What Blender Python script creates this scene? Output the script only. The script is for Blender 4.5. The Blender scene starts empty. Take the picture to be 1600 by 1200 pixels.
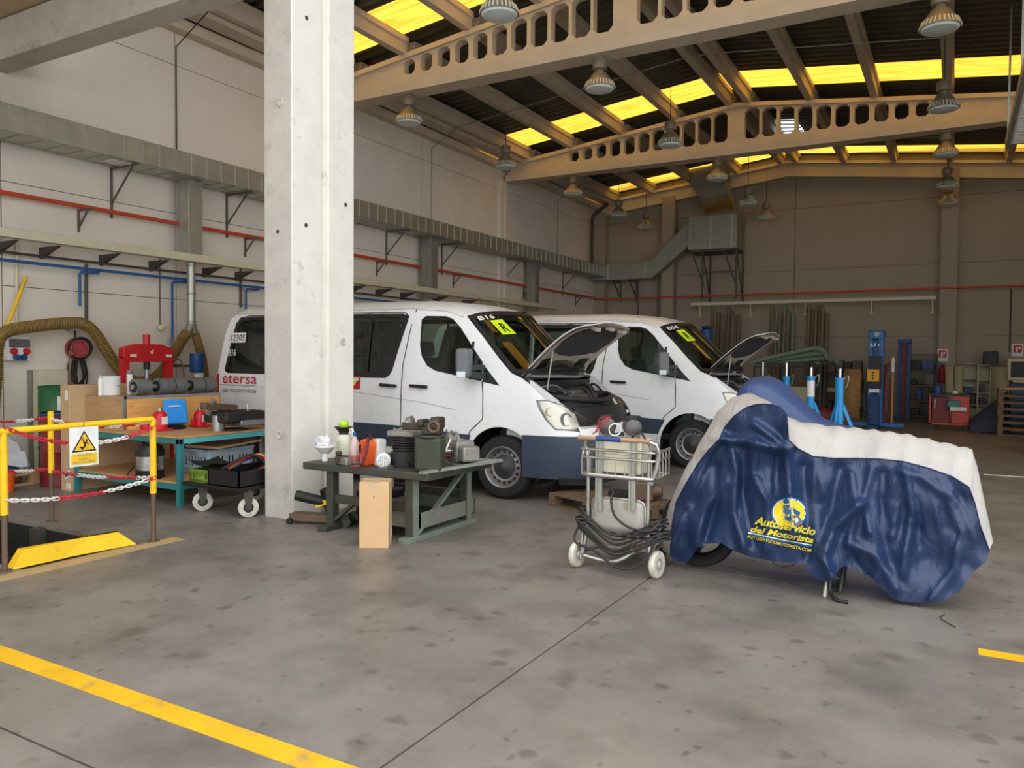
import bpy, bmesh, math, random
from mathutils import Vector, Matrix
from mathutils.geometry import delaunay_2d_cdt

random.seed(7)
PI = math.pi
SC = bpy.context.scene
COL = SC.collection

# ------------------------------------------------------------------ camera
FPX, YAW, PITCH, ROLL, CAMH = 1220.8, 0.51534, -0.032058, 0.0080192, 1.6
_f = Vector((-math.sin(YAW) * math.cos(PITCH), math.cos(YAW) * math.cos(PITCH), math.sin(PITCH)))
_r = Vector((math.cos(YAW), math.sin(YAW), 0))
_u = _r.cross(_f)
RIGHT = _r * math.cos(ROLL) + _u * math.sin(ROLL)
UP = _u * math.cos(ROLL) - _r * math.sin(ROLL)
FWD = _f
CAM = Vector((0, 0, CAMH))
cam = bpy.data.cameras.new('camera')
cam.sensor_width = 36
cam.lens = FPX / 1600 * 36
cam.clip_end = 300
camo = bpy.data.objects.new('camera', cam)
COL.objects.link(camo)
camo.matrix_world = Matrix(((RIGHT.x, UP.x, -FWD.x, 0), (RIGHT.y, UP.y, -FWD.y, 0), (RIGHT.z, UP.z, -FWD.z, CAMH), (0, 0, 0, 1)))
SC.camera = camo

# ------------------------------------------------------------------ light
world = bpy.data.worlds.new('sky')
SC.world = world
world.use_nodes = True
bg = world.node_tree.nodes['Background']
bg.inputs[0].default_value = (0.93, 0.96, 1.0, 1)
bg.inputs[1].default_value = 1.25
sun = bpy.data.lights.new('sun', 'SUN')
sun.energy = 3.2
sun.angle = 0.01
sun.color = (1, 0.93, 0.82)
suno = bpy.data.objects.new('sun', sun)
COL.objects.link(suno)
suno.rotation_euler = Vector((0.25, 0.72, 0.72)).to_track_quat('Z', 'Y').to_euler()
vs = SC.view_settings
vs.view_transform = 'Standard'
vs.look = 'None'
vs.gamma = 1
vs.exposure = 1.07
vs.use_curve_mapping = False


# ------------------------------------------------------------------ pixel -> place
def at(x, y, ax, v):
    d = RIGHT * ((x - 800) / FPX) - UP * ((y - 600) / FPX) + FWD
    t = (v - CAM[ax]) / d[ax]
    return CAM + d * t


def gnd(x, y, z=0.0):
    return at(x, y, 2, z)


# ------------------------------------------------------------------ materials
def lin(c):
    return tuple((v / 255 / 12.92 if v / 255 <= 0.04045 else ((v / 255 + 0.055) / 1.055) ** 2.4) for v in c)


MATS = {}


def mat(name, rgb, rough=0.6, metal=0.0, var=0.12, scale=6.0, bump=0.0, bscale=None, rvar=0.08, coat=0.0, stretch=None, alpha2=None, dirt=None, dscale=3.0, dlo=0.55, dhi=0.75):
    m = bpy.data.materials.new(name)
    m.use_nodes = True
    nt = m.node_tree
    N, L = nt.nodes, nt.links
    b = N['Principled BSDF']
    base = lin(rgb)
    tc = N.new('ShaderNodeTexCoord')
    src = tc.outputs['Object']
    if stretch:
        mp = N.new('ShaderNodeMapping')
        mp.inputs['Scale'].default_value = stretch
        L.new(src, mp.inputs['Vector'])
        src = mp.outputs['Vector']
    n = N.new('ShaderNodeTexNoise')
    n.inputs['Scale'].default_value = scale
    n.inputs['Detail'].default_value = 5
    n.inputs['Roughness'].default_value = 0.6
    L.new(src, n.inputs['Vector'])
    cr = N.new('ShaderNodeValToRGB')
    cr.color_ramp.elements[0].position = 0.3
    cr.color_ramp.elements[1].position = 0.7
    cr.color_ramp.elements[0].color = (*[max(0, c * (1 - var)) for c in base], 1)
    cr.color_ramp.elements[1].color = (*[min(1, c * (1 + var)) for c in base], 1)
    L.new(n.outputs['Fac'], cr.inputs['Fac'])
    out = cr.outputs['Color']
    if dirt:
        n2 = N.new('ShaderNodeTexNoise')
        n2.inputs['Scale'].default_value = dscale
        n2.inputs['Detail'].default_value = 6
        n2.inputs['Roughness'].default_value = 0.65
        L.new(src, n2.inputs['Vector'])
        mr = N.new('ShaderNodeMapRange')
        mr.inputs['From Min'].default_value = dlo
        mr.inputs['From Max'].default_value = dhi
        L.new(n2.outputs['Fac'], mr.inputs['Value'])
        mx = N.new('ShaderNodeMix')
        mx.data_type = 'RGBA'
        L.new(mr.outputs['Result'], mx.inputs['Factor'])
        L.new(out, mx.inputs['A'])
        mx.inputs['B'].default_value = (*lin(dirt), 1)
        out = mx.outputs['Result']
    L.new(out, b.inputs['Base Color'])
    rr = N.new('ShaderNodeMapRange')
    rr.inputs['To Min'].default_value = max(0.02, rough - rvar)
    rr.inputs['To Max'].default_value = min(1, rough + rvar)
    L.new(n.outputs['Fac'], rr.inputs['Value'])
    L.new(rr.outputs['Result'], b.inputs['Roughness'])
    b.inputs['Metallic'].default_value = metal
    b.inputs['Coat Weight'].default_value = coat
    if bump:
        n3 = N.new('ShaderNodeTexNoise')
        n3.inputs['Scale'].default_value = bscale or scale * 4
        n3.inputs['Detail'].default_value = 4
        L.new(src, n3.inputs['Vector'])
        bp = N.new('ShaderNodeBump')
        bp.inputs['Strength'].default_value = bump
        bp.inputs['Distance'].default_value = 0.02
        L.new(n3.outputs['Fac'], bp.inputs['Height'])
        L.new(bp.outputs['Normal'], b.inputs['Normal'])
    MATS[name] = m
    return m


def glass(name, tint, rough=0.02):
    m = bpy.data.materials.new(name)
    m.use_nodes = True
    nt = m.node_tree
    N, L = nt.nodes, nt.links
    N.remove(N['Principled BSDF'])
    o = N['Material Output']
    t = N.new('ShaderNodeBsdfTransparent')
    t.inputs[0].default_value = (*tint, 1)
    g = N.new('ShaderNodeBsdfGlossy')
    g.inputs['Roughness'].default_value = rough
    fr = N.new('ShaderNodeFresnel')
    fr.inputs['IOR'].default_value = 1.6
    mx = N.new('ShaderNodeMixShader')
    L.new(fr.outputs[0], mx.inputs[0])
    L.new(t.outputs[0], mx.inputs[1])
    L.new(g.outputs[0], mx.inputs[2])
    L.new(mx.outputs[0], o.inputs[0])
    MATS[name] = m
    return m


def translucent(name, rgb, var=0.25):
    m = bpy.data.materials.new(name)
    m.use_nodes = True
    nt = m.node_tree
    N, L = nt.nodes, nt.links
    N.remove(N['Principled BSDF'])
    o = N['Material Output']
    tc = N.new('ShaderNodeTexCoord')
    mp = N.new('ShaderNodeMapping')
    mp.inputs['Scale'].default_value = (0.5, 7, 1)
    L.new(tc.outputs['Object'], mp.inputs['Vector'])
    n = N.new('ShaderNodeTexNoise')
    n.inputs['Scale'].default_value = 2.2
    n.inputs['Detail'].default_value = 4
    L.new(mp.outputs['Vector'], n.inputs['Vector'])
    cr = N.new('ShaderNodeValToRGB')
    c = lin(rgb)
    cr.color_ramp.elements[0].position = 0.35
    cr.color_ramp.elements[1].position = 0.65
    cr.color_ramp.elements[0].color = (c[0] * (1 - var), c[1] * (1 - 1.5 * var), c[2] * (1 - 2 * var), 1)
    cr.color_ramp.elements[1].color = (*c, 1)
    L.new(n.outputs['Fac'], cr.inputs['Fac'])
    t = N.new('ShaderNodeBsdfTranslucent')
    d = N.new('ShaderNodeBsdfDiffuse')
    L.new(cr.outputs[0], t.inputs[0])
    L.new(cr.outputs[0], d.inputs[0])
    mx = N.new('ShaderNodeMixShader')
    mx.inputs[0].default_value = 0.25
    L.new(t.outputs[0], mx.inputs[1])
    L.new(d.outputs[0], mx.inputs[2])
    L.new(mx.outputs[0], o.inputs[0])
    MATS[name] = m
    return m


# ------------------------------------------------------------------ mesh builder
class MB:
    def __init__(s):
        s.v = []
        s.f = []

    def add(s, vs, fs):
        k = len(s.v)
        s.v += [tuple(v) for v in vs]
        s.f += [tuple(i + k for i in f) for f in fs]
        return s

    def box(s, x0, x1, y0, y1, z0, z1, M=None):
        vs = [Vector((x, y, z)) for x in (x0, x1) for y in (y0, y1) for z in (z0, z1)]
        if M:
            vs = [M @ v for v in vs]
        return s.add(vs, [(0, 1, 3, 2), (4, 6, 7, 5), (0, 4, 5, 1), (2, 3, 7, 6), (0, 2, 6, 4), (1, 5, 7, 3)])

    def cbox(s, c, size, rz=0, rx=0, ry=0):
        M = Matrix.Translation(Vector(c)) @ Matrix.Rotation(rz, 4, 'Z') @ Matrix.Rotation(ry, 4, 'Y') @ Matrix.Rotation(rx, 4, 'X')
        a, b, c2 = (q / 2 for q in size)
        return s.box(-a, a, -b, b, -c2, c2, M)

    def bar(s, p, q, w, h, up=(0, 0, 1)):
        p, q = Vector(p), Vector(q)
        d = (q - p).normalized()
        u = Vector(up)
        if abs(d.dot(u)) > 0.98:
            u = Vector((0, 1, 0))
        r = d.cross(u).normalized()
        u = r.cross(d)
        o = [r * (i * w / 2) + u * (j * h / 2) for i, j in ((-1, -1), (1, -1), (1, 1), (-1, 1))]
        vs = [p + a for a in o] + [q + a for a in o]
        return s.add(vs, [(3, 2, 1, 0), (4, 5, 6, 7), (0, 1, 5, 4), (1, 2, 6, 5), (2, 3, 7, 6), (3, 0, 4, 7)])

    def cyl(s, p, q, r, r2=None, n=14, cap=True):
        p, q = Vector(p), Vector(q)
        r2 = r if r2 is None else r2
        d = (q - p).normalized()
        a = d.orthogonal().normalized()
        b = d.cross(a)
        vs = []
        for c, rr in ((p, r), (q, r2)):
            vs += [c + (a * math.cos(2 * PI * i / n) + b * math.sin(2 * PI * i / n)) * rr for i in range(n)]
        fs = [(i, (i + 1) % n, n + (i + 1) % n, n + i) for i in range(n)]
        if cap:
            fs += [tuple(reversed(range(n))), tuple(range(n, 2 * n))]
        return s.add(vs, fs)

    def tube(s, pts, r, n=8, closed=False, cap=True):
        pts = [Vector(p) for p in pts]
        m = len(pts)
        rs = r if isinstance(r, (list, tuple)) else [r] * m
        vs = []
        ref = None
        for i in range(m):
            if closed:
                d = pts[(i + 1) % m] - pts[i - 1]
            else:
                d = pts[min(i + 1, m - 1)] - pts[max(i - 1, 0)]
            d = d.normalized() if d.length > 1e-9 else Vector((0, 0, 1))
            if ref is None:
                ref = d.orthogonal().normalized()
            ref = (ref - d * ref.dot(d))
            ref = ref.normalized() if ref.length > 1e-6 else d.orthogonal().normalized()
            b = d.cross(ref)
            vs += [pts[i] + (ref * math.cos(2 * PI * k / n) + b * math.sin(2 * PI * k / n)) * rs[i] for k in range(n)]
        fs = []
        for i in range(m if closed else m - 1):
            j = (i + 1) % m
            fs += [(i * n + k, i * n + (k + 1) % n, j * n + (k + 1) % n, j * n + k) for k in range(n)]
        if cap and not closed:
            fs += [tuple(reversed(range(n))), tuple(range((m - 1) * n, m * n))]
        return s.add(vs, fs)

    def lathe(s, prof, o=(0, 0, 0), axis=(0, 0, 1), n=20):
        o = Vector(o)
        d = Vector(axis).normalized()
        a = d.orthogonal().normalized()
        b = d.cross(a)
        m = len(prof)
        vs = []
        for r, h in prof:
            vs += [o + d * h + (a * math.cos(2 * PI * k / n) + b * math.sin(2 * PI * k / n)) * max(r, 1e-4) for k in range(n)]
        fs = [(i * n + k, i * n + (k + 1) % n, (i + 1) * n + (k + 1) % n, (i + 1) * n + k) for i in range(m - 1) for k in range(n)]
        return s.add(vs, fs)

    def prism(s, poly, vec):
        poly = [Vector(p) for p in poly]
        vec = Vector(vec)
        n = len(poly)
        fs = [tuple(reversed(range(n))), tuple(range(n, 2 * n))] + [(i, (i + 1) % n, n + (i + 1) % n, n + i) for i in range(n)]
        return s.add(poly + [p + vec for p in poly], fs)

    def ell(s, c, r, n=14, m=8):
        c = Vector(c)
        vs = [c + Vector((r[0] * math.sin(PI * i / m) * math.cos(2 * PI * k / n), r[1] * math.sin(PI * i / m) * math.sin(2 * PI * k / n), r[2] * math.cos(PI * i / m))) for i in range(m + 1) for k in range(n)]
        return s.add(vs, [(i * n + k, (i + 1) * n + k, (i + 1) * n + (k + 1) % n, i * n + (k + 1) % n) for i in range(m) for k in range(n)])

    def torus(s, c, axis, R, r, n=24, m=8):
        d = Vector(axis).normalized()
        a = d.orthogonal().normalized()
        b = d.cross(a)
        return s.tube([Vector(c) + (a * math.cos(2 * PI * i / n) + b * math.sin(2 * PI * i / n)) * R for i in range(n)], r, m, closed=True)

    def grid(s, fn, nu, nv):
        vs = [fn(i / nu, j / nv) for i in range(nu + 1) for j in range(nv + 1)]
        w = nv + 1
        return s.add(vs, [(i * w + j, (i + 1) * w + j, (i + 1) * w + j + 1, i * w + j + 1) for i in range(nu) for j in range(nv)])

    def fill(s, outer, holes=(), fmap=None, h=0.12):
        vs, fs = cdt(outer, holes, h)
        return s.add([fmap(*v) for v in vs] if fmap else [(v[0], 0, v[1]) for v in vs], fs)

    def build(s, name, material, parent=None, sharp=38, bevel=0.0, seg=2, normals=True, solid=0.0):
        me = bpy.data.meshes.new(name)
        me.from_pydata(s.v, [], s.f)
        if normals:
            bm = bmesh.new()
            bm.from_mesh(me)
            bmesh.ops.remove_doubles(bm, verts=bm.verts, dist=1e-5)
            bmesh.ops.recalc_face_normals(bm, faces=bm.faces)
            bm.to_mesh(me)
            bm.free()
        me.materials.append(MATS[material])
        me.polygons.foreach_set('use_smooth', [True] * len(me.polygons))
        me.set_sharp_from_angle(angle=math.radians(sharp))
        o = bpy.data.objects.new(name, me)
        COL.objects.link(o)
        if parent:
            o.parent = parent
            if parent.get('_w') is not None or parent.name in WORLDP:
                o.matrix_parent_inverse = WORLDP[parent.name].inverted()
                WORLDP[o.name] = Matrix.Identity(4)
        if solid:
            md = o.modifiers.new('thickness', 'SOLIDIFY')
            md.thickness = solid
            md.offset = 0
        if bevel:
            md = o.modifiers.new('bevel', 'BEVEL')
            md.width = bevel
            md.segments = seg
            md.limit_method = 'ANGLE'
            md.angle_limit = math.radians(40)
        return o


WORLDP = {}


def pip(x, y, poly):
    c = False
    n = len(poly)
    for i in range(n):
        x1, y1 = poly[i]
        x2, y2 = poly[i - 1]
        if (y1 > y) != (y2 > y) and x < (x2 - x1) * (y - y1) / (y2 - y1) + x1:
            c = not c
    return c


def cdt(outer, holes=(), h=0.12):
    pts = []
    edges = []
    for lp in [outer] + list(holes):
        k = len(pts)
        dense = []
        for i in range(len(lp)):
            a, b = lp[i], lp[(i + 1) % len(lp)]
            m = max(1, int(math.hypot(b[0] - a[0], b[1] - a[1]) / h))
            dense += [(a[0] + (b[0] - a[0]) * t / m, a[1] + (b[1] - a[1]) * t / m) for t in range(m)]
        pts += dense
        edges += [(k + i, k + (i + 1) % len(dense)) for i in range(len(dense))]
    xs = [p[0] for p in outer]
    ys = [p[1] for p in outer]
    y = min(ys) + h / 2
    row = 0
    edge_pts = list(pts)
    while y < max(ys):
        x = min(xs) + (h / 2 if row % 2 else 0.02)
        while x < max(xs):
            if pip(x, y, outer) and not any(pip(x, y, q) for q in holes):
                if all((x - p[0]) ** 2 + (y - p[1]) ** 2 > (h * 0.4) ** 2 for p in edge_pts):
                    pts.append((x, y))
            x += h
        y += h * 0.9
        row += 1
    r = delaunay_2d_cdt([Vector(p) for p in pts], edges, [], 0, 1e-6)
    vs = [tuple(v) for v in r[0]]
    fs = []
    for f in r[2]:
        cx = sum(vs[i][0] for i in f) / len(f)
        cy = sum(vs[i][1] for i in f) / len(f)
        if pip(cx, cy, outer) and not any(pip(cx, cy, q) for q in holes):
            fs.append(tuple(f))
    return vs, fs


def spline(ctrl, n=8, closed=False):
    ctrl = [Vector(c) for c in ctrl]
    m = len(ctrl)
    out = []
    for i in range(m if closed else m - 1):
        p0 = ctrl[i - 1] if (i > 0 or closed) else ctrl[0]
        p1, p2 = ctrl[i], ctrl[(i + 1) % m]
        p3 = ctrl[(i + 2) % m] if (i + 2 < m or closed) else ctrl[-1]
        for k in range(n):
            t = k / n
            out.append(0.5 * ((2 * p1) + (p2 - p0) * t + (2 * p0 - 5 * p1 + 4 * p2 - p3) * t * t + (3 * p1 - p0 - 3 * p2 + p3) * t ** 3))
    if not closed:
        out.append(ctrl[-1])
    return out


def interp(tab, x):
    if x <= tab[0][0]:
        return tab[0][1]
    for (a, b), (c, d) in zip(tab, tab[1:]):
        if x <= c:
            return b + (d - b) * (x - a) / (c - a)
    return tab[-1][1]


def thing(name, label, cat, loc=(0, 0, 0), rz=0.0, group=None, world=False):
    o = bpy.data.objects.new(name, None)
    o.empty_display_size = 0.1
    COL.objects.link(o)
    o.location = loc
    o.rotation_euler = (0, 0, rz)
    if world:
        WORLDP[o.name] = Matrix.Translation(Vector(loc)) @ Matrix.Rotation(rz, 4, 'Z')
    tag(o, label, cat, group)
    return o


def tag(o, label, cat, group=None):
    o['label'] = label
    o['category'] = cat
    if group:
        o['group'] = group
    return o


def struct(o):
    o['kind'] = 'structure'
    return o


def dup(root, loc, rz=None, label=None, group=None):
    r = root.copy()
    COL.objects.link(r)
    r.location = loc
    if rz is not None:
        r.rotation_euler = (0, 0, rz)
    if label:
        r['label'] = label
    if group:
        r['group'] = group

    def rec(a, b):
        for ch in list(a.children):
            if ch == b:
                continue
            c = ch.copy()
            COL.objects.link(c)
            c.parent = b
            rec(ch, c)
    rec(root, r)
    return r


def share(name, me, parent, loc, rz=0.0):
    o = bpy.data.objects.new(name, me)
    COL.objects.link(o)
    o.parent = parent
    o.location = loc
    o.rotation_euler = (0, 0, rz)
    return o


# lettering, made while the scene is still empty
TEXT = {}


def prep_text(key, s, shear=0.0, weight=0.0):
    c = bpy.data.curves.new('lettering', 'FONT')
    c.body = s
    c.shear = shear
    c.offset = weight
    c.resolution_u = 3
    c.align_x = 'LEFT'
    o = bpy.data.objects.new('lettering', c)
    COL.objects.link(o)
    dg = bpy.context.evaluated_depsgraph_get()
    me = bpy.data.meshes.new_from_object(o.evaluated_get(dg))
    vs = [tuple(v.co) for v in me.vertices]
    fs = [tuple(p.vertices) for p in me.polygons]
    x0 = min(v[0] for v in vs)
    x1 = max(v[0] for v in vs)
    y0 = min(v[1] for v in vs)
    y1 = max(v[1] for v in vs)
    TEXT[key] = ([((v[0] - x0) / (x1 - x0), (v[1] - y0) / (y1 - y0)) for v in vs], fs)
    bpy.data.objects.remove(o)
    bpy.data.curves.remove(c)
    bpy.data.meshes.remove(me)


for k_, s_, sh_, w_ in (('etersa', 'etersa', 0, 0.006), ('aero', 'aeroservice', 0, 0), ('12305', '12305', 0, 0.01), ('B16', 'B16', 0, 0.012), ('B04', 'B04', 0, 0.012),
                        ('auto', 'Autoservicio', 0.25, 0.03), ('del', 'del Motorista', 0.25, 0.03), ('url', 'AUTOSERVICIOMOTORISTA.COM', 0, 0.012),
                        ('pel', '¡PELIGRO!', 0, 0.005), ('caida', 'CAÍDA A', 0, 0.005), ('nivel', 'DISTINTO NIVEL', 0, 0.005), ('R', 'R', 0, 0.02),
                        ('lift', '2,5 t', 0, 0.02), ('mark', 'd', 0.2, 0.03), ('fragile', 'FRAGILE', 0, 0.004)):
    prep_text(k_, s_, sh_, w_)


def put_text(key, fmap, name, material, parent, sub=0):
    """fmap maps 0..1 x 0..1 of the lettering's own box to a place."""
    vs, fs = TEXT[key]
    b = MB().add([fmap(*v) for v in vs], fs)
    return b.build(name, material, parent, normals=False)
# ================================================================== materials
mat('floor', (129, 122, 113), 0.42, var=0.16, scale=1.3, bump=0.10, bscale=40, rvar=0.12, dirt=(98, 91, 84), dscale=1.6, dlo=0.46, dhi=0.74)


def floor_stains():
    m = MATS['floor']
    nt = m.node_tree
    N, L = nt.nodes, nt.links
    b = N['Principled BSDF']
    src = b.inputs['Base Color'].links[0].from_socket
    tc = N.new('ShaderNodeTexCoord')
    nz = N.new('ShaderNodeTexNoise')
    nz.inputs['Scale'].default_value = 9
    nz.inputs['Detail'].default_value = 3
    L.new(tc.outputs['Object'], nz.inputs['Vector'])
    ad = N.new('ShaderNodeMixRGB')
    ad.blend_type = 'ADD'
    ad.inputs[0].default_value = 0.12
    L.new(tc.outputs['Object'], ad.inputs[1])
    L.new(nz.outputs['Color'], ad.inputs[2])
    for sc, lo, hi, col, amt in ((4.6, 0.13, 0.24, (76, 69, 62), 0.5), (2.1, 0.10, 0.22, (84, 74, 64), 0.5), (8.5, 0.10, 0.20, (74, 67, 60), 0.5)):
        v = N.new('ShaderNodeTexVoronoi')
        v.inputs['Scale'].default_value = sc
        v.inputs['Randomness'].default_value = 1
        L.new(ad.outputs[0], v.inputs['Vector'])
        mr = N.new('ShaderNodeMapRange')
        mr.inputs['From Min'].default_value = lo
        mr.inputs['From Max'].default_value = hi
        mr.inputs['To Min'].default_value = amt
        mr.inputs['To Max'].default_value = 0
        L.new(v.outputs['Distance'], mr.inputs['Value'])
        # only some of the cells carry a stain
        gt = N.new('ShaderNodeMath')
        gt.operation = 'GREATER_THAN'
        gt.inputs[1].default_value = 0.5
        sp = N.new('ShaderNodeSeparateColor')
        L.new(v.outputs['Color'], sp.inputs[0])
        L.new(sp.outputs[0], gt.inputs[0])
        mu = N.new('ShaderNodeMath')
        mu.operation = 'MULTIPLY'
        L.new(mr.outputs['Result'], mu.inputs[0])
        L.new(gt.outputs[0], mu.inputs[1])
        mx = N.new('ShaderNodeMix')
        mx.data_type = 'RGBA'
        L.new(mu.outputs[0], mx.inputs['Factor'])
        L.new(src, mx.inputs['A'])
        mx.inputs['B'].default_value = (*lin(col), 1)
        src = mx.outputs['Result']
    L.new(src, b.inputs['Base Color'])


floor_stains()
mat('joint', (70, 64, 58), 0.9)
mat('floor_tan', (182, 152, 108), 0.7, var=0.15, scale=5)
mat('yellow_paint', (244, 196, 20), 0.55, var=0.10, scale=5, dirt=(186, 140, 40), dscale=7, dlo=0.58, dhi=0.72)
mat('yellow_line', (232, 178, 16), 0.55, var=0.14, scale=4, dirt=(170, 140, 84), dscale=6, dlo=0.55, dhi=0.75)
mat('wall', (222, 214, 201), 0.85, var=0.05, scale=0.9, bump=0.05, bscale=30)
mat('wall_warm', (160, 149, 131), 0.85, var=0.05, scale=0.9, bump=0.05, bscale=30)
mat('joint_dark', (74, 66, 58), 0.9)
mat('concrete', (198, 192, 182), 0.8, var=0.10, scale=2.5, bump=0.15, bscale=25, dirt=(150, 144, 134), dscale=4, dlo=0.56, dhi=0.8)
mat('column_paint', (236, 232, 221), 0.75, var=0.06, scale=3, bump=0.12, bscale=30, dirt=(176, 172, 164), dscale=5, dlo=0.62, dhi=0.8)
mat('beam', (200, 188, 166), 0.8, var=0.08, scale=2)
mat('purlin', (190, 178, 160), 0.85, var=0.08, scale=3)
mat('roof_sheet', (84, 82, 70), 0.55, var=0.2, scale=2)
translucent('skylight', (222, 172, 62))
mat('pit', (30, 29, 28), 0.9, var=0.3, scale=3)
mat('soffit', (196, 172, 140), 0.9, var=0.12, scale=4, stretch=(6, 0.6, 1))
mat('galv', (176, 178, 168), 0.42, 0.75, var=0.12, scale=5)
mat('galv_dull', (150, 150, 138), 0.5, 0.5, var=0.12, scale=5)
mat('red_pipe', (196, 70, 40), 0.5, var=0.08)
mat('blue_pipe', (36, 92, 150), 0.5, var=0.08)
mat('cream_metal', (206, 200, 172), 0.55, var=0.06)
mat('steel_dark', (84, 80, 74), 0.55, 0.5, var=0.15)
mat('white_metal', (228, 228, 224), 0.5, var=0.04)
mat('lamp_shell', (150, 140, 122), 0.45, 0.5, var=0.08)
mat('lamp_glass', (206, 220, 218), 0.3, var=0.06)
mat('black', (22, 22, 22), 0.5, var=0.2)
mat('rubber', (34, 33, 32), 0.75, var=0.2, scale=12)
mat('white', (232, 232, 228), 0.55, var=0.03)
mat('wire', (40, 38, 36), 0.6)


# ================================================================== the hall
XW, YB, XR = -11.0, 25.5, 6.5
YF = 5.6


def beamtop(x):
    return 7.70 - 0.115 * abs(x + 4.6)


# floor: cast slabs with open saw joints, a pit cut into one of them
fb = MB()
for r_ in ((-30, XW + 5.02, -24, 3.2), (-30, XW + 5.02, 4.25, 40), (XW + 5.02, 14, -24, 40)):
    fb.box(r_[0], r_[1], r_[2], r_[3], -0.30, -0.012)
flo = struct(fb.build('floor', 'joint'))
WORLDP[flo.name] = Matrix.Identity(4)
XS = [-30, -11.2, -6.85, -1.915, 3.0, 14]
YS = [-24, -3.2, 1.80, 5.87, 12.35, 18.9, 26, 40]
g = 0.006
PX0, PX1, PY0, PY1 = -10.6, -6.02, 3.24, 4.20
for i in range(len(XS) - 1):
    for j in range(len(YS) - 1):
        x0, x1, y0, y1 = XS[i] + g, XS[i + 1] - g, YS[j] + g, YS[j + 1] - g
        b = MB()
        hx0, hx1 = max(x0, PX0), min(x1, PX1)
        if hx0 < hx1 and y0 < PY0 and y1 > PY1:
            b.box(x0, x1, y0, PY0, -0.04, 0)
            b.box(x0, x1, PY1, y1, -0.04, 0)
            if hx0 > x0:
                b.box(x0, hx0, PY0, PY1, -0.04, 0)
            if hx1 < x1:
                b.box(hx1, x1, PY0, PY1, -0.04, 0)
        else:
            b.box(x0, x1, y0, y1, -0.04, 0)
        b.build('slab', 'floor', flo)
# pit lining
b = MB()
b.box(PX0 - .1, PX1 + .1, PY0 - .12, PY0 - .001, -1.6, -0.02)
b.box(PX0 - .1, PX1 + .1, PY1 + .001, PY1 + .12, -1.6, -0.02)
b.box(PX1 + .001, PX1 + .12, PY0 - .1, PY1 + .1, -1.6, -0.02)
b.box(PX0 - .12, PX0 - .001, PY0 - .1, PY1 + .1, -1.6, -0.02)
b.box(PX0 - .1, PX1 + .1, PY0 - .1, PY1 + .1, -1.7, -1.6)
pit = struct(b.build('trim_1', 'pit'))
WORLDP[pit.name] = Matrix.Identity(4)
b = MB()
for k in range(5):
    b.box(-6.6 - k * .9, -6.5 - k * .9, PY1 - .1, PY1, -1.6, -0.02)
b.box(PX0, PX1, PY1 - .05, PY1, -.5, -.38)
b.build('rib', 'steel_dark', pit)
# painted strips, and one sunlit streak laid in as white
b = MB().box(-5.98, -5.82, 2.0, 4.50, 0.0, 0.002)
struct(b.build('trim_2', 'floor_tan'))
b = MB().box(-9.5, -1.97, 2.20, 2.32, 0, 0.002)
struct(b.build('trim_3', 'yellow_line'))
b = MB().box(0.15, 3.0, 4.95, 5.06, 0, 0.002)
struct(b.build('trim_4', 'yellow_line'))
b = MB().box(0.40, 4.0, 13.0, 13.1, 0, 0.002)  # streak of sunlight on the floor, put in as white colour
struct(b.build('sun_streak', 'white'))


# precast wall panels on a dark backing
def panel_wall(name, axis, pos, thick, us, vs_, material, gap=0.012, sgn=1):
    b = MB()
    a0, a1, z0, z1 = us[0], us[-1], vs_[0], vs_[-1]
    back = pos - sgn * thick
    p0, p1 = sorted((back, pos - sgn * 0.03))
    if axis == 0:
        b.box(p0, p1, a0, a1, z0, z1)
    else:
        b.box(a0, a1, p0, p1, z0, z1)
    w = struct(b.build(name, 'joint_dark'))
    WORLDP[w.name] = Matrix.Identity(4)
    p0, p1 = sorted((pos - sgn * 0.05, pos))
    for i in range(len(us) - 1):
        for j in range(len(vs_) - 1):
            b = MB()
            if axis == 0:
                b.box(p0, p1, us[i] + gap, us[i + 1] - gap, vs_[j] + gap * .6, vs_[j + 1] - gap * .6)
            else:
                b.box(us[i] + gap, us[i + 1] - gap, p0, p1, vs_[j] + gap * .6, vs_[j + 1] - gap * .6)
            b.build('panel', material, w)
    return w


panel_wall('wall_left', 0, XW, 0.25, [-16.0, -9.0, -3.0, 2.0, 5.7, 8.36, 11.8, 15.03, 18.55, 22.0, YB], [0, 2.52, 3.9, 6.27, 7.28], 'wall', 0.008)  # left wall runs on unseen behind the camera, added to block light there
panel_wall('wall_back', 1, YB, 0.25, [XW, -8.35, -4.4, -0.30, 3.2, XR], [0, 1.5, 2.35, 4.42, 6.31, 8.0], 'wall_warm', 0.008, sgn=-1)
panel_wall('wall_right', 0, XR, 0.25, [13.0, 18.9, YB], [0, 2.4, 4.8, 6.5], 'wall', 0.008, sgn=-1)

# columns
b = MB()
ca = gnd(456, 812)
CX1, CY0 = ca.x, ca.y
CX0, CY1 = at(413, 600, 1, CY0).x, at(553, 600, 0, CX1).y
gy = at(508, 600, 0, CX1).y
poly = [(CX0, CY0), (CX1, CY0), (CX1, gy - .05), (CX1 - .05, gy - .035), (CX1 - .05, gy + .035), (CX1, gy + .05), (CX1, CY1), (CX0, CY1)]
b.prism([(x, y, -0.02) for x, y in poly], (0, 0, 7.3))
colA = struct(b.build('column', 'column_paint', bevel=0.012))
colA.data.materials.append(MATS['concrete'])
for p_ in colA.data.polygons:
    if p_.normal.y < -.9 and p_.center.x < CX1 - .06:
        p_.material_index = 1
WORLDP[colA.name] = Matrix.Identity(4)
b = MB()
for px, py in ((479, 28), (478, 352), (540, 320)):
    p = at(px, py, 0, CX1)
    b.cyl((CX1 - .04, p.y, p.z), (CX1 + .003, p.y, p.z), 0.022, n=12)
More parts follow.
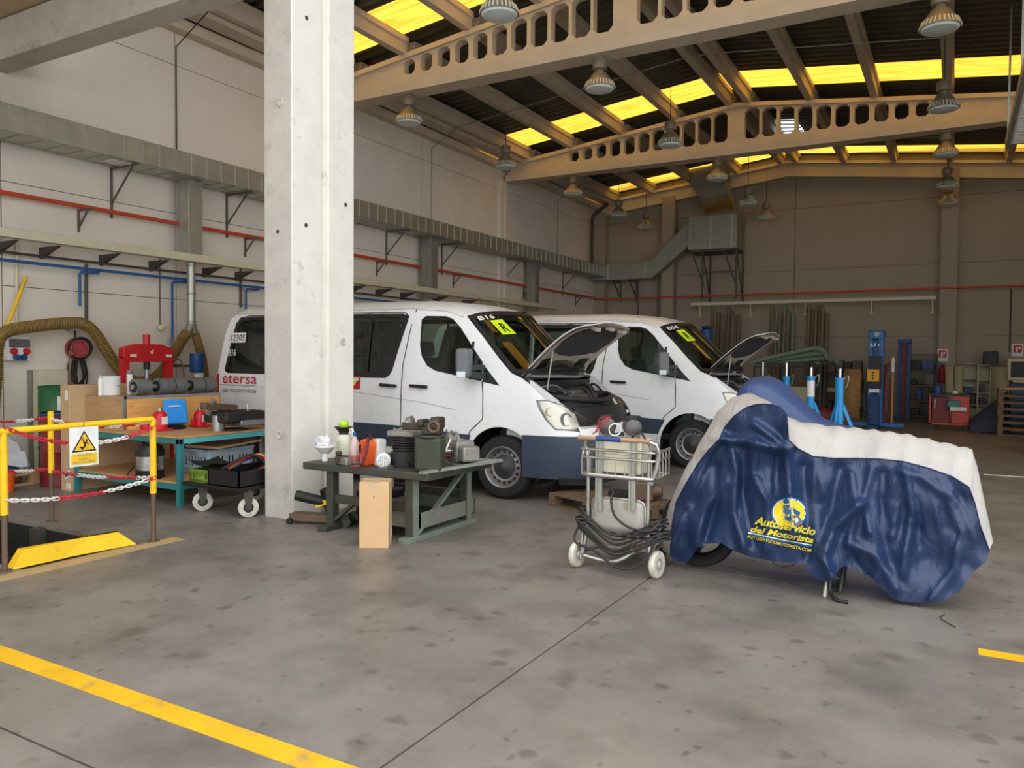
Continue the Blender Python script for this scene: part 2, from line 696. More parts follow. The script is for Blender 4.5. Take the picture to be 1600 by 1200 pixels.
for px, py in ((434, 362),):
    p = at(px, py, 1, CY0)
    b.cyl((p.x, CY0 - .003, p.z), (p.x, CY0 + .04, p.z), 0.02, n=12)
b.build('anchor_hole', 'joint_dark', colA)
for px, py, ax, v in ((438, 160, 1, CY0), (437, 680, 1, CY0), (535, 534, 0, CX1)):
    p = at(px, py, ax, v)
    b = MB().lathe([(0.045, 0), (0.045, 0.006), (0.03, 0.012), (0.022, 0.004), (0.002, 0.004)], p, (0, -1, 0) if ax == 1 else (1, 0, 0), 16)
    b.build('anchor_plug', 'concrete', colA)
b = MB()
for y_ in (18.55, 11.8):
    b = MB().prism([(XW, y_, 0), (XW + .09, y_, 0), (XW + .09, y_ + .17, 0), (XW + .05, y_ + .19, 0), (XW + .05, y_ + .25, 0), (XW + .09, y_ + .27, 0), (XW + .09, y_ + .44, 0), (XW, y_ + .44, 0)], (0, 0, 6.5))
    struct(b.build('column', 'wall'))
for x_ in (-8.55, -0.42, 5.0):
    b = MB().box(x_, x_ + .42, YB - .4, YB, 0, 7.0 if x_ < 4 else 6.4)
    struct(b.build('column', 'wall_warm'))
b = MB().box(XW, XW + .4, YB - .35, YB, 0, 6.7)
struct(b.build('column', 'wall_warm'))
b = MB().box(XR - .4, XR, 12.6, 13.0, 0, 6.4)
struct(b.build('column', 'wall'))
b = MB().box(XR - .4, XR, YF, YF + .5, 0, 6.4)
struct(b.build('column', 'column_paint'))

# front left beam and soffit above it
b = MB().box(XW, CX1, 5.8 - .33, 5.8, 5.31, 5.81)
struct(b.build('beam', 'concrete', bevel=.01))
b = MB().box(XW, CX1, -16.0, 5.80, 5.83, 6.0)  # stretch behind the camera is unseen, added to cut light from the left
struct(b.build('ceiling_soffit', 'soffit'))


# pierced roof beams
def pierced_beam(y, t=0.16):
    zb = 6.50
    x0, x1 = XW + .1, XR - .3
    outer = [(x0, zb), (x1, zb), (x1, beamtop(x1)), (-4.6, 7.70), (x0, beamtop(x0))]
    holes = []
    for sg, xs, st in ((-1, -5.02, .385), (1, -4.28, .395)):
        for i in range(11):
            xc = xs + sg * st * i
            w = .345 - .009 * i
            bot = zb + .33
            top = min(beamtop(xc - w / 2), beamtop(xc + w / 2)) - .10
            c = min(w, top - bot) * .24
            xa, xb = xc - w / 2, xc + w / 2
            holes.append([(xa, bot + c), (xa + c, bot), (xb - c, bot), (xb, bot + c), (xb, top - c), (xb - c, top), (xa + c, top), (xa, top - c)])
    vs, fs = cdt(outer, holes, 0.6)
    b = MB()
    n = len(vs)
    V = [(v[0], y - t / 2, v[1]) for v in vs] + [(v[0], y + t / 2, v[1]) for v in vs]
    F = [f for f in fs] + [tuple(i + n for i in reversed(f)) for f in fs]
    cnt = {}
    for f in fs:
        for a, c in zip(f, f[1:] + f[:1]):
            cnt.setdefault((min(a, c), max(a, c)), []).append((a, c))
    for k, e in cnt.items():
        if len(e) == 1:
            a, c = e[0]
            F.append((c, a, a + n, c + n))
    b.add(V, F)
    # bottom and top flanges
    b.box(x0, x1, y - .20, y + .20, zb - .02, zb + .16)
    for xa, xb in ((x0, -4.6), (-4.6, x1)):
        b.bar((xa, y, beamtop(xa) - .05), (xb, y, beamtop(xb) - .05), .30, .09)
    # posts stand a little proud between the holes
    return struct(b.build('beam', 'beam', sharp=25))


for y_ in (11.8, 18.97):
    pierced_beam(y_)
b = MB()
for xa, xb in ((XW, -4.6), (-4.6, XR)):
    b.prism([(xa, YB - .30, beamtop(xa) - .42), (xb, YB - .30, beamtop(xb) - .42), (xb, YB - .30, beamtop(xb) + .02), (xa, YB - .30, beamtop(xa) + .02)], (0, .3, 0))
    b.bar((xa, YB - .33, beamtop(xa) + .0), (xb, YB - .33, beamtop(xb) + .0), .12, .08)
struct(b.build('beam', 'beam'))
# eave beam along the left wall, front beam over the opening (out of view above)
b = MB().box(XW, XW + .22, 5.8, YB, 6.78, 6.95)
struct(b.build('beam', 'beam'))

# purlins
PX = [-10.26, -8.97, -7.56, -6.15, -4.81, -4.38, -3.0, -1.66, -0.25, 1.15, 2.55, 3.95, 5.35]
ceil_b = MB()
SKY = [(10.55, 11.58), (17.55, 18.72), (24.45, 25.30)]
bands = [(5.5, SKY[0][0], 0), (*SKY[0], 1), (SKY[0][1], SKY[1][0], 0), (*SKY[1], 1), (SKY[1][1], SKY[2][0], 0), (*SKY[2], 1), (SKY[2][1], YB + .2, 0)]


def sheet(b, xa, xb, y0, y1, pitch=0.25):
    n = max(1, round((y1 - y0) / pitch))
    p = (y1 - y0) / n
    prof = []
    for i in range(n):
        q = y0 + i * p
        prof += [(q, 0), (q + p * .35, 0), (q + p * .5, .045), (q + p * .85, .045)]
    prof.append((y1, 0))
    za, zb = beamtop(xa) + .30, beamtop(xb) + .30
    V = [(xa, y, za + h) for y, h in prof] + [(xb, y, zb + h) for y, h in prof]
    m = len(prof)
    b.add(V, [(i, i + 1, m + i + 1, m + i) for i in range(m - 1)])


for y0, y1, sky in bands:
    if not sky:
        sheet(ceil_b, XW - .3, -4.6, y0, y1)
        if y0 < 21 < y1:
            sheet(ceil_b, -4.6, XR + .3, y0, 21.5)
            sheet(ceil_b, -4.6, -4.3, 21.5, 23.0)
            sheet(ceil_b, -3.75, XR + .3, 21.5, 23.0)
            sheet(ceil_b, -4.6, XR + .3, 23.0, y1)
        else:
            sheet(ceil_b, -4.6, XR + .3, y0, y1)
ceiling = struct(ceil_b.build('ceiling', 'roof_sheet', normals=False, sharp=20, solid=0.004))
WORLDP[ceiling.name] = Matrix.Identity(4)
edges_x = [XW - .3] + [p for p in PX if p != -4.81 and p != -4.38]
edges_x = [XW - .3, -10.26, -8.97, -7.56, -6.15, -4.6, -3.0, -1.66, -0.25, 1.15, 2.55, 3.95, 5.35, XR + .3]
for y0, y1, sky in bands:
    if sky:
        for xa, xb in zip(edges_x, edges_x[1:]):
            b = MB()
            sheet(b, xa, xb, y0, y1)
            b.build('skylight_panel', 'skylight', ceiling, normals=False, sharp=20)
translucent('vent_glass', (196, 206, 214), 0.1)
vz = lambda x: beamtop(x) + .31
b = MB().add([(-4.3, 21.5, vz(-4.3)), (-3.75, 21.5, vz(-3.75)), (-3.75, 23.0, vz(-3.75)), (-4.3, 23.0, vz(-4.3))], [(0, 1, 2, 3)])
b.build('ridge_vent_pane', 'vent_glass', ceiling, normals=False)
for k in range(5):
    y_ = 21.55 + k * .35
    MB().bar((-4.3, y_, vz(-4.3) - .03), (-3.75, y_, vz(-3.75) - .03), .03, .04).build('vent_bar', 'galv_dull', ceiling)
for i, x_ in enumerate(PX):
    zt = beamtop(x_)
    b = MB()
    # T shaped concrete purlin in three lengths, notched on the beams
    for ya, yb in ((5.6, 11.7), (11.9, 18.87), (19.07, 25.4)):
        b.prism([(x_ - .07, ya, zt - .02), (x_ + .07, ya, zt - .02), (x_ + .07, ya, zt + .17), (x_ + .11, ya, zt + .19), (x_ + .11, ya, zt + .29), (x_ - .11, ya, zt + .29), (x_ - .11, ya, zt + .19), (x_ - .07, ya, zt + .17)], (0, yb - ya, 0))
    o = b.build('purlin', 'purlin', ceiling, normals=False, sharp=25)
b = MB()
for ya, yb in ((5.85, 11.7), (11.9, 18.87), (19.07, 25.2)):
    b.box(XW + .30, XW + .62, ya, yb, beamtop(XW) - .02, beamtop(XW) + .10)
    b.box(XW + .30, XW + .36, ya, yb, beamtop(XW) + .10, beamtop(XW) + .22)
b.build('eave_gutter', 'purlin', ceiling)

# raised ribbed sectional door on the right, lying flat under the roof
b = MB()
door = thing('door_1', 'white ribbed overhead door panel raised under the roof', 'door', (1.9, 10, 5.2), world=True)
door['kind'] = 'structure'
for k in range(12):
    y0 = 6.0 + k * .78
    zz = 5.2
    b = MB().box(.70, 4.8, y0 + .004, y0 + .776, zz, zz + .05)
    for q in range(6):
        b.box(.74, 4.76, y0 + .06 + q * .12, y0 + .11 + q * .12, zz - .012, zz)
    b.build('door_panel', 'white_metal', door)
b = MB().box(.64, .70, 5.9, 15.4, 5.14, 5.30).box(4.8, 4.86, 5.9, 15.4, 5.14, 5.30)
for y_ in (6.2, 9.2, 12.2, 15.2):
    for x_ in (.67, 4.83):
        b.box(x_ - .015, x_ + .015, y_ - .015, y_ + .015, 5.30, beamtop(x_) + .3)
b.build('track', 'galv', door)
# ================================================================== services along the walls
XL = XW  # wall face
mat('bracket_grey', (112, 108, 100), 0.5, 0.5, var=0.12)
# main galvanised duct
DX0, DX1, DZ0, DZ1 = XL + .10, XL + .66, 4.40, 4.735
duct = thing('air_duct', 'long galvanised rectangular air duct high along the grey side wall', 'duct', (XL + .3, 12, 4.4), world=True)
b = MB().box(DX0, DX1, 3.0, YB - .55, DZ0, DZ1)
b.build('duct_run', 'galv', duct, bevel=.008)
seam = MB().box(-.002, .012, -.012, .012, 0, DZ1 - DZ0).box(DX0 - DX1, .012, -.012, .012, -.008, 0)
sm = None
y_ = 3.4
ys = []
while y_ < YB - .7:
    ys.append(y_)
    y_ += 0.28
for y_ in ys:
    if sm is None:
        o = seam.build('seam', 'galv', None)
        sm = o.data
        bpy.data.objects.remove(o)
    s_ = bpy.data.objects.new('seam', sm)
    COL.objects.link(s_)
    s_.parent = duct
    s_.matrix_parent_inverse = WORLDP[duct.name].inverted()
    s_.location = (DX1, y_, DZ0)
b = MB().box(XL + .25, XL + .5, 6.95, 7.3, DZ0 - .012, DZ0)
b.build('air_grille', 'white_metal', duct)
# corner elbow, back run, ramp and filter box
b = MB()
pz0, pz1 = 4.29, 4.83
b.box(DX0, -8.75, YB - .85, YB - .42, pz0, pz1)
b.build('duct_elbow', 'galv_dull', duct, bevel=.008)
MB().box(-10.30, -10.22, YB - .856, YB - .85, pz0, pz1).build('flange', 'galv', duct)
MB().box(-8.98, -8.94, YB - .86, YB - .85, pz0, pz1).build('flange', 'galv', duct)
p0 = [(-8.75, pz0), (-8.75, pz1), (-7.46, 6.12), (-7.46, 5.30)]
b = MB().prism([(x, YB - .85, z) for x, z in p0], (0, .43, 0))
b.build('duct_ramp', 'galv_dull', duct)
box = thing('filter_unit', 'big galvanised filter box on steel legs against the tan back wall', 'filter unit', (-6.7, YB - .6, 3.2), world=True)
b = MB().box(-7.45, -5.92, YB - 1.1, YB - .05, 5.08, 6.14)
bx = b.build('housing', 'galv_dull', box, bevel=.012)
for x_ in (-7.42, -6.75, -6.1):
    MB().box(x_, x_ + .04, YB - 1.112, YB - 1.1, 5.10, 6.12).build('cover_strip', 'galv', bx)
b = MB()
for x_ in (-7.0, -5.95):
    for yy in (YB - 1.0, YB - .1):
        b.box(x_ - .025, x_ + .025, yy - .025, yy + .025, 3.5, 5.08)
    b.bar((x_, YB - 1.0, 5.05), (x_ - .02, YB - .1, 3.75), .03, .03)
b.bar((-7.35, YB - 1.0, 5.05), (-6.95, YB - 1.0, 3.95), .04, .04)
b.bar((-6.35, YB - 1.0, 5.05), (-5.95, YB - 1.0, 3.95), .04, .04)
b.box(-7.4, -5.95, YB - 1.05, YB - .1, 5.02, 5.08)
b.box(-7.0, -5.95, YB - 1.02, YB - .98, 4.35, 4.40)
b.build('stand', 'steel_dark', box)
# outlet rising from the box through the roof
b = MB()
sec = [((-6.95, 6.14), (-6.05, 6.14)), ((-6.95, 6.30), (-6.10, 6.45)), ((-7.15, 6.75), (-6.25, 6.85)), ((-7.45, 7.2), (-6.35, 7.2)), ((-7.45, 7.68), (-6.35, 7.75))]
for (a, c), (d, e) in zip(sec, sec[1:]):
    b.prism([(a[0], YB - .95, a[1]), (c[0], YB - .95, c[1]), (e[0], YB - .95, e[1]), (d[0], YB - .95, d[1])], (0, .6, 0))
b.build('outlet_duct', 'galv_dull', box)

# brackets carrying the duct
b = MB()
b.bar((0.02, 0, -.02), (.68, 0, -.02), .022, .03)
b.bar((0.02, 0, -.75), (0.02, 0, 0), .022, .03)
b.bar((0.03, 0, -.52), (.52, 0, -.04), .02, .024)
br0 = tag(b.build('duct_bracket', 'bracket_grey'), 'triangular steel bracket under the galvanised wall duct', 'bracket', 'brackets under the wall duct')
bys = [at(px, 300, 0, XL).y for px in (173, 353, 603, 690, 790, 880)] + [5.3]
for i, y_ in enumerate(bys):
    o = br0 if i == 0 else br0.copy()
    if i:
        COL.objects.link(o)
    o.location = (XL, y_, DZ0 - .002)
# red pipe
rp = MB()
pts = [(XL + .14, 3, 3.72), (XL + .14, YB - .62, 3.72), (XL + .16, YB - .5, 3.70), (XL + .3, YB - .45, 3.68), (5, YB - .45, 3.68)]
rp.tube(pts, .030, 10)
tag(rp.build('sprinkler_pipe', 'red_pipe'), 'thin red pipe running level along the side wall and back wall', 'pipe')
b = MB()
b.bar((0.01, 0, -.01), (.34, 0, -.01), .025, .03)
b.bar((0.015, 0, -.32), (0.015, 0, 0), .025, .03)
b.bar((0.02, 0, -.24), (.24, 0, -.02), .02, .025)
pb0 = tag(b.build('pipe_bracket', 'bracket_grey'), 'small triangular bracket holding the red pipe on the side wall', 'bracket', 'brackets of the red pipe')
for i, y_ in enumerate([at(px, 340, 0, XL).y for px in (122, 382, 588, 708, 818, 900)]):
    o = pb0 if i == 0 else pb0.copy()
    if i:
        COL.objects.link(o)
    o.location = (XL, y_, 3.69)
# exhaust rail with its brackets
er = thing('exhaust_rail', 'cream metal exhaust extraction rail on the side wall', 'rail', (XL + .4, 12, 3.15), world=True)
rz0, rz1, rx = 3.10, 3.22, XL + .42
b = MB().box(rx - .09, rx + .07, 3.0, 21.5, rz0, rz1)
b.build('channel', 'cream_metal', er, bevel=.01)
for px in (25, 92, 185, 262, 345, 395, 570, 612, 650, 700, 745):
    y_ = at(px, 390, 0, rx).y
    b = MB().prism([(XL, y_ - .03, rz0 - .02), (rx + .02, y_ - .03, rz0 - .02), (XL, y_ - .03, rz0 - .17)], (0, .06, 0))
    b.build('bracket', 'steel_dark', er)
# grey conduit, blue air line with drops
tag(MB().tube([(XL + .12, 3, 2.95), (XL + .12, 20, 2.95)], .018, 8).build('conduit', 'steel_dark'), 'thin dark conduit on the side wall above the blue pipe', 'conduit')
ap = thing('air_pipe', 'blue compressed air pipe with drops along the side wall', 'pipe', (XL + .1, 10, 2.8), world=True)
MB().tube([(XL + .16, 3, 2.84), (XL + .16, 20, 2.84)], .022, 8).build('main_pipe', 'blue_pipe', ap)


def drop(px, z1, side=-.25):
    y_ = at(px, 430, 0, XL + .1).y
    MB().tube([(XL + .16, y_ + .28, 2.86), (XL + .14, y_ + .26, 2.80), (XL + .14, y_ + .0, 2.79), (XL + .14, y_ - .02, 2.74), (XL + .14, y_ - .02, z1)], .020, 8).build('drop_pipe', 'blue_pipe', ap)


drop(124, 2.30)
drop(383, 2.35)
drop(268, 1.45)
# conduits going down the wall
for px, py0, py1, r_, mt, lb in ((26, 370, 512, .022, 'cream_metal', 'thin pale conduit drop above the wall socket box'), (135, 412, 505, .022, 'steel_dark', 'dark vertical conduit on the wall above the hose reel'), (250, 400, 508, .007, 'steel_dark', 'thin control cable hanging down the grey wall'), (376, 420, 480, .02, 'steel_dark', 'dark vertical conduit on the wall behind the van roof')):
    p, q = at(px, py0, 0, XL + .03), at(px, py1, 0, XL + .03)
    b = MB().tube([(XL + .03, p.y, p.z), (XL + .03, q.y, q.z)], r_, 8)
    if px == 250:
        cc = thing('control_cable', lb, 'cable', (XL + .03, q.y, q.z), world=True)
        b.build('cable', mt, cc)
        MB().lathe([(.001, 0), (.045, 0), (.05, .02), (.045, .05), (.001, .06)], (XL + .03, q.y, q.z - .04), (1, -.3, .1), 14).build('push_button', 'cream_metal', cc)
    else:
        tag(b.build('conduit', mt), lb, 'conduit')
# down ducts from the main duct
y_ = at(298, 330, 0, XL + .3).y
dd = thing('down_duct', 'square galvanised down duct ending in a round extraction pipe', 'duct', (XL + .3, y_, 2.0), world=True)
MB().box(XL + .18, XL + .42, y_ - .13, y_ + .13, 3.22, 4.40).build('square_duct', 'galv', dd, bevel=.006)
MB().cyl((XL + .30, y_, 3.10), (XL + .30, y_, 2.12), .065, n=18).build('round_pipe', 'galv', dd)
for z_ in (3.05, 2.6, 2.16):
    MB().cyl((XL + .30, y_, z_ - .012), (XL + .30, y_, z_ + .012), .071, n=18).build('clamp', 'galv_dull', dd)
FORK = Vector((XL + .30, y_, 2.10))
MB().tube([FORK + Vector((0, 0, .05)), FORK + Vector((0, -.06, -.12))], .06, 12).tube([FORK + Vector((0, 0, .05)), FORK + Vector((0, .06, -.12))], .06, 12).build('fork', 'galv_dull', dd)
for px in (671, 833):
    y_ = at(px, 420, 0, XL + .3).y
    b = MB().box(XL + .16, XL + .44, y_ - .14, y_ + .14, 3.0, 4.20)
    b.prism([(XL + .16, y_ - .14, 4.18), (XL + .16, y_ + .14, 4.18), (XL + .16, y_ + .45, 4.41), (XL + .16, y_ - .14, 4.41)], (.28, 0, 0))
    tag(b.build('down_duct', 'galv_dull', bevel=.006), 'dark square down duct with flared top, %s' % ('first beyond the painted column' if px == 671 else 'nearer the back corner'), 'duct', 'square down ducts beyond the painted column')
# rain pipe in the corner
tag(MB().tube(spline([(XL + .75, YB - .95, 6.85), (XL + .55, YB - .97, 6.7), (XL + .24, YB - 1.0, 6.45), (XL + .2, YB - 1.0, 6.0), (XL + .2, YB - 1.0, 4.76)], 6), .06, 10).build('rain_pipe', 'steel_dark'), 'dark rain pipe down the corner of the two walls', 'pipe')
# white hanger rail on the back wall
hr = thing('hanger_rail', 'long cream rail on small brackets along the back wall', 'rail', (-4, YB - .6, 3.4), world=True)
MB().box(-7.44, -.50, YB - .72, YB - .60, 3.36, 3.45).build('channel', 'cream_metal', hr)
for px in (1094, 1173, 1258, 1362, 1457):
    x_ = at(px, 480, 1, YB - .66).x
    b = MB().bar((x_, YB - .66, 3.36), (x_, YB - .66, 3.0), .03, .06).bar((x_ - .04, YB - .66, 3.0), (x_ + .05, YB - .66, 3.0), .05, .03)
    b.bar((x_, YB - .64, 3.36), (x_, YB - .02, 3.15), .03, .03)
    b.build('bracket', 'cream_metal', hr)
# thin vertical pipes on the back wall
for px, lab in ((997, 'thin dark prop under the level duct on the back wall'), (1028, 'dark prop where the back wall duct starts to climb')):
    x_ = at(px, 460, 1, YB - .5).x
    tag(MB().tube([(x_, YB - .5, 4.28), (x_, YB - .5, 0)], .025, 8).build('duct_prop', 'steel_dark'), lab, 'support')
bp_ = at(1580, 460, 1, YB - .02)
tag(MB().tube([(bp_.x, YB - .02, 3.63), (bp_.x, YB - .02, 1.9)], .02, 8).build('drop_conduit', 'steel_dark'), 'dark conduit down the back wall beside the lockers', 'conduit')
# brackets under the back duct
for px in (960, 985):
    x_ = at(px, 450, 1, YB - .6).x
    b = MB().bar((x_, YB - .80, 4.27), (x_, YB - .02, 4.27), .03, .03).bar((x_, YB - .03, 4.27), (x_, YB - .03, 3.6), .03, .03).bar((x_, YB - .7, 4.25), (x_, YB - .05, 3.75), .03, .03)
    tag(b.build('duct_bracket', 'steel_dark'), 'steel bracket under the duct elbow on the back wall', 'bracket', 'brackets under the back wall duct')


# ================================================================== high bay lamps
LS = 1.25


def make_lamp(rod, zr=1.3):
    lab = 'bell shaped high bay lamp hanging on a thin rod from the purlins' if rod else 'bell shaped high bay lamp fixed under a pierced roof beam'
    t = thing('high_bay_lamp', lab, 'lamp', (0, 0, 0), group='high bay lamps on rods' if rod else 'high bay lamps under the beams')
    MB().lathe([(.001, .37), (.085, .37), (.095, .35), (.095, .245), (.08, .235), (.001, .235)], n=18).build('ballast', 'lamp_shell', t)
    MB().lathe([(.05, .25), (.06, .20), (.09, .19), (.095, .18), (.12, .15), (.165, .08), (.195, .02), (.20, 0), (.19, 0), (.155, .08), (.11, .15), (.05, .18)], n=24).build('shade', 'lamp_shell', t)
    b = MB()
    for k in range(28):
        a = 2 * PI * k / 28
        c, s = math.cos(a), math.sin(a)
        b.bar((.175 * c, .175 * s, .075), (.203 * c, .203 * s, .005), .016, .010, up=(c, s, 0))
    b.build('ribs', 'cream_metal', t)
    MB().lathe([(.19, .008), (.17, -.02), (.10, -.035), (.001, -.04)], n=24).build('lens', 'lamp_glass', t)
    if rod:
        MB().tube([(0, 0, .42), (0, 0, zr)], .008, 6).build('rod', 'wire', t)
    else:
        MB().box(-.06, .06, -.06, .06, .36, .40).build('mount', 'lamp_shell', t)
    for ch in t.children:
        if ch.name.startswith('rod'):
            continue
        ch.data.transform(Matrix.Scale(LS, 4))
    return t


LX = (-8.93, -5.1, -0.27)
protos = {}
for y_, rod in ((8.6, 1), (11.8, 0), (15.4, 1), (18.97, 0), (22.2, 1), (24.6, 1)):
    for x_ in (LX if y_ > 9 else LX[1:2]):
        z_ = 5.98 if not rod else 5.94
        key = (rod, x_ if rod else 0)
        if key not in protos:
            zr = {-8.93: 7.185, -5.1: 7.94, -0.27: 7.175}[x_] - z_
            protos[key] = make_lamp(rod, zr)
            protos[key].location = (x_, y_, z_)
            lamp = protos[key]
        else:
            lamp = dup(protos[key], (x_, y_, z_))
        row = {8.6: 'hanging on a rod before the first pierced beam', 11.8: 'fixed under the pierced beam nearer the painted column', 15.4: 'hanging on a rod between the two pierced beams', 18.97: 'fixed under the pierced beam nearer the back wall', 22.2: 'hanging on a rod between far beam and back wall', 24.6: 'hanging on a rod close to the back wall'}[y_]
        lamp['label'] = 'bell lamp %s, %s' % (row, {-8.93: 'duct side', -5.1: 'ridge line', -0.27: 'opposite the duct'}[x_])
# wires across the hall at the lamp rows
for y_, lab in ((15.4, 'thin grey wire strung across the hall between the two pierced beams'), (22.2, 'thin grey wire strung across the hall near the back wall')):
    b = MB().tube([(XL + .05, y_, 6.0 + .62)] + [(x, y_, beamtop(x) - .05) for x in PX if x < 0.5], .011, 6)
    b.tube([(XL + .03, y_, 6.62), (XL + .03, y_, 4.75)], .011, 6)
    tag(b.build('lamp_cable', 'galv_dull'), lab, 'cable')
b = MB().tube([(XL + .03, 8.36, 4.75), (XL + .03, 8.36, 6.55)] + [(x, 8.36 + .24 * (x + 11) / 3, beamtop(x) - .05) for x in PX[:7]], .010, 6)
tag(b.build('lamp_cable', 'wire'), 'thin dark cable rising on the side wall and crossing under the purlins before the column', 'cable')
# ================================================================== vans
mat('van_white', (238, 238, 236), 0.28, var=0.02, scale=3, coat=0.3, rvar=0.03)
mat('van_grey', (52, 64, 80), 0.55, var=0.06)
mat('plastic', (30, 31, 33), 0.5, var=0.15)
mat('plastic_grey', (104, 106, 110), 0.5, var=0.08)
glass('glass_side', (0.52, 0.66, 0.60))
glass('glass_clear', (0.5, 0.56, 0.52))
glass('lens', (0.86, 0.86, 0.84))
mat('seat_fabric', (44, 72, 72), 0.8, var=0.2, scale=12)
mat('tan_cloth', (120, 112, 96), 0.8)
mat('tyre', (32, 31, 31), 0.8, var=0.2, scale=20, bump=0.1)
mat('rim', (150, 148, 144), 0.45, 0.6, var=0.15, scale=10)
mat('rim_dark', (66, 64, 62), 0.6, 0.3, var=0.2, scale=10)
mat('headlamp_in', (226, 222, 206), 0.2, 0.5, var=0.05)
mat('lamp_amber', (230, 200, 120), 0.3)
mat('red', (190, 22, 36), 0.5, var=0.06)
mat('seam_grey', (176, 176, 178), 0.6)
mat('grey_print', (122, 120, 124), 0.6)
mat('print_black', (26, 26, 28), 0.6)
mat('print_white', (236, 236, 232), 0.6)
mat('sticker', (206, 236, 30), 0.6, var=0.03)
mat('hood_inner', (196, 182, 166), 0.5, 0.1, var=0.14, scale=9, dirt=(120, 96, 80), dscale=9, dlo=0.55, dhi=0.7)
mat('insulation', (62, 60, 62), 0.9, var=0.12, scale=10, bump=0.3, bscale=14)
mat('engine_dark', (46, 45, 45), 0.6, 0.2, var=0.35, scale=9)
mat('engine_grey', (96, 94, 92), 0.5, 0.4, var=0.3, scale=9)
mat('chrome', (210, 210, 210), 0.2, 0.95, var=0.05)
mat('red_light', (170, 26, 30), 0.3)

HW = [(0.15, .93), (0.3, .965), (.5, .985), (.8, .99), (1.2, .985), (1.4, .968), (1.7, .928), (2.0, .878), (2.15, .842), (2.22, .80), (2.4, .70)]
PLAN = [Vector((a, c, 0)) for a, c in ((.05, -.985), (.30, -.985), (.45, -.982), (.60, -.966), (.73, -.934), (.84, -.884), (.93, -.81), (.99, -.70), (1.03, -.56), (1.055, -.39), (1.07, -.19), (1.075, 0), (1.07, .19))]
_acc = [0.05]
for a_, c_ in zip(PLAN, PLAN[1:]):
    _acc.append(_acc[-1] + (c_ - a_).length)
SMAX = _acc[11]


def plan(s):
    if s <= .05:
        return s, -.985
    for i in range(len(PLAN) - 1):
        if s <= _acc[i + 1]:
            t = (s - _acc[i]) / (_acc[i + 1] - _acc[i])
            p = PLAN[i].lerp(PLAN[i + 1], t)
            return p.x, p.y
    return PLAN[-1].x, PLAN[-1].y


def vmap(off=0.0, sd=1):
    def f(s, z):
        x, y = plan(s)
        w = min(1, max(0, (s - .30) / .7))
        x = x - w * max(0, z - .72) * .42 + off * w
        if s < -4.3:
            y += ((-4.3 - s) / .5) ** 2 * .05
        y = y * interp(HW, z) / .985 - off * (1 - .6 * w)
        return (x, y * sd, z)
    return f


def arc(cx, cz, r, a0, a1, n=12):
    return [(cx + r * math.cos(math.radians(a0 + (a1 - a0) * i / n)), cz + r * math.sin(math.radians(a0 + (a1 - a0) * i / n))) for i in range(n + 1)]


WR = -3.665
BODY = [(-4.73, .55), (-4.77, 1.2), (-4.65, 1.95), (-4.58, 2.14), (-4.48, 2.21), (-1.4, 2.215), (-.84, 2.17), (-.55, 2.10), (-.30, 1.86), (-.05, 1.60), (.12, 1.44), (.26, 1.385), (.40, 1.32), (.53, 1.235), (.66, 1.14),
        (.50, 1.135), (.53, 1.05), (.60, .94), (.70, .835), (1.02, .80), (1.02, .755), (.30, .755)] + arc(0, .36, .47, 42, 182, 14) + [(-.47, .30), (-.52, .24), (-3.13, .24), (-3.18, .30)] + arc(WR, .36, .47, 0, 180, 14) + [(-4.18, .34), (-4.72, .38)]
W_REAR = [(-4.43, 2.06), (-4.36, 2.14), (-4.2, 2.165), (-2.80, 2.165), (-2.74, 2.12), (-2.74, 1.42), (-2.80, 1.38), (-4.50, 1.39), (-4.56, 1.43)]
W_MID = [(-2.58, 2.165), (-1.48, 2.15), (-1.41, 2.10), (-1.42, 2.04), (-1.58, 1.46), (-1.62, 1.40), (-1.68, 1.37), (-2.58, 1.37), (-2.62, 1.42), (-2.62, 2.12)]
W_FRONT = [(-1.20, 2.07), (-1.14, 2.115), (-.84, 2.105), (-.74, 2.07), (-.62, 1.97), (-.27, 1.56), (-.27, 1.34), (-.92, 1.45), (-1.05, 1.51), (-1.14, 1.62), (-1.18, 1.75)]
W_TRI = [(-.25, 1.53), (-.02, 1.295), (-.25, 1.335)]


def inset(poly, d):
    n = len(poly)
    cx = sum(p[0] for p in poly) / n
    cy = sum(p[1] for p in poly) / n
    sx = max(p[0] for p in poly) - min(p[0] for p in poly)
    sy = max(p[1] for p in poly) - min(p[1] for p in poly)
    return [(cx + (p[0] - cx) * (1 - 2 * d / sx), cy + (p[1] - cy) * (1 - 2 * d / sy)) for p in poly]


def stroke(pts, w):
    L, R = [], []
    for i, p in enumerate(pts):
        a = pts[max(i - 1, 0)]
        c = pts[min(i + 1, len(pts) - 1)]
        dx, dz = c[0] - a[0], c[1] - a[1]
        l = math.hypot(dx, dz) or 1
        nx, nz = -dz / l * w / 2, dx / l * w / 2
        L.append((p[0] + nx, p[1] + nz))
        R.append((p[0] - nx, p[1] - nz))
    return L + R[::-1]


def rail_z(x):
    return interp([(-4.48, 2.21), (-1.4, 2.215), (-.84, 2.17), (-.55, 2.10)], x)


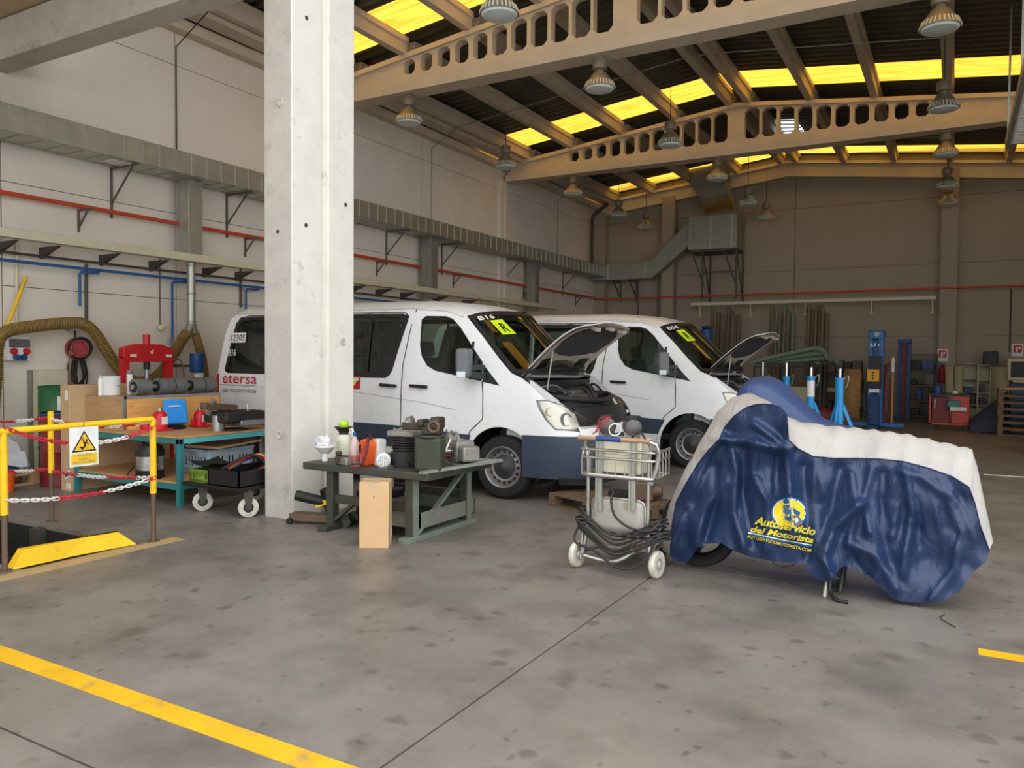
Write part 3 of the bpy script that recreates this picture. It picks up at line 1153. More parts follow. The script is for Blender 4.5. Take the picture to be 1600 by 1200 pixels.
def make_wheel(parent, x, y, sd):
    t = bpy.data.objects.new('wheel', None)
    COL.objects.link(t)
    t.parent = parent
    t.location = (x, y, .365)
    ax = (0, -sd, 0)
    MB().lathe([(.235, -.20), (.33, -.19), (.362, -.16), (.366, -.10), (.366, -.04), (.355, .0), (.33, .025), (.25, .03), (.235, .0)], (0, 0, 0), ax, 40).build('tyre', 'tyre', t)
    MB().lathe([(.245, .018), (.235, .028), (.222, .02), (.21, -.02), (.20, -.045), (.185, -.035), (.165, -.02), (.13, -.03), (.10, -.045), (.07, -.04), (.06, .0), (.045, .015), (.002, .015)], (0, 0, 0), ax, 40).build('rim', 'rim', t)
    for k in range(16):
        a = 2 * PI * k / 16
        MB().lathe([(.017, -.034), (.015, -.020), (.001, -.0195)], (.178 * math.cos(a), 0, .178 * math.sin(a)), ax, 10).build('vent_hole', 'print_black', t)
    MB().lathe([(.002, .03), (.05, .022), (.075, -.005), (.14, -.024)], (0, 0, 0), ax, 24).build('hub_cap', 'rim_dark', t)


def make_van(label, loc, fleet, lettered):
    v = thing('van', label, 'van', loc, 0.0)
    for sd in (1, -1):
        f = vmap(0, sd)
        MB().fill(BODY, [W_REAR, W_MID, W_FRONT], f, .14).build('body_side', 'van_white', v, sharp=60)
        for w, nm in ((W_REAR, 'rear_window'), (W_MID, 'middle_window'), (W_FRONT, 'front_window')):
            MB().fill(w, [], vmap(-.012, sd), .2).build(nm, 'glass_side', v, sharp=60)
            MB().fill(inset(w, -.02), [inset(w, .055 if w is not W_FRONT else .022)], vmap(-.006 if w is W_FRONT else .003, sd), .2).build('window_frame', 'plastic', v, sharp=60)
        MB().fill(stroke([(-1.98, 2.13), (-1.98, 1.40)], .05), [], vmap(.004, sd), .3).build('window_divider', 'plastic', v)
        MB().fill(stroke([(-.42, 1.80), (-.42, 1.36)], .035), [], vmap(.004, sd), .3).build('quarter_bar', 'plastic', v)
        MB().fill(W_TRI, [], vmap(.004, sd), .2).build('corner_panel', 'plastic', v)
        # grey band
        MB().fill([(-4.74, .80), (-4.73, .53), (-4.14, .53)] + arc(WR, .36, .475, 158, 22, 6)[::-1][::-1][:0] + [(-4.10, .80)], [], vmap(.006, sd), .2).build('side_band', 'van_grey', v)
        MB().fill([(-3.22, .80), (-3.19, .53), (-.50, .50), (-.44, .60), (-.40, .715), (-1.42, .775)], [], vmap(.006, sd), .2).build('side_band', 'van_grey', v)
        for ln in ([(-1.31, 2.20), (-1.41, 1.52), (-1.42, .52), (-1.42, .26)], [(-.26, 1.34), (-.24, 1.2), (-.24, .91), (-.41, .76), (-.50, .55)], [(-2.70, 2.2), (-2.70, .28)]):
            MB().fill(stroke(ln, .013), [], vmap(.003, sd), .2).build('door_seam', 'print_black', v)
        MB().fill(stroke([(-4.7, 1.20), (-2.13, 1.165), (-1.1, 1.07), (-.63, 1.0)], .009), [], vmap(.002, sd), .2).build('crease', 'seam_grey', v)
        MB().fill(stroke([(-4.5, 2.205), (-1.4, 2.21), (-.84, 2.165), (-.58, 2.09)], .008), [], vmap(.004, sd), .2).build('roof_seam', 'seam_grey', v)
        for hx in (-1.60, -1.14):
            c = Vector(vmap(.03, sd)(hx, 1.262))
            MB().bar(c + Vector((-.13, 0, .006)), c + Vector((.13, 0, -.004)), .035, .038).build('door_handle', 'plastic', v, bevel=.012)
            MB().lathe([(.06, 0), (.05, .004), (.001, .005)], vmap(.0, sd)(hx, 1.262), (0, -sd, 0), 20).build('handle_dish', 'white_metal', v)
        # wheel arch liner
        for cx in (0, WR):
            MB().grid(lambda a, t: (cx + .475 * math.cos(-.35 + a * 3.85), sd * (-.985 + t * .45), .36 + .475 * math.sin(-.35 + a * 3.85)), 16, 1).build('arch_liner', 'plastic', v)
            MB().fill(arc(cx, .36, .515, 42 if cx == 0 else 0, 180, 12) + arc(cx, .36, .47, 180, 42 if cx == 0 else 0, 12), [], vmap(.012, sd), .3).build('arch_lip', 'van_white', v)
            make_wheel(v, cx, -sd * .925, sd)
        # headlamp
        hl = [(.50, 1.135), (.66, 1.14), (.84, 1.10), (1.02, 1.01), (1.26, .87), (1.25, .845), (.95, .83), (.70, .835), (.60, .94), (.53, 1.05)]
        h = MB().fill(hl, [], vmap(-.05, sd), .07).build('headlamp', 'headlamp_in', v)
        MB().fill(hl, [], vmap(.006, sd), .07).build('lens', 'lens', h)
        MB().fill(inset(hl, -.012), [hl], vmap(.004, sd), .1).build('surround', 'grey_print', h)
        MB().lathe([(.075, 0), (.06, -.02), (.001, -.03)], vmap(-.03, sd)(.88, .94), (1, -.6 * sd, .2), 18).build('reflector', 'chrome', h)
        MB().lathe([(.05, 0), (.04, -.02), (.001, -.03)], vmap(-.035, sd)(.68, 1.02), (1, -1.2 * sd, .2), 16).build('reflector', 'lamp_amber', h)
        # mirror
        m = MB()
        m.cbox((-.36, sd * -1.20, 1.55), (.16, .24, .33), rz=sd * .35)
        mo = m.build('mirror', 'plastic_grey', v, bevel=.04, seg=3)
        MB().bar((-.24, sd * -.97, 1.40), (-.33, sd * -1.14, 1.42), .08, .07).bar((-.24, sd * -.97, 1.50), (-.33, sd * -1.10, 1.50), .06, .06).build('mirror_arm', 'plastic', mo)
        MB().cbox((-.33, sd * -1.31, 1.42), (.10, .05, .07), rz=sd * .5).build('turn_signal', 'lamp_glass', mo, bevel=.01)
    # roof
    def roof(u, t):
        t = t * 2 - 1
        x = -4.48 + (4.48 - .55) * u
        zr = rail_z(x)
        ed = interp(HW, zr)
        x2 = x + (1 - t * t) * (.19 * u ** 5)
        return (x2, ed * math.copysign(abs(t) ** .9, t), zr + (.14 - .05 * u ** 6) * (1 - abs(t) ** 3.2))
    MB().grid(roof, 26, 20).build('roof', 'van_white', v, sharp=70)
    MB().grid(lambda u, t: (lambda z: (interp([(.38, -4.72), (.55, -4.74), (1.2, -4.775), (1.95, -4.655), (2.14, -4.585), (2.21, -4.485)], z) - .06 * (1 - (2 * t - 1) ** 4), (2 * t - 1) * (interp(HW, z) - .05), z))(.38 + u * 1.83), 16, 8).build('rear_door', 'van_white', v)
    MB().box(-4.0, -3.9, -.2, .2, 2.34, 2.36).tube([(-.95, .1, 2.33), (-.97, .1, 2.40)], .006, 6).build('roof_aerial', 'plastic', v)
    # windscreen
    def ws(off):
        def g(u, t):
            t = 2 * t - 1
            x = .12 + (-.55 - .12) * u + (1 - t * t) * (.36 * (1 - u) + .19 * u) + off
            z = 1.44 + .66 * u + (1 - abs(t) ** 2.5) * .09 * u + off * .7
            return (x, t * (interp(HW, 1.44 + .66 * u) - .012), z)
        return g
    MB().grid(ws(0), 12, 16).build('windscreen', 'glass_clear', v, sharp=80)
    g = ws(.006)
    b = MB()
    for ua, ub, ta, tb, nu, nv in ((.93, 1, 0, 1, 1, 16), (0, .06, 0, 1, 1, 16), (0, 1, 0, .035, 10, 1), (0, 1, .965, 1, 10, 1)):
        b.grid(lambda u, t: g(ua + (ub - ua) * u, ta + (tb - ta) * t), nu, nv)
    b.build('windscreen_border', 'plastic', v)
    g = ws(.010)
    MB().grid(lambda u, t: g(.62 + .24 * u, .13 + .11 * t - (u) * .01), 4, 4).build('permit_sticker', 'sticker', v)
    put_text('R', lambda a, c: ws(.014)(.66 + .14 * c, .16 + .05 * a), 'permit_letter', 'print_black', v)
    put_text(fleet, lambda a, c: ws(.012)(.885 + .07 * c, .05 + .13 * a), 'fleet_number', 'print_white', v)
    # wipers
    MB().tube([ws(.02)(.03, .25), ws(.025)(.05, .5), ws(.02)(.09, .75)], .012, 6).build('wiper', 'plastic', v)
    MB().tube([ws(.02)(.03, .55), ws(.025)(.06, .75), ws(.02)(.12, .94)], .012, 6).build('wiper', 'plastic', v)
    # cabin
    MB().box(-4.6, .2, -.88, .88, .42, .50).build('cabin_floor', 'plastic', v)
    MB().prism([(-.35, -.86, 1.0), (-.42, -.86, 1.28), (-.2, -.86, 1.38), (.30, -.86, 1.40), (.30, -.86, 1.0)], (0, 1.72, 0)).build('dashboard', 'plastic', v, bevel=.03)
    MB().torus((-.50, .42, 1.28), (-.8, 0, .75), .19, .016).build('steering_wheel', 'plastic', v)
    for sx in (-1.05, -1.95, -2.80, -3.65):
        for sy in ((-.5, .42) if sx == -1.05 else (-.62, -.15, .5)):
            b = MB()
            b.cbox((sx + .05, sy, .92), (.50, .44, .16))
            b.cbox((sx - .26, sy, 1.28), (.16, .44, .66), ry=-.18)
            b.cbox((sx - .34, sy, 1.72), (.11, .26, .19), ry=-.18)
            b.box(sx - .15, sx + .15, sy - .16, sy + .16, .5, .86)
            b.build('seat', 'seat_fabric', v, bevel=.04)
    # front lower body: grille, lip, bumper
    wrap = lambda off, s0, s1, z0, z1, bulge=0.0: (lambda u, t: (lambda s, z: (lambda p, sg: (p[0] + bulge * math.sin(PI * t) * min(1, max(0, abs(s) - .2)), p[1] * sg, p[2]))(vmap(off)(2 * SMAX - s if s > SMAX else s, z), -1 if s > SMAX else 1))(s0 + (s1 - s0) * u, z0 + (z1 - z0) * t))
    MB().grid(wrap(.015, .28, 2 * SMAX - .28, .28, .755, .03), 40, 6).build('bumper', 'van_grey', v, sharp=70)
    MB().grid(wrap(.03, .70, 2 * SMAX - .70, .22, .30, .0), 24, 1).build('bumper_lip', 'plastic', v)
    MB().grid(wrap(.004, .98, 2 * SMAX - .98, .75, .86, .0), 24, 2).build('front_panel', 'van_white', v)
    MB().grid(wrap(-.04, 1.05, 2 * SMAX - 1.05, .85, 1.06, .0), 16, 2).build('grille', 'plastic', v)
    for sg in (1, -1):
        MB().lathe([(.055, 0), (.05, .01), (.001, .014)], vmap(.03, sg)(1.0, .58), (1, -.6 * sg, 0), 18).build('fog_lamp', 'lamp_glass', v)
    # engine bay
    MB().box(-.02, .80, -.80, .80, .55, .78).box(-.05, .05, -.82, .82, .6, 1.36).build('bay_tub', 'engine_dark', v)
    for sg in (-1, 1):
        MB().prism([(.0, .80 * sg, .6), (.0, .80 * sg, 1.40), (.30, .80 * sg, 1.36), (.60, .76 * sg, 1.15), (.80, .66 * sg, .95), (.80, .66 * sg, .6)], (0, .05 * sg, 0)).build('inner_wing', 'van_white', v)
    MB().grid(wrap(-.16, .66, 2 * SMAX - .66, 1.02, 1.12), 24, 1).build('radiator_support', 'engine_dark', v, solid=.05)
    MB().box(.02, .30, -.78, .78, 1.34, 1.385).build('cowl_tray', 'plastic', v, bevel=.01)
    rnd = random.Random(5)
    MB().cbox((.36, -.02, .98), (.42, .62, .42)).cbox((.36, -.02, 1.20), (.34, .30, .08)).build('engine_block', 'engine_grey', v, bevel=.03)
    MB().cbox((.42, -.56, 1.08), (.34, .28, .24)).build('battery', 'engine_dark', v, bevel=.02)
    MB().cbox((.40, .55, 1.08), (.36, .34, .26)).build('air_box', 'plastic', v, bevel=.04)
    MB().lathe([(.001, 0), (.09, 0), (.1, .04), (.1, .16), (.05, .2), (.03, .22), (.001, .22)], (.16, -.62, 1.12), n=16).build('coolant_tank', 'lamp_glass', v)
    for k in range(9):
        y0 = -.7 + k * .17
        pts = spline([(.10 + rnd.random() * .2, y0, 1.08 + rnd.random() * .2), (.3 + rnd.random() * .2, y0 + rnd.uniform(-.2, .2), 1.22 + rnd.random() * .1), (.60, y0 * .8 + rnd.uniform(-.1, .2), 1.08), (.70, y0 * .7, .88)], 6)
        MB().tube(pts, .014 + .022 * rnd.random(), 8).build('hose', 'engine_dark' if k % 3 else 'engine_grey', v)
    MB().tube(spline([(.56, -.72, 1.17), (.70, -.55, 1.15), (.78, -.3, 1.13), (.82, 0, 1.12), (.78, .3, 1.13), (.70, .55, 1.15), (.56, .72, 1.17)], 6), .03, 10).build('cross_member', 'engine_dark', v)
    MB().tube(spline([(.24, -.74, 1.40), (.40, -.35, 1.40), (.46, 0, 1.39), (.40, .35, 1.40), (.24, .74, 1.40)], 6), .018, 8).build('bay_seal', 'grey_print', v)
    # bonnet standing open
    HC = spline([(.08, 0, 1.43), (.26, 0, 1.60), (.47, 0, 1.785), (.66, 0, 1.925), (.82, 0, 2.005), (.95, 0, 2.03)], 6)

    def hood(off):
        def g(u, t):
            t = 2 * t - 1
            w = interp([(0, .72), (.3, .77), (.6, .76), (.8, .72), (.92, .66), (1, .58)], u)
            uu = u * (1 - .05 * t * t * u)
            k = uu * (len(HC) - 1)
            i = min(int(k), len(HC) - 2)
            p = HC[i].lerp(HC[i + 1], k - i)
            d = (HC[i + 1] - HC[i]).normalized()
            n = Vector((-d.z, 0, d.x))
            p = p + n * (off - .045 * t * t)
            return (p.x, t * w, p.z)
        return g
    ho = MB().grid(hood(0), 24, 16).build('bonnet', 'van_white', v, sharp=70, solid=.006)
    MB().grid(hood(-.035), 24, 16).build('inner_frame', 'hood_inner', ho, sharp=70)
    pad = [(.36, .12), (.30, .30), (.28, .5), (.30, .70), (.36, .88), (.52, .93), (.68, .90), (.80, .78), (.84, .5), (.80, .22), (.68, .10), (.52, .07)]
    MB().fill([(p[0], p[1]) for p in pad], [], lambda a, c: hood(-.048)(a, c), .08).build('insulation_pad', 'insulation', ho, sharp=70)
    for c0 in (.07, .75):
        MB().fill([(.13, c0 + .02), (.26, c0), (.28, c0 + .14), (.15, c0 + .17)], [], lambda a, c: hood(-.046)(a, c), .06).build('frame_opening', 'print_black', ho)
    for c0 in (.2, .5, .8):
        MB().cbox(hood(-.06)(.91, c0), (.07, .12, .04), ry=.3).build('latch_bracket', 'hood_inner', ho)
    MB().tube([(.45, -.72, 1.25), hood(-.05)(.36, .08)], .009, 8).build('bonnet_strut', 'galv_dull', ho)
    MB().tube([(.22, .70, 1.36), hood(-.05)(.2, .95)], .016, 8).build('bonnet_hinge', 'hood_inner', ho)
    MB().tube([(.16, -.70, 1.38), hood(-.05)(.12, .05)], .016, 8).build('bonnet_hinge', 'hood_inner', ho)
    # lettering
    if lettered:
        f = vmap(.008, 1)
        tm = lambda s0, s1, z0, z1: (lambda a, c: f(s0 + (s1 - s0) * a, z0 + (z1 - z0) * c))
        put_text('etersa', tm(-4.60, -3.90, 1.225, 1.345), 'company_name', 'red', v)
        MB().fill(stroke([(-4.66, 1.205), (-3.92, 1.205)], .006), [], f, .3).build('underline', 'grey_print', v)
        put_text('aero', tm(-4.60, -3.90, 1.10, 1.165), 'company_name', 'grey_print', v)
        MB().fill([(-4.52, 1.80), (-4.20, 1.80), (-4.20, 1.94), (-4.54, 1.94)], [], vmap(.006, 1), .2).build('number_label', 'print_white', v)
        put_text('12305', tm(-4.50, -4.22, 1.825, 1.915), 'number_digits', 'print_black', v)
        put_text('B16', tm(-4.52, -4.36, 1.61, 1.71), 'fleet_number', 'print_white', v)
        MB().fill([(-2.45, 1.20), (-2.06, 1.20), (-2.06, 1.365), (-2.45, 1.365)], [], vmap(.005, 1), .2).build('logo_field', 'red', v)
        MB().fill([(-2.26, 1.22), (-2.14, 1.26), (-2.11, 1.33), (-2.20, 1.31)], [], vmap(.008, 1), .2).build('logo_wing', 'sticker', v)
        MB().fill([(-2.20, 1.31), (-2.09, 1.31), (-2.08, 1.345), (-2.16, 1.345)], [], vmap(.009, 1), .2).build('logo_wing', 'print_white', v)
    # tail lamp
    MB().fill([(-4.76, 1.20), (-4.755, 1.36), (-4.69, 1.36), (-4.69, 1.05), (-4.75, 1.05)] if lettered else [(-4.76, 1.05), (-4.755, 1.36), (-4.68, 1.36), (-4.68, 1.05)], [], vmap(.008, 1), .2).build('tail_lamp', 'red_light', v)
    return v


make_van('white passenger van with red lettering and open bonnet beside the painted column', (-4.46, 8.61, 0), 'B16', True)
make_van('white passenger van with open bonnet parked behind the lettered van', (-3.33, 12.18, 0), 'B04', False)
# ================================================================== left corner: pit barrier, bench, press, drums
mat('rust_steel', (112, 92, 76), 0.6, 0.4, var=0.15, scale=10)
mat('chain_red', (206, 44, 60), 0.45)
mat('cardboard', (196, 164, 124), 0.85, var=0.07, scale=5)
mat('cardboard_tan', (214, 176, 130), 0.85, var=0.06, scale=5)
mat('tape', (202, 178, 140), 0.4)
mat('teal', (44, 122, 124), 0.5, var=0.1, scale=6)
mat('teal_light', (84, 186, 192), 0.5, var=0.08, scale=6)
mat('plywood', (196, 152, 100), 0.7, var=0.18, scale=5, stretch=(1, 6, 1), dirt=(128, 92, 58), dscale=3, dlo=0.58, dhi=0.8)
mat('crate_wood', (224, 168, 96), 0.7, var=0.14, scale=4, stretch=(1, 1, 6), dirt=(160, 106, 56), dscale=5, dlo=0.6, dhi=0.75)
mat('crate_end', (184, 146, 104), 0.75, var=0.12, scale=4, stretch=(1, 1, 6), dirt=(120, 88, 62), dscale=5, dlo=0.58, dhi=0.75)
mat('press_red', (196, 26, 28), 0.4, var=0.08)
mat('reel_red', (150, 44, 40), 0.5, var=0.2, scale=12)
mat('hose_brown', (128, 104, 50), 0.6, var=0.2, scale=20)
mat('drum_green', (22, 92, 48), 0.4, var=0.1)
mat('drum_red', (120, 26, 30), 0.5, var=0.1)
mat('blue_bin', (22, 74, 132), 0.5)
mat('blue_bright', (30, 152, 240), 0.5)
mat('red_bright', (206, 26, 40), 0.35, var=0.08)
mat('grey_roll', (112, 114, 116), 0.5, 0.2, var=0.15, scale=8)
mat('crate_grey', (176, 196, 214), 0.5, var=0.06)
mat('olive_crate', (112, 140, 40), 0.5, var=0.12)
mat('castor_tyre', (206, 200, 182), 0.6, var=0.15, scale=15, dirt=(140, 130, 112), dscale=12)
mat('film', (200, 204, 206), 0.25, var=0.15)
mat('orange', (232, 96, 34), 0.5, var=0.1)
mat('paper', (226, 222, 212), 0.7)
mat('blue_steel', (28, 62, 108), 0.5, 0.2, var=0.2)
mat('alu', (168, 170, 172), 0.35, 0.8, var=0.12, scale=8)
mat('socket_red', (196, 30, 40), 0.5)
mat('socket_blue', (30, 72, 130), 0.5)
mat('smoke_cover', (96, 96, 92), 0.4, var=0.25, scale=20)


def pX(px, py, X):
    return at(px, py, 0, X)


def pY(px, py, Y):
    return at(px, py, 1, Y)


# ---- pit barrier
P1, P2, P3 = gnd(8, 893), gnd(81, 815), gnd(240, 846)
RX = P3.x
ztop = pX(240, 655, RX).z
bar = thing('pit_barrier', 'yellow tubular barrier on steel posts around the inspection pit', 'barrier', (RX, P3.y, 0), world=True)
for p, zt in ((P1, ztop - .02), (P3, ztop), (P2, pY(83, 643, P2.y).z)):
    zm = .42 if p is not P2 else .47
    po = MB().cyl((p.x, p.y, 0), (p.x, p.y, zm), .021, n=14).build('post', 'rust_steel', bar)
    MB().cyl((p.x, p.y, zm), (p.x, p.y, zt), .027, n=14).build('sleeve', 'yellow_paint', po)
    MB().cyl((p.x, p.y, 0), (p.x, p.y, .01), .05, n=14).build('foot_plate', 'rust_steel', po)
MB().tube([(P1.x, P1.y - 1.0, ztop - .03), (P1.x, P1.y, ztop - .02), (P3.x, P3.y, ztop)], .026, 12).build('top_rail', 'yellow_paint', bar)
kb = MB()
ka, kc = gnd(12, 888), gnd(212, 852)
kb.add([(PX1 - .06, ka.y, .0), (ka.x + .02, ka.y - .03, .0), (ka.x - .05, ka.y + .10, .125), (PX1 - .09, ka.y + .10, .125),
        (PX1 - .06, kc.y, .0), (kc.x - .02, kc.y + .03, .0), (kc.x - .09, kc.y - .10, .125), (PX1 - .09, kc.y - .10, .125)],
       [(0, 1, 2, 3), (7, 6, 5, 4), (1, 5, 6, 2), (3, 2, 6, 7), (0, 3, 7, 4), (0, 4, 5, 1)])
tag(kb.build('pit_kerb', 'yellow_paint', bevel=.004), 'sloping yellow kerb at the end of the inspection pit', 'kerb')


def link_mesh(b, c, d, roll):
    d = d.normalized()
    a = d.orthogonal().normalized()
    e = d.cross(a)
    s = a * math.cos(roll) + e * math.sin(roll)
    L, w = .024, .013
    pts = [c + d * (L if abs(k) < 3 else -L) + (d * .012 * (math.cos(k * PI / 6) if abs(k) < 3 else 0)) for k in ()]
    for k in range(10):
        an = 2 * PI * k / 10
        off = L if math.cos(an) > 0 else -L
        pts.append(c + d * (off * .6 + .016 * math.cos(an)) + s * (w * math.sin(an)))
    b.tube(pts, .0048, 4, closed=True)


def chain(p, q, sag, label, start_red=True, seg=11, group=None):
    p, q = Vector(p), Vector(q)
    t = thing('barrier_chain', label, 'chain', p, world=True)
    L = (q - p).length * (1 + 2.6 * (sag / (q - p).length) ** 2)
    n = int(L / .036)
    bs = {True: MB(), False: MB()}
    for i in range(n):
        u = (i + .5) / n
        f = lambda u: p.lerp(q, u) + Vector((0, 0, -4 * sag * u * (1 - u)))
        red = (i // seg) % 2 == (0 if start_red else 1)
        link_mesh(bs[red], f(u), f(min(1, u + .01)) - f(max(0, u - .01)), (i % 2) * PI / 2 + .4)
    for red, nm, mt in ((True, 'red_links', 'chain_red'), (False, 'white_links', 'white')):
        if bs[red].v:
            o = bs[red].build(nm, mt, t, normals=False)
            o['kind'] = 'stuff'
    return t


off = Vector((.028, 0, 0))
chain(Vector((P1.x, P1.y, pX(8, 668, P1.x).z)) + off, Vector((P3.x, P3.y, pX(236, 666, RX).z)) + off, .13, 'upper red and white plastic chain sagging under the yellow barrier rail', True, 13)
chain(Vector((P1.x, P1.y, pX(8, 781, P1.x).z)) + off, Vector((P3.x, P3.y, pX(244, 745, RX).z)) + off, .055, 'lower red and white plastic chain across the end of the pit', False, 10)
chain(Vector((P2.x, P2.y, pY(84, 655, P2.y).z)) + off * .0, Vector((P3.x, P3.y, pX(236, 658, RX).z)), .06, 'upper red and white chain along the far edge of the pit', False, 6)
chain(Vector((P2.x, P2.y, pY(84, 736, P2.y).z)), Vector((P3.x, P3.y, pX(238, 746, RX).z)), .03, 'lower red and white chain along the far edge of the pit', True, 12)
for z_, lb in ((pY(80, 652, P2.y).z, 'upper red and white chain running on from the far pit post to the wall'), (pY(80, 733, P2.y).z, 'lower red and white chain running on from the far pit post to the wall')):
    chain(Vector((-10.4, P2.y, z_ + .0)), Vector((P2.x, P2.y, z_)), .10, lb, True, 9)
MB().cyl((-10.4, P2.y, 0), (-10.4, P2.y, 1.02), .024, n=12).build('post', 'yellow_paint', bar)

# hanging sign
sy0, sy1 = pX(108, 700, RX + .03).y, pX(153, 700, RX + .03).y
sz1, sz0 = pX(130, 667, RX + .03).z, pX(130, 728, RX + .03).z
sx = RX + .036
sg = thing('warning_sign', 'white and yellow fall warning sign hanging from the yellow rail', 'sign', (sx, (sy0 + sy1) / 2, sz0), world=True)
MB().box(sx - .003, sx, sy0, sy1, sz0, sz1).build('board', 'print_white', sg)
S = lambda a, c: (sx + .0015, sy0 + (sy1 - sy0) * a, sz0 + (sz1 - sz0) * c)
S2 = lambda a, c: (sx + .003, sy0 + (sy1 - sy0) * a, sz0 + (sz1 - sz0) * c)
S3 = lambda a, c: (sx + .0045, sy0 + (sy1 - sy0) * a, sz0 + (sz1 - sz0) * c)
MB().fill([(.07, .37), (.93, .37), (.5, .91)], [], S, .5).build('triangle_border', 'print_black', sg)
MB().fill([(.15, .405), (.85, .405), (.5, .845)], [], S2, .5).build('triangle_field', 'yellow_paint', sg)
b = MB()
for ln, w in (([(.48, .62), (.53, .55), (.50, .50)], .07), ([(.50, .50), (.42, .47), (.33, .49)], .04), ([(.50, .51), (.44, .44), (.40, .42)], .04), ([(.53, .60), (.60, .60), (.64, .54)], .03), ([(.48, .62), (.44, .68), (.42, .73)], .03)):
    b.fill(stroke(ln, w), [], S3, .5)
b.fill(arc(.575, .655, .035, 0, 324, 9), [], S3, .5)
b.build('falling_figure', 'print_black', sg)
MB().fill([(.05, .05), (.95, .05), (.95, .32), (.05, .32)], [], S, .5).build('text_field', 'yellow_paint', sg)
for k_, z0_, a0, a1 in (('pel', .245, .25, .75), ('caida', .16, .28, .72), ('nivel', .075, .10, .90)):
    put_text(k_, lambda a, c: S2(a0 + (a1 - a0) * a, z0_ + .055 * c), 'sign_text', 'grey_print', sg)
MB().tube([(sx - .003, (sy0 + sy1) / 2, sz1 - .01), (sx - .003, (sy0 + sy1) / 2, ztop + .02)], .003, 6).build('hook_wire', 'wire', sg)

# ---- teal bench
TX1, TY0, TZ = -7.11, 5.43, .745
TX0, TY1 = -9.0, 6.95
tb = thing('workbench', 'teal steel workbench with plywood top and lower shelf', 'workbench', (TX1, TY0, 0), world=True)
MB().box(TX0, TX1, TY0, TY1, TZ - .02, TZ).build('tabletop', 'plywood', tb, bevel=.004)
MB().box(TX0, TX1, TY0, TY0 + .04, TZ - .075, TZ - .022).build('apron', 'teal', tb)
MB().box(TX1 - .04, TX1, TY0 + .05, TY1, TZ - .075, TZ - .022).build('apron', 'teal_light', tb)
for x_, y_ in ((TX1 - .06, TY0), (TX0, TY0), (TX1 - .06, TY1 - .06), (TX0, TY1 - .06)):
    MB().box(x_, x_ + .06, y_, y_ + .06, 0, TZ - .022).build('leg', 'teal', tb, bevel=.004)
MB().box(TX0 + .02, TX1 - .02, TY0 + .02, TY1 - .02, .24, .26).build('lower_shelf', 'plywood', tb)
MB().box(TX0 + .06, TX1 - .06, TY0, TY0 + .03, .18, .24).build('shelf_rail', 'teal', tb)
MB().box(TX1 - .03, TX1, TY0 + .06, TY1 - .06, .18, .24).build('shelf_rail', 'teal', tb)

# ---- flat tall carton and its neighbours
tc_ = gnd(113, 769)
cx_shift = 0
tcz = pY(113, 602, tc_.y).z
t = thing('tall_carton', 'tall narrow cardboard carton standing at the end of the teal bench', 'carton', (tc_.x, tc_.y, 0), world=True)
MB().box(tc_.x - .22, tc_.x - .045, tc_.y, tc_.y + 1.35, 0, tcz).build('box', 'cardboard', t, bevel=.006)
MB().box(tc_.x - .13, tc_.x - .07, tc_.y - .002, tc_.y, tcz - .18, tcz - .06).build('label', 'paper', t)
MB().box(tc_.x - .12, tc_.x - .03, tc_.y - .002, tc_.y, .03, .10).build('label', 'paper', t)
MB().cbox((tc_.x - .09, tc_.y - .004, .20), (.12, .004, .075), ry=-.3).build('sticker', 'print_white', t)
MB().cbox((tc_.x - .09, tc_.y - .008, .20), (.09, .004, .04), ry=-.3).build('sticker_print', 'socket_blue', t)

# long wooden crate on the bench
ccz = 1.115
cx1, cy0, cy1 = -8.26, 5.58, 6.93
cx0 = cx1 - .72
cr = thing('wooden_crate', 'long low wooden crate with metal edges on the teal bench', 'crate', (cx1, cy0, TZ), world=True)
MB().box(cx0, cx1, cy0, cy0 + .015, TZ, ccz).build('end_board', 'crate_end', cr)
MB().box(cx0, cx1, cy1 - .015, cy1, TZ, ccz).build('end_board', 'crate_end', cr)
MB().box(cx1 - .015, cx1, cy0 + .016, cy1 - .016, TZ, ccz).build('side_board', 'crate_wood', cr)
MB().box(cx0, cx0 + .015, cy0 + .016, cy1 - .016, TZ, ccz).build('side_board', 'crate_wood', cr)
MB().box(cx0, cx1, cy0, cy1, ccz, ccz + .015).build('lid', 'crate_end', cr)
MB().box(cx1 - .03, cx1 + .004, cy0 - .004, cy0 + .03, TZ, ccz + .02).build('edge_strip', 'alu', cr)
MB().box(cx1 - .03, cx1 + .004, cy0, cy1, ccz - .012, ccz + .02).build('edge_strip', 'alu', cr)
top = ccz + .02
# roller shaft
rs = thing('roller_shaft', 'grey roller shaft with spaced drums lying on the wooden crate', 'machine part', (cx1 - .14, 6.0, top), world=True)
MB().cyl((cx1 - .14, 5.78, top + .099), (cx1 - .14, 6.92, top + .099), .03, n=12).build('shaft', 'alu', rs)
for y0_, y1_ in ((5.80, 5.98), (6.10, 6.30), (6.32, 6.48), (6.58, 6.74), (6.76, 6.92)):
    MB().lathe([(.035, 0), (.098, 0), (.098, y1_ - y0_), (.035, y1_ - y0_)], (cx1 - .14, y0_, top + .099), (0, 1, 0), 22).build('drum', 'grey_roll', rs)
    MB().lathe([(.03, -.003), (.065, -.003), (.065, .002)], (cx1 - .14, y0_, top + .099), (0, 1, 0), 22).build('drum_face', 'print_black', rs)


def on(px, py, z):
    """the point a pixel sees at height z"""
    return gnd(px, py, z)


def bottle(name, label, cat, p, prof, m, n=18, cap=None, capm='white', group=None):
    t = thing(name, label, cat, p, group=group)
    MB().lathe(prof, n=n).build('body', m, t)
    if cap:
        MB().lathe(cap, n=n).build('cap', capm, t)
    return t


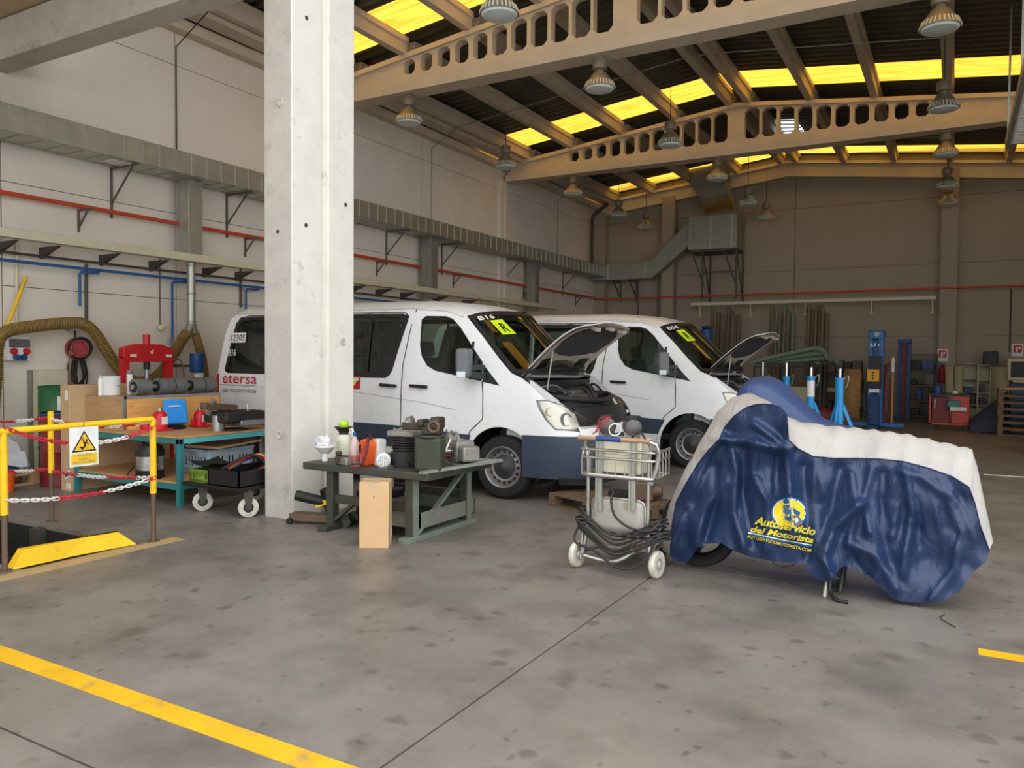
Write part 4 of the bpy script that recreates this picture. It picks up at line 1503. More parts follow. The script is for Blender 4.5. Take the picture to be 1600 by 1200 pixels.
cxm = cx1 - .42
p = pX(173, 612, cxm)
t = thing('paint_bucket', 'white paint bucket standing on the wooden crate', 'bucket', (cxm, p.y, top))
MB().lathe([(.001, 0), (.10, 0), (.105, .01), (.105, .21), (.11, .22), (.10, .225), (.001, .225)], n=24).build('pail', 'white', t)
MB().tube([(.107 * math.cos(a), .107 * math.sin(a), .12 - .09 * math.sin(a * 1) ** 2) for a in [i * PI / 10 for i in range(11)]], .003, 6).build('handle', 'galv', t)
p = pX(162, 612, cxm)
bottle('sealant_tube', 'slim white sealant cartridge beside the paint bucket', 'cartridge', (cxm, p.y - .04, top), [(.001, 0), (.024, 0), (.024, .19), (.018, .2), (.001, .2)], 'white', cap=[(.008, .2), (.004, .24), (.001, .24)])
p = pX(195, 605, cxm)
bottle('spray_can', 'tall white and pink spray can on the crate', 'spray can', (cxm + .05, p.y + .03, top), [(.001, 0), (.035, 0), (.035, .24), (.02, .27), (.001, .27)], 'paper', cap=[(.034, .24), (.034, .29), (.001, .29)], capm='grey_roll')
p = pX(203, 605, cxm)
bottle('small_can', 'short white can behind the tall spray can', 'can', (cxm - .05, p.y + .1, top), [(.001, 0), (.03, 0), (.03, .17), (.001, .17)], 'white')
p = pX(221, 600, cx1 - .30)
bottle('oil_bottle', 'small white bottle with cap beside the grey roller shaft', 'bottle', (cx1 - .30, p.y, top), [(.001, 0), (.035, 0), (.038, .02), (.038, .13), (.015, .16), (.001, .16)], 'paper', cap=[(.016, .16), (.016, .19), (.001, .19)])
# plywood offcut and blue booklet leaning on the crate
b = MB().add([(cx1 + .02, 5.98, TZ), (cx1 + .02, 6.35, TZ), (cx1 + .006, 6.35, TZ + .2), (cx1 + .006, 6.05, TZ + .2)], [(0, 1, 2, 3)])
tag(b.build('plywood_offcut', 'crate_end', solid=.008), 'small plywood offcut leaning on the crate side', 'board')
q0 = on(272, 663, TZ)
bq = MB().cbox((0, 0, .15), (.05, .26, .30), ry=-.25)
bk = thing('parts_case', 'bright blue plastic case leaning upright on the teal bench', 'case', (-8.05, 6.10, TZ + .045), rz=-.35)
bq.build('case_body', 'blue_bright', bk, bevel=.02)
MB().cbox((.034, -.02, .22), (.004, .13, .015), ry=-.25).build('print_line', 'print_white', bk)
MB().cbox((.014, -.04, .10), (.004, .05, .05), ry=-.25).build('print_square', 'print_white', bk)


def bottle_jack(px, py, label, s=1.0):
    q = on(px, py, TZ)
    t = thing('bottle_jack', label, 'jack', (q.x, q.y, TZ))
    MB().box(-.075 * s, .075 * s, -.06 * s, .06 * s, 0, .018 * s).build('base', 'red_bright', t, bevel=.006)
    MB().lathe([(.055 * s, .018 * s), (.056 * s, .10 * s), (.05 * s, .13 * s), (.03 * s, .15 * s), (.001, .15 * s)], n=20).build('tank', 'red_bright', t)
    MB().lathe([(.022 * s, .15 * s), (.022 * s, .175 * s), (.001, .175 * s)], n=14).build('ram', 'alu', t)
    MB().box(.054 * s, .058 * s, -.025 * s, .025 * s, .05 * s, .11 * s).build('label_plate', 'paper', t)
    MB().cyl((-.0, -.075 * s, .018 * s), (0, -.075 * s, .08 * s), .014 * s, n=10).build('pump', 'red_bright', t)
    return t


bottle_jack(250, 673, 'larger red bottle jack on the teal bench behind the barrier post', 1.5)
bottle_jack(313, 667, 'smaller red bottle jack on the teal bench beside the blue case', 1.35)
q = on(222, 672, TZ)
tag(MB().lathe([(.001, 0), (.07, 0), (.075, .03), (.06, .10), (.03, .13), (.001, .13)], (q.x - .05, q.y + .1, TZ), n=18).build('red_pump', 'red_bright'), 'red pump body on the bench left of the bottle jacks', 'pump')
q = on(272, 670, TZ)
tag(MB().lathe([(.001, .008), (.12, .008), (.13, .035), (.136, .035), (.125, 0), (.001, 0)], (q.x, q.y, TZ + .001), n=28).build('drip_pan', 'black'), 'shallow black drip pan on the teal bench', 'pan')

# machine at the bench end: black pump with silver parts, partly behind the column
mx, my = on(360, 664, TZ).x, on(360, 664, TZ).y
g_ = thing('gearbox_unit', 'black and silver gearbox unit at the right end of the teal bench', 'gearbox', (TX1 - .25, 6.55, TZ), world=True)
mp = lambda px, py: pX(px, py, TX1 - .15)
c = mp(372, 640)
MB().box(TX1 - .45, TX1 - .05, c.y - .25, c.y + .34, TZ + .09, TZ + .22).build('case', 'engine_dark', g_, bevel=.03)
MB().box(TX1 - .44, TX1 - .035, c.y - .05, c.y + .34, TZ + .05, TZ + .12).build('rail', 'alu', g_, bevel=.01)
MB().cyl((TX1 - .25, c.y - .20, TZ), (TX1 - .25, c.y - .20, TZ + .18), .07, n=20).build('cylinder', 'alu', g_)
MB().cyl((TX1 - .18, c.y - .04, TZ), (TX1 - .18, c.y - .04, TZ + .02), .16, n=24).build('disc', 'rubber', g_)
MB().cyl((TX1 - .18, c.y + .15, TZ), (TX1 - .18, c.y + .15, TZ + .1), .02, n=10).build('post', 'alu', g_)
MB().tube([(TX1 - .1, c.y + .1, TZ + .2), (TX1 - .1, c.y + .1, TZ + .30)], .012, 8).build('stud', 'chrome', g_)
MB().bar((TX1 - .25, c.y - .42, TZ + .30), (TX1 - .25, c.y + .05, TZ + .25), .09, .08).build('arm', 'rust_steel', g_, bevel=.015)
MB().cyl((TX1 - .30, c.y - .30, TZ + .20), (TX1 - .20, c.y - .30, TZ + .36), .035, n=12).build('spout', 'alu', g_)
MB().bar((TX1 - .25, c.y - .15, TZ), (TX1 - .25, c.y - .15, TZ + .30), .05, .05).build('stem', 'engine_dark', g_)

# ---- under the bench
vx, vy = -8.35, 5.9
q = on(228, 748, .26)
vc = thing('wet_vacuum', 'steel drum workshop vacuum with black head on the bench shelf', 'vacuum', (q.x, q.y + .05, .26))
MB().lathe([(.001, 0), (.13, 0), (.145, .02), (.145, .10)], n=24).build('base', 'black', vc)
MB().lathe([(.14, .10), (.14, .25)], n=24).build('drum', 'chrome', vc)
MB().lathe([(.146, .15), (.146, .165), (.14, .165)], n=24).build('band', 'alu', vc)
MB().lathe([(.15, .25), (.15, .30), (.12, .36), (.06, .38), (.001, .38)], n=24).build('head', 'black', vc)
MB().tube(spline([(-.12, 0, .30), (-.10, 0, .42), (.0, 0, .44), (.06, 0, .38)], 5), .012, 8).build('handle', 'black', vc)
MB().tube(spline([(-.13, .02, .28), (-.2, -.02, .16), (-.32, -.05, .02)], 6), .006, 6).build('cord', 'black', vc)
for k in range(4):
    a = PI / 4 + k * PI / 2
    MB().ell((.13 * math.cos(a), .13 * math.sin(a), .02), (.025, .025, .02), 10, 6).build('castor', 'black', vc)


def slatted_crate(name, label, c, sx_, sy_, sz_, m, rz=0.0, cat='crate'):
    t = thing(name, label, cat, c, rz)
    MB().box(-sx_ / 2, sx_ / 2, -sy_ / 2, sy_ / 2, 0, .012).build('bottom', m, t)
    for ax in (0, 1):
        for sg_ in (-1, 1):
            L = (sy_ if ax == 0 else sx_)
            b = MB()
            holes = []
            n = int(L / .05)
            for k in range(1, n):
                u = -L / 2 + L * k / n
                if .12 < abs(u) / L < .40 or abs(u) / L < .05:
                    holes.append([(u - .011, sz_ * .30), (u + .011, sz_ * .30), (u + .011, sz_ * .68), (u - .011, sz_ * .68)])
            b.fill([(-L / 2, .012), (L / 2, .012), (L / 2, sz_), (-L / 2, sz_)], holes, (lambda a, z: (sg_ * sx_ / 2, a, z)) if ax == 0 else (lambda a, z: (a, sg_ * sy_ / 2, z)), .3)
            b.build('side', m, t, solid=.008)
    rim = MB()
    for sg_ in (-1, 1):
        rim.box(sg_ * sx_ / 2 - .012, sg_ * sx_ / 2 + .012, -sy_ / 2 - .012, sy_ / 2 + .012, sz_ - .02, sz_)
        rim.box(-sx_ / 2, sx_ / 2, sg_ * sy_ / 2 - .012, sg_ * sy_ / 2 + .012, sz_ - .02, sz_)
    rim.build('rim', m, t)
    return t


q = on(275, 742, .26)
slatted_crate('plastic_crate', 'pale blue slotted plastic crate on the teal bench shelf', (-7.60, 6.35, .26), .42, .66, .27, 'crate_grey')
tag(MB().box(-8.6, -7.5, 6.75, 6.80, .27, .62).build('metal_sheet', 'drum_red'), 'dark red sheet standing behind the crate under the bench', 'sheet')
tag(MB().cbox((-7.5, 6.35, .58), (.5, .7, .025), rx=.04, rz=.1).build('cardboard_sheet', 'cardboard'), 'loose cardboard sheet over the pale blue crate', 'sheet')

# ---- dolly with trays
dl = thing('dolly', 'low black dolly on big pale castors loaded with trays', 'dolly', (-6.4, 5.6, 0), world=True)
d0, d1 = gnd(313, 799), gnd(391, 810) + Vector((-.06, 0, 0))
MB().box(-6.90, -6.05, 5.30, 6.22, .27, .31).build('deck', 'black', dl, bevel=.006)
for p in (d0, d1, Vector((d0.x, 6.1, 0)), Vector((d1.x, 6.1, 0))):
    c = Vector((p.x, p.y + .03, .10))
    cs = MB().lathe([(.03, -.02), (.05, -.022), (.085, -.022), (.098, -.016), (.10, 0), (.098, .016), (.085, .022), (.05, .022), (.03, .02)], c, (1, -.75, 0), 26).build('castor_wheel', 'castor_tyre', dl)
    MB().lathe([(.001, -.026), (.05, -.024), (.05, .024), (.001, .026)], c, (1, -.75, 0), 16).build('hub', 'engine_dark', cs)
    dr = Vector((1, -.75, 0)).normalized()
    fk = MB()
    for s_ in (-1, 1):
        o_ = dr * .034 * s_
        fk.prism([c + o_ + Vector((-.012, -.016, -.02)), c + o_ + Vector((.012, .016, -.02)), c + o_ + Vector((.03, .04, .155)), c + o_ + Vector((-.03, -.04, .155))], dr * .006 * s_)
    fk.cyl(c + Vector((0, 0, .15)), c + Vector((0, 0, .172)), .055, n=16)
    fk.build('fork', 'steel_dark', cs)
bt = thing('parts_tray', 'black metal tray of cables on the dolly', 'tray', (-6.2, 5.7, .311), world=True)
tz0, tz1 = .312, .47
for r_ in ((-6.52, -6.07, 5.31, 5.325), (-6.52, -6.07, 6.185, 6.20), (-6.52, -6.505, 5.31, 6.2), (-6.085, -6.07, 5.31, 6.2)):
    MB().box(*r_, tz0, tz1).build('side', 'black', bt)
MB().box(-6.52, -6.07, 5.31, 6.2, tz0, tz0 + .01).build('bottom', 'black', bt)
rn = random.Random(3)
for mt_, lb_ in (('red', 'red cable looped over the black tray'), ('yellow_paint', 'yellow cable looped over the black tray'), ('blue_bin', 'blue cable looped over the black tray'), ('black', 'black cable looped over the black tray'), ('rubber', 'thick dark hose in the black tray')):
    y0_ = 5.45 + rn.random() * .25
    pts = spline([(-6.48, y0_, .45), (-6.40, y0_ + .1, .53), (-6.28, y0_ + .22, .56 + rn.random() * .04), (-6.18, y0_ + .28, .50), (-6.12, y0_ + .1, .46), (-6.2, y0_, .42)], 7)
    tag(MB().tube(pts, .012, 8).build('cable', mt_), lb_, 'cable')
slatted_crate('olive_crate', 'small olive green plastic crate on the dolly', (-6.70, 5.52, .312), .30, .32, .13, 'olive_crate')
tag(MB().grid(lambda u, t: (-6.86 + .36 * u, 5.36 + .36 * t, .452 + .05 * (2 * u - 1) ** 2 + .03 * (2 * t - 1) ** 2), 8, 8).build('black_basin', 'black', solid=.006), 'shallow black plastic basin on the olive crate', 'basin')
tag(MB().cyl((-6.20, 6.42, 0), (-6.20, 6.42, .73), .10, n=20).lathe([(.10, .73), (.06, .78), (.03, .80), (.001, .80)], (-6.20, 6.42, 0), n=20).build('gas_cylinder', 'blue_steel'), 'dark blue cylinder standing beside the painted column', 'cylinder')

# ---- along the wall behind
# socket box
q0, q1 = pX(13, 563, XL + .12), pX(47, 525, XL + .12)
sb = thing('socket_box', 'white wall socket box with red and blue outlets', 'socket box', (XL, q0.y, q0.z), world=True)
MB().box(XL, XL + .12, q0.y, q1.y, q0.z, q1.z).build('housing', 'white_metal', sb, bevel=.01)
MB().box(XL + .12, XL + .145, q0.y + .01, q1.y - .01, q0.z + (q1.z - q0.z) * .52, q0.z + (q1.z - q0.z) * .86).build('cover', 'smoke_cover', sb, bevel=.008)
for a_, c_, m_ in ((.22, .38, 'socket_red'), (.80, .38, 'socket_red'), (.34, .14, 'socket_blue'), (.66, .14, 'socket_blue')):
    MB().lathe([(.04, 0), (.045, .03), (.038, .05), (.001, .05)], (XL + .12, q0.y + (q1.y - q0.y) * a_, q0.z + (q1.z - q0.z) * c_), (1, 0, -.2), 18).build('outlet', m_, sb)
# hose reel
c = pX(128, 545, XL + .18)
hr_ = thing('hose_reel', 'red drum cable reel hanging on the wall', 'reel', (XL + .15, c.y, c.z), world=True)
MB().lathe([(.05, 0), (.16, 0), (.16, .015), (.09, .02), (.09, .09), (.12, .10), (.125, .125), (.10, .125), (.09, .11), (.03, .11), (.03, .135), (.001, .135)], (XL + .06, c.y, c.z), (1, -.25, 0), 30).build('drum', 'reel_red', hr_)
MB().torus((XL + .13, c.y, c.z), (1, -.25, 0), .125, .032, 26, 8).torus((XL + .17, c.y, c.z + .02), (1, -.25, 0), .135, .018, 26, 8).build('cable_coil', 'rubber', hr_)
MB().cyl((XL, c.y, c.z), (XL + .1, c.y, c.z), .05, n=14).cyl((XL + .02, c.y, c.z), (XL + .02, c.y, c.z + .26), .015, n=8).build('bracket', 'black', hr_)
rn = random.Random(9)
hc = thing('hanging_cable', 'tangle of black cables hanging below the red reel', 'cable', (XL + .1, c.y, 1.2), world=True)
for k in range(6):
    a, e = rn.uniform(-.16, .0), rn.uniform(.02, .16)
    d_ = rn.uniform(.32, .52)
    MB().tube(spline([(XL + .10, c.y + a, c.z - .16), (XL + .12, c.y + a - .03, c.z - .16 - d_ * .55), (XL + .13, c.y + (a + e) / 2, c.z - .16 - d_), (XL + .12, c.y + e + .03, c.z - .16 - d_ * .55), (XL + .10, c.y + e, c.z - .15)], 6), .012, 6).build('cable_loop', 'rubber', hc)
p = pX(122, 510, XL + .05)
tag(MB().tube([(XL + .05, p.y - .17 + .034 * k, p.z - .06 + .075 * math.sin(PI * k / 10)) for k in range(11)], .022, 8).build('cable_hanger', 'galv'), 'curved perforated metal hanger on the wall above the reel', 'hanger')
# yellow pole
p0_, p1_ = pX(12, 508, XL + .2), pX(41, 432, XL + .06)
d_ = (p1_ - p0_)
foot = p0_ - d_ * ((p0_.z - 1.3) / d_.z)
tag(MB().tube([foot, p1_], .022, 10).build('yellow_pole', 'yellow_paint'), 'long yellow pole leaning against the grey wall', 'pole')


# ribbed extraction hoses
def ribbed_hose(name, label, pts, r, n=14):
    t = thing(name, label, 'hose', pts[0], world=True)
    P = spline(pts, 10)
    # resample evenly
    L = [0]
    for a, c in zip(P, P[1:]):
        L.append(L[-1] + (c - a).length)
    m = int(L[-1] / .017)
    Q, rs = [], []
    j = 0
    for i in range(m + 1):
        s = L[-1] * i / m
        while j < len(P) - 2 and L[j + 1] < s:
            j += 1
        Q.append(P[j].lerp(P[j + 1], min(1, (s - L[j]) / max(1e-6, L[j + 1] - L[j]))))
        rs.append(r if i % 2 else r * .80)
    MB().tube(Q, rs, n).build('hose', 'hose_brown', t, sharp=80)
    return t


hx = XL + .32
hpts = [(hx, q0.y - .35, .35)] + [tuple(pX(px, py, hx)) for px, py in ((-7, 590), (-5, 545), (8, 519), (60, 509), (105, 505), (130, 506), (148, 520), (168, 550), (186, 578), (210, 596), (235, 594), (255, 578), (272, 552), (286, 528))]
hpts.append(tuple(FORK + Vector((0, -.07, -.13))))
ribbed_hose('exhaust_hose', 'long brown ribbed extraction hose looping along the grey wall', hpts, .085)
hp2 = [tuple(FORK + Vector((0, .07, -.13)))] + [tuple(pX(px, py, hx)) for px, py in ((309, 535), (316, 560), (320, 590))] + [(hx, pX(320, 590, hx).y, .9)]
ribbed_hose('exhaust_hose', 'short brown ribbed extraction hose hanging beside the blue bin', hp2, .075)

# hydraulic press
pxp = -10.15
pa, pb = pX(189, 560, pxp), pX(267, 560, pxp)
zb1, zb0 = pX(228, 541, pxp).z, pX(228, 560, pxp).z
pr = thing('hydraulic_press', 'red hydraulic workshop press standing against the wall', 'press', (pxp, (pa.y + pb.y) / 2, 0), world=True)
ym = (pa.y + pb.y) / 2
MB().prism([(pxp - .06, pa.y, zb0 + .0), (pxp - .06, pa.y + .05, zb0 - .05), (pxp - .06, pb.y - .05, zb0 - .05), (pxp - .06, pb.y, zb0), (pxp - .06, pb.y, zb1 - .03), (pxp - .06, ym + .2, zb1 + .03), (pxp - .06, ym - .2, zb1 + .03), (pxp - .06, pa.y, zb1 - .03)], (.12, 0, 0)).build('head_beam', 'press_red', pr, bevel=.008)
for y_ in (pa.y, pb.y - .10):
    MB().box(pxp - .05, pxp + .05, y_, y_ + .10, 0, zb0 + .02).build('upright', 'press_red', pr)
    MB().box(pxp - .35, pxp + .35, y_ - .02, y_ + .12, 0, .06).build('foot', 'press_red', pr)
MB().box(pxp - .08, pxp + .08, pa.y, pb.y, .62, .76).build('press_table', 'press_red', pr)
MB().cyl((pxp, ym, zb1), (pxp, ym, zb1 + .17), .05, n=18).build('cylinder', 'press_red', pr)
MB().cyl((pxp, ym, zb0 - .35), (pxp, ym, zb0), .028, n=14).build('ram', 'alu', pr)
MB().cyl((pxp, ym, zb0 - .16), (pxp, ym, zb0 - .04), .045, n=14).build('ram_head', 'engine_dark', pr)
put_text('mark', lambda a, c: (pxp + .064, ym + .02 + .05 * a, (zb0 + zb1) / 2 - .02 + .07 * c), 'emblem', 'print_white', pr)
MB().box(pxp + .060, pxp + .063, pa.y + .10, pa.y + .20, zb0 + .02, zb0 + .06).build('name_plate', 'paper', pr)
MB().box(pxp + .060, pxp + .063, pb.y - .13, pb.y - .03, zb0 + .02, zb0 + .06).build('name_plate', 'paper', pr)
MB().torus((pxp + .05, pb.y - .03, zb1 + .07), (1, 0, 0), .045, .012, 18, 6).lathe([(.001, .0), (.045, 0), (.045, .01), (.001, .01)], (pxp + .045, pb.y - .03, zb1 + .07), (1, 0, 0), 18).build('gauge', 'alu', pr)
MB().tube(spline([(pxp, pb.y, zb0 - .02), (pxp, pb.y + .18, zb0 - .05), (pxp, pb.y + .22, zb0 - .4), (pxp, pb.y + .05, zb0 - .45)], 6), .012, 8).build('pressure_hose', 'rust_steel', pr)
# blue canister and white cup on a wall shelf
p = pX(308, 570, -10.4)
bc = thing('blue_canister', 'blue plastic canister on a wall arm above a white cup', 'canister', (-10.4, p.y, p.z - .12), world=True)
MB().lathe([(.001, 0), (.10, 0), (.11, .03), (.11, .26), (.105, .30), (.001, .30)], (-10.4, p.y, p.z - .12), n=22).build('can', 'blue_bin', bc)
MB().lathe([(.02, -.20), (.06, -.18), (.08, -.0), (.06, 0), (.001, 0)], (-10.4, p.y + .03, p.z - .13), n=18).build('cup', 'white', bc)
MB().bar((XL, p.y, p.z - .02), (-10.5, p.y, p.z - .02), .04, .04).build('arm', 'steel_dark', bc)
# green oil drum
p = pX(98, 600, -10.2)
gd = thing('oil_drum', 'dark green oil drum with a hand pump by the wall', 'drum', (-10.2, p.y, 0))
MB().lathe([(.001, 0), (.29, 0), (.295, .02), (.285, .04), (.285, .38), (.297, .40), (.285, .42), (.285, .78), (.297, .80), (.285, .82), (.285, 1.16), (.297, 1.19), (.28, 1.20)], n=32).build('shell', 'drum_green', gd)
MB().lathe([(.28, 1.18), (.26, 1.185), (.001, 1.185)], n=32).build('top', 'alu', gd)
MB().tube([(.1, .03, 1.18), (.1, .03, 1.42)], .022, 10).build('pump', 'rust_steel', gd)
MB().tube(spline([(.1, .03, 1.40), (.1, .03, 1.62), (.1, .05, 1.65), (.1, .07, 1.60)], 5), .010, 8).build('pump_handle', 'hose_brown', gd)
MB().grid(lambda u, t: (.287 * math.cos(-.75 + .5 * u), .287 * math.sin(-.75 + .5 * u), .88 + .2 * t - .04 * u), 5, 1).build('drum_label', 'paper', gd)
rd = thing('steel_drum', 'dark red steel drum behind the tall carton', 'drum', (-9.60, 5.66, 0))
MB().lathe([(.001, 0), (.24, 0), (.245, .02), (.24, .04), (.24, .40), (.25, .42), (.24, .44), (.24, .86), (.245, .88), (.001, .88)], n=28).build('shell', 'drum_red', rd)
MB().lathe([(.245, .86), (.25, .88), (.245, .90), (.235, .90)], n=28).build('rim', 'blue_steel', rd)
tag(MB().box(XL + .01, XL + .05, pX(42, 600, XL).y, pX(104, 600, XL).y, .02, pX(70, 578, XL).z).build('wall_sheet', 'galv_dull'), 'flat grey metal sheet standing against the wall behind the green drum', 'sheet')
p = pX(85, 590, XL + .2)
tag(MB().box(XL + .06, XL + .16, p.y - .21, p.y + .21, .02, p.z + .1).build('cream_board', 'cream_metal'), 'cream board standing behind the green drum', 'board')


# pallets with wrapped goods at the far left
def make_pallet(name, label, c, rz, m, w=1.2, d=.8, group=None):
    t = thing(name, label, 'pallet', c, rz, group=group)
    for k in range(7):
        y_ = -d / 2 + (d - .1) * k / 6
        MB().box(-w / 2, w / 2, y_, y_ + .09, .122, .144).build('top_board', m, t)
    for x_ in (-w / 2, -.05, w / 2 - .1):
        MB().box(x_, x_ + .1, -d / 2, d / 2, .10, .122).build('cross_board', m, t)
        for y_ in (-d / 2, -.05, d / 2 - .1):
            MB().box(x_, x_ + .1, y_, y_ + .1, .022, .10).build('block', m, t)
    for y_ in (-d / 2, -.05, d / 2 - .1):
        MB().box(-w / 2, w / 2, y_, y_ + .1, 0, .022).build('bottom_board', m, t)
    return t


mat('pallet_wood', (186, 146, 100), 0.8, var=0.2, scale=5, stretch=(1, 8, 8))
mat('pallet_dark', (112, 88, 66), 0.8, var=0.22, scale=5, stretch=(1, 8, 8))
make_pallet('pallet', 'wooden pallet with film wrapped goods near the pit', (-10.28, 4.98, 0), PI / 2 + .1, 'pallet_wood', w=1.1, d=.8)
wg = thing('wrapped_goods', 'dark goods under crumpled clear film on the pallet near the pit', 'goods', (-10.28, 4.98, .145))
rn = random.Random(11)
for k in range(4):
    MB().cbox((rn.uniform(-.1, .1), -.3 + .2 * k, .16), (.5, .18, .32 + rn.uniform(-.06, .06)), rz=rn.uniform(-.2, .2)).build('package', ('blue_steel', 'black', 'steel_dark', 'blue_bin')[k], wg, bevel=.02)
MB().grid(lambda u, t: (-.38 + .76 * u, -.48 + .96 * t, .43 + .07 * math.sin(9 * u + 4 * t) * math.sin(7 * t) - .35 * max(abs(2 * u - 1), abs(2 * t - 1)) ** 6), 16, 16).build('film', 'film', wg, sharp=15)
tag(MB().lathe([(.001, 0), (.11, 0), (.13, .24), (.14, .25), (.13, .25), (.001, .24)], (-9.60, 4.95, 0), n=20).build('orange_bucket', 'orange'), 'orange bucket beside the wrapped goods', 'bucket')
# ================================================================== centre: low bench, carton, trolley
mat('bench_olive', (72, 74, 64), 0.55, 0.25, var=0.15, scale=7)
mat('bench_light', (126, 134, 122), 0.55, 0.2, var=0.12, scale=7)
mat('olive_box', (64, 68, 52), 0.6, 0.2, var=0.12, scale=6)
mat('cast_alu', (156, 152, 144), 0.5, 0.6, var=0.2, scale=12, dirt=(90, 80, 70), dscale=12)
mat('vise_dark', (74, 66, 60), 0.6, 0.4, var=0.2, scale=10)
mat('pink_fluid', (196, 128, 112), 0.35, var=0.08)
mat('fluid_bottle', (214, 190, 180), 0.35, var=0.06)
mat('lime', (186, 226, 50), 0.45)
mat('milky', (226, 224, 200), 0.4, var=0.04)
mat('film_bag', (224, 222, 226), 0.3, var=0.08)
mat('cable_red', (176, 60, 66), 0.5)
mat('trolley_steel', (186, 184, 178), 0.3, 0.85, var=0.12, scale=8)
mat('trolley_sheet', (186, 180, 168), 0.5, 0.3, var=0.12, scale=6, dirt=(130, 118, 100), dscale=6)
mat('wood_grip', (176, 140, 108), 0.6)
mat('blue_grip', (40, 70, 130), 0.5)
mat('charger_cream', (226, 218, 190), 0.5, var=0.05, dirt=(180, 164, 130), dscale=8, dlo=.6)
mat('cable_black', (40, 38, 38), 0.5)

BZ = .62
BX0, BX1, BY0, BY1 = -5.29, -3.86, 5.375, 6.42
wb = thing('low_bench', 'low dark olive steel bench covered with engine parts', 'workbench', (-4.1, 5.4, 0), world=True)
MB().box(BX0, BX1, BY0, BY1, BZ - .065, BZ).build('tabletop', 'bench_olive', wb, bevel=.008)
for x_, y_ in ((-5.06, 5.44), (-4.13, 5.42), (-5.06, 6.27), (-4.13, 6.27)):
    MB().box(x_, x_ + .085, y_, y_ + .085, 0, BZ - .066).build('leg', 'bench_olive', wb, bevel=.004)
MB().box(-4.044, -4.038, 5.425, 5.50, .03, BZ - .066).build('leg_plate', 'bench_light', wb)
MB().box(-4.044, -4.038, 6.28, 6.35, .03, BZ - .066).build('leg_plate', 'bench_light', wb)
MB().box(-4.14, -4.03, 5.34, 6.46, 0, .05).build('skid', 'bench_light', wb, bevel=.004)
MB().box(-5.07, -4.97, 5.34, 6.46, 0, .05).build('skid', 'bench_olive', wb, bevel=.004)
MB().bar((-4.06, 5.50, .07), (-4.06, 6.24, BZ - .09), .03, .045, up=(1, 0, 0)).build('brace', 'bench_light', wb)
MB().box(-4.98, -4.12, 5.47, 5.50, .25, .33).build('rail', 'bench_olive', wb)
MB().box(-4.98, -4.12, 6.30, 6.33, .25, .33).build('rail', 'bench_olive', wb)
MB().bar((-4.97, 5.48, .10), (-4.75, 5.48, .27), .03, .05, up=(0, 1, 0)).build('brace', 'bench_olive', wb)
# flat bar lying along the edge
tag(MB().bar((-3.90, 5.34, BZ + .013), (-3.68, 6.30, BZ + .03), .05, .024).build('flat_bar', 'galv'), 'bare steel bar lying along the end of the low bench', 'bar')
tag(MB().box(-4.0, -3.80, 5.95, 6.4, BZ + .002, BZ + .02).build('steel_plate', 'bench_light'), 'steel plate under the cast gearbox on the low bench', 'plate')
# pressure sprayer
q = on(537, 714, BZ)
t = thing('pressure_sprayer', 'milky pressure sprayer bottle with black collar and lime handle', 'sprayer', (q.x, q.y, BZ))
MB().lathe([(.001, 0), (.07, 0), (.08, .015), (.08, .19), (.07, .215), (.055, .225)], n=26).build('tank', 'milky', t)
MB().lathe([(.05, .222), (.045, .245), (.085, .29), (.092, .30), (.08, .30), (.001, .285)], n=26).build('collar', 'black', t)
MB().lathe([(.03, .285), (.045, .30), (.05, .33), (.04, .355), (.03, .36), (.001, .36)], n=18).build('pump_handle', 'lime', t)
MB().tube(spline([(.075, .0, .27), (.11, .0, .28), (.12, 0, .20), (.10, 0, .05)], 6), .012, 8).build('hose', 'milky', t)
for k in range(6):
    MB().box(-.02, .03, -.082, -.079, .04 + .022 * k, .043 + .022 * k).build('scale_mark', 'grey_print', t)
# funnel
q = on(508, 721, BZ)
t = thing('funnel', 'white plastic funnel with crumpled film bag on the low bench', 'funnel', (q.x, q.y, BZ))
MB().lathe([(.022, 0), (.03, .005), (.03, .075), (.05, .085), (.10, .14), (.107, .14), (.107, .155), (.10, .155), (.04, .10)], n=26).build('cone', 'white', t)
rn = random.Random(2)
MB().ell((0, 0, .175), (.08, .07, .055), 12, 8)
b = MB().ell((-.015, 0, .17), (.082, .075, .075), 14, 9)
b.v = [(x + rn.uniform(-.012, .012), y + rn.uniform(-.012, .012), z + rn.uniform(-.014, .014)) for x, y, z in b.v]
b.build('film_bag', 'film_bag', t, sharp=20)
# fluid bottle
q = on(554, 723, BZ)
bottle('fluid_bottle', 'clear bottle of reddish fluid with blue cap', 'bottle', (q.x, q.y, BZ), [(.001, 0), (.042, 0), (.045, .01), (.045, .17), (.03, .21), (.014, .25), (.001, .25)], 'fluid_bottle', cap=[(.0155, .245), (.0155, .285), (.001, .285)], capm='blue_pipe')
MB().lathe([(.0458, .01), (.0462, .075), (.001, .075)], (q.x, q.y, BZ), n=18).build('fluid', 'pink_fluid')
fl = bpy.data.objects['fluid']
fl.parent = [o for o in bpy.data.objects if o.name.startswith('fluid_bottle')][0]
fl.matrix_parent_inverse = Matrix.Translation(-Vector((q.x, q.y, BZ)))
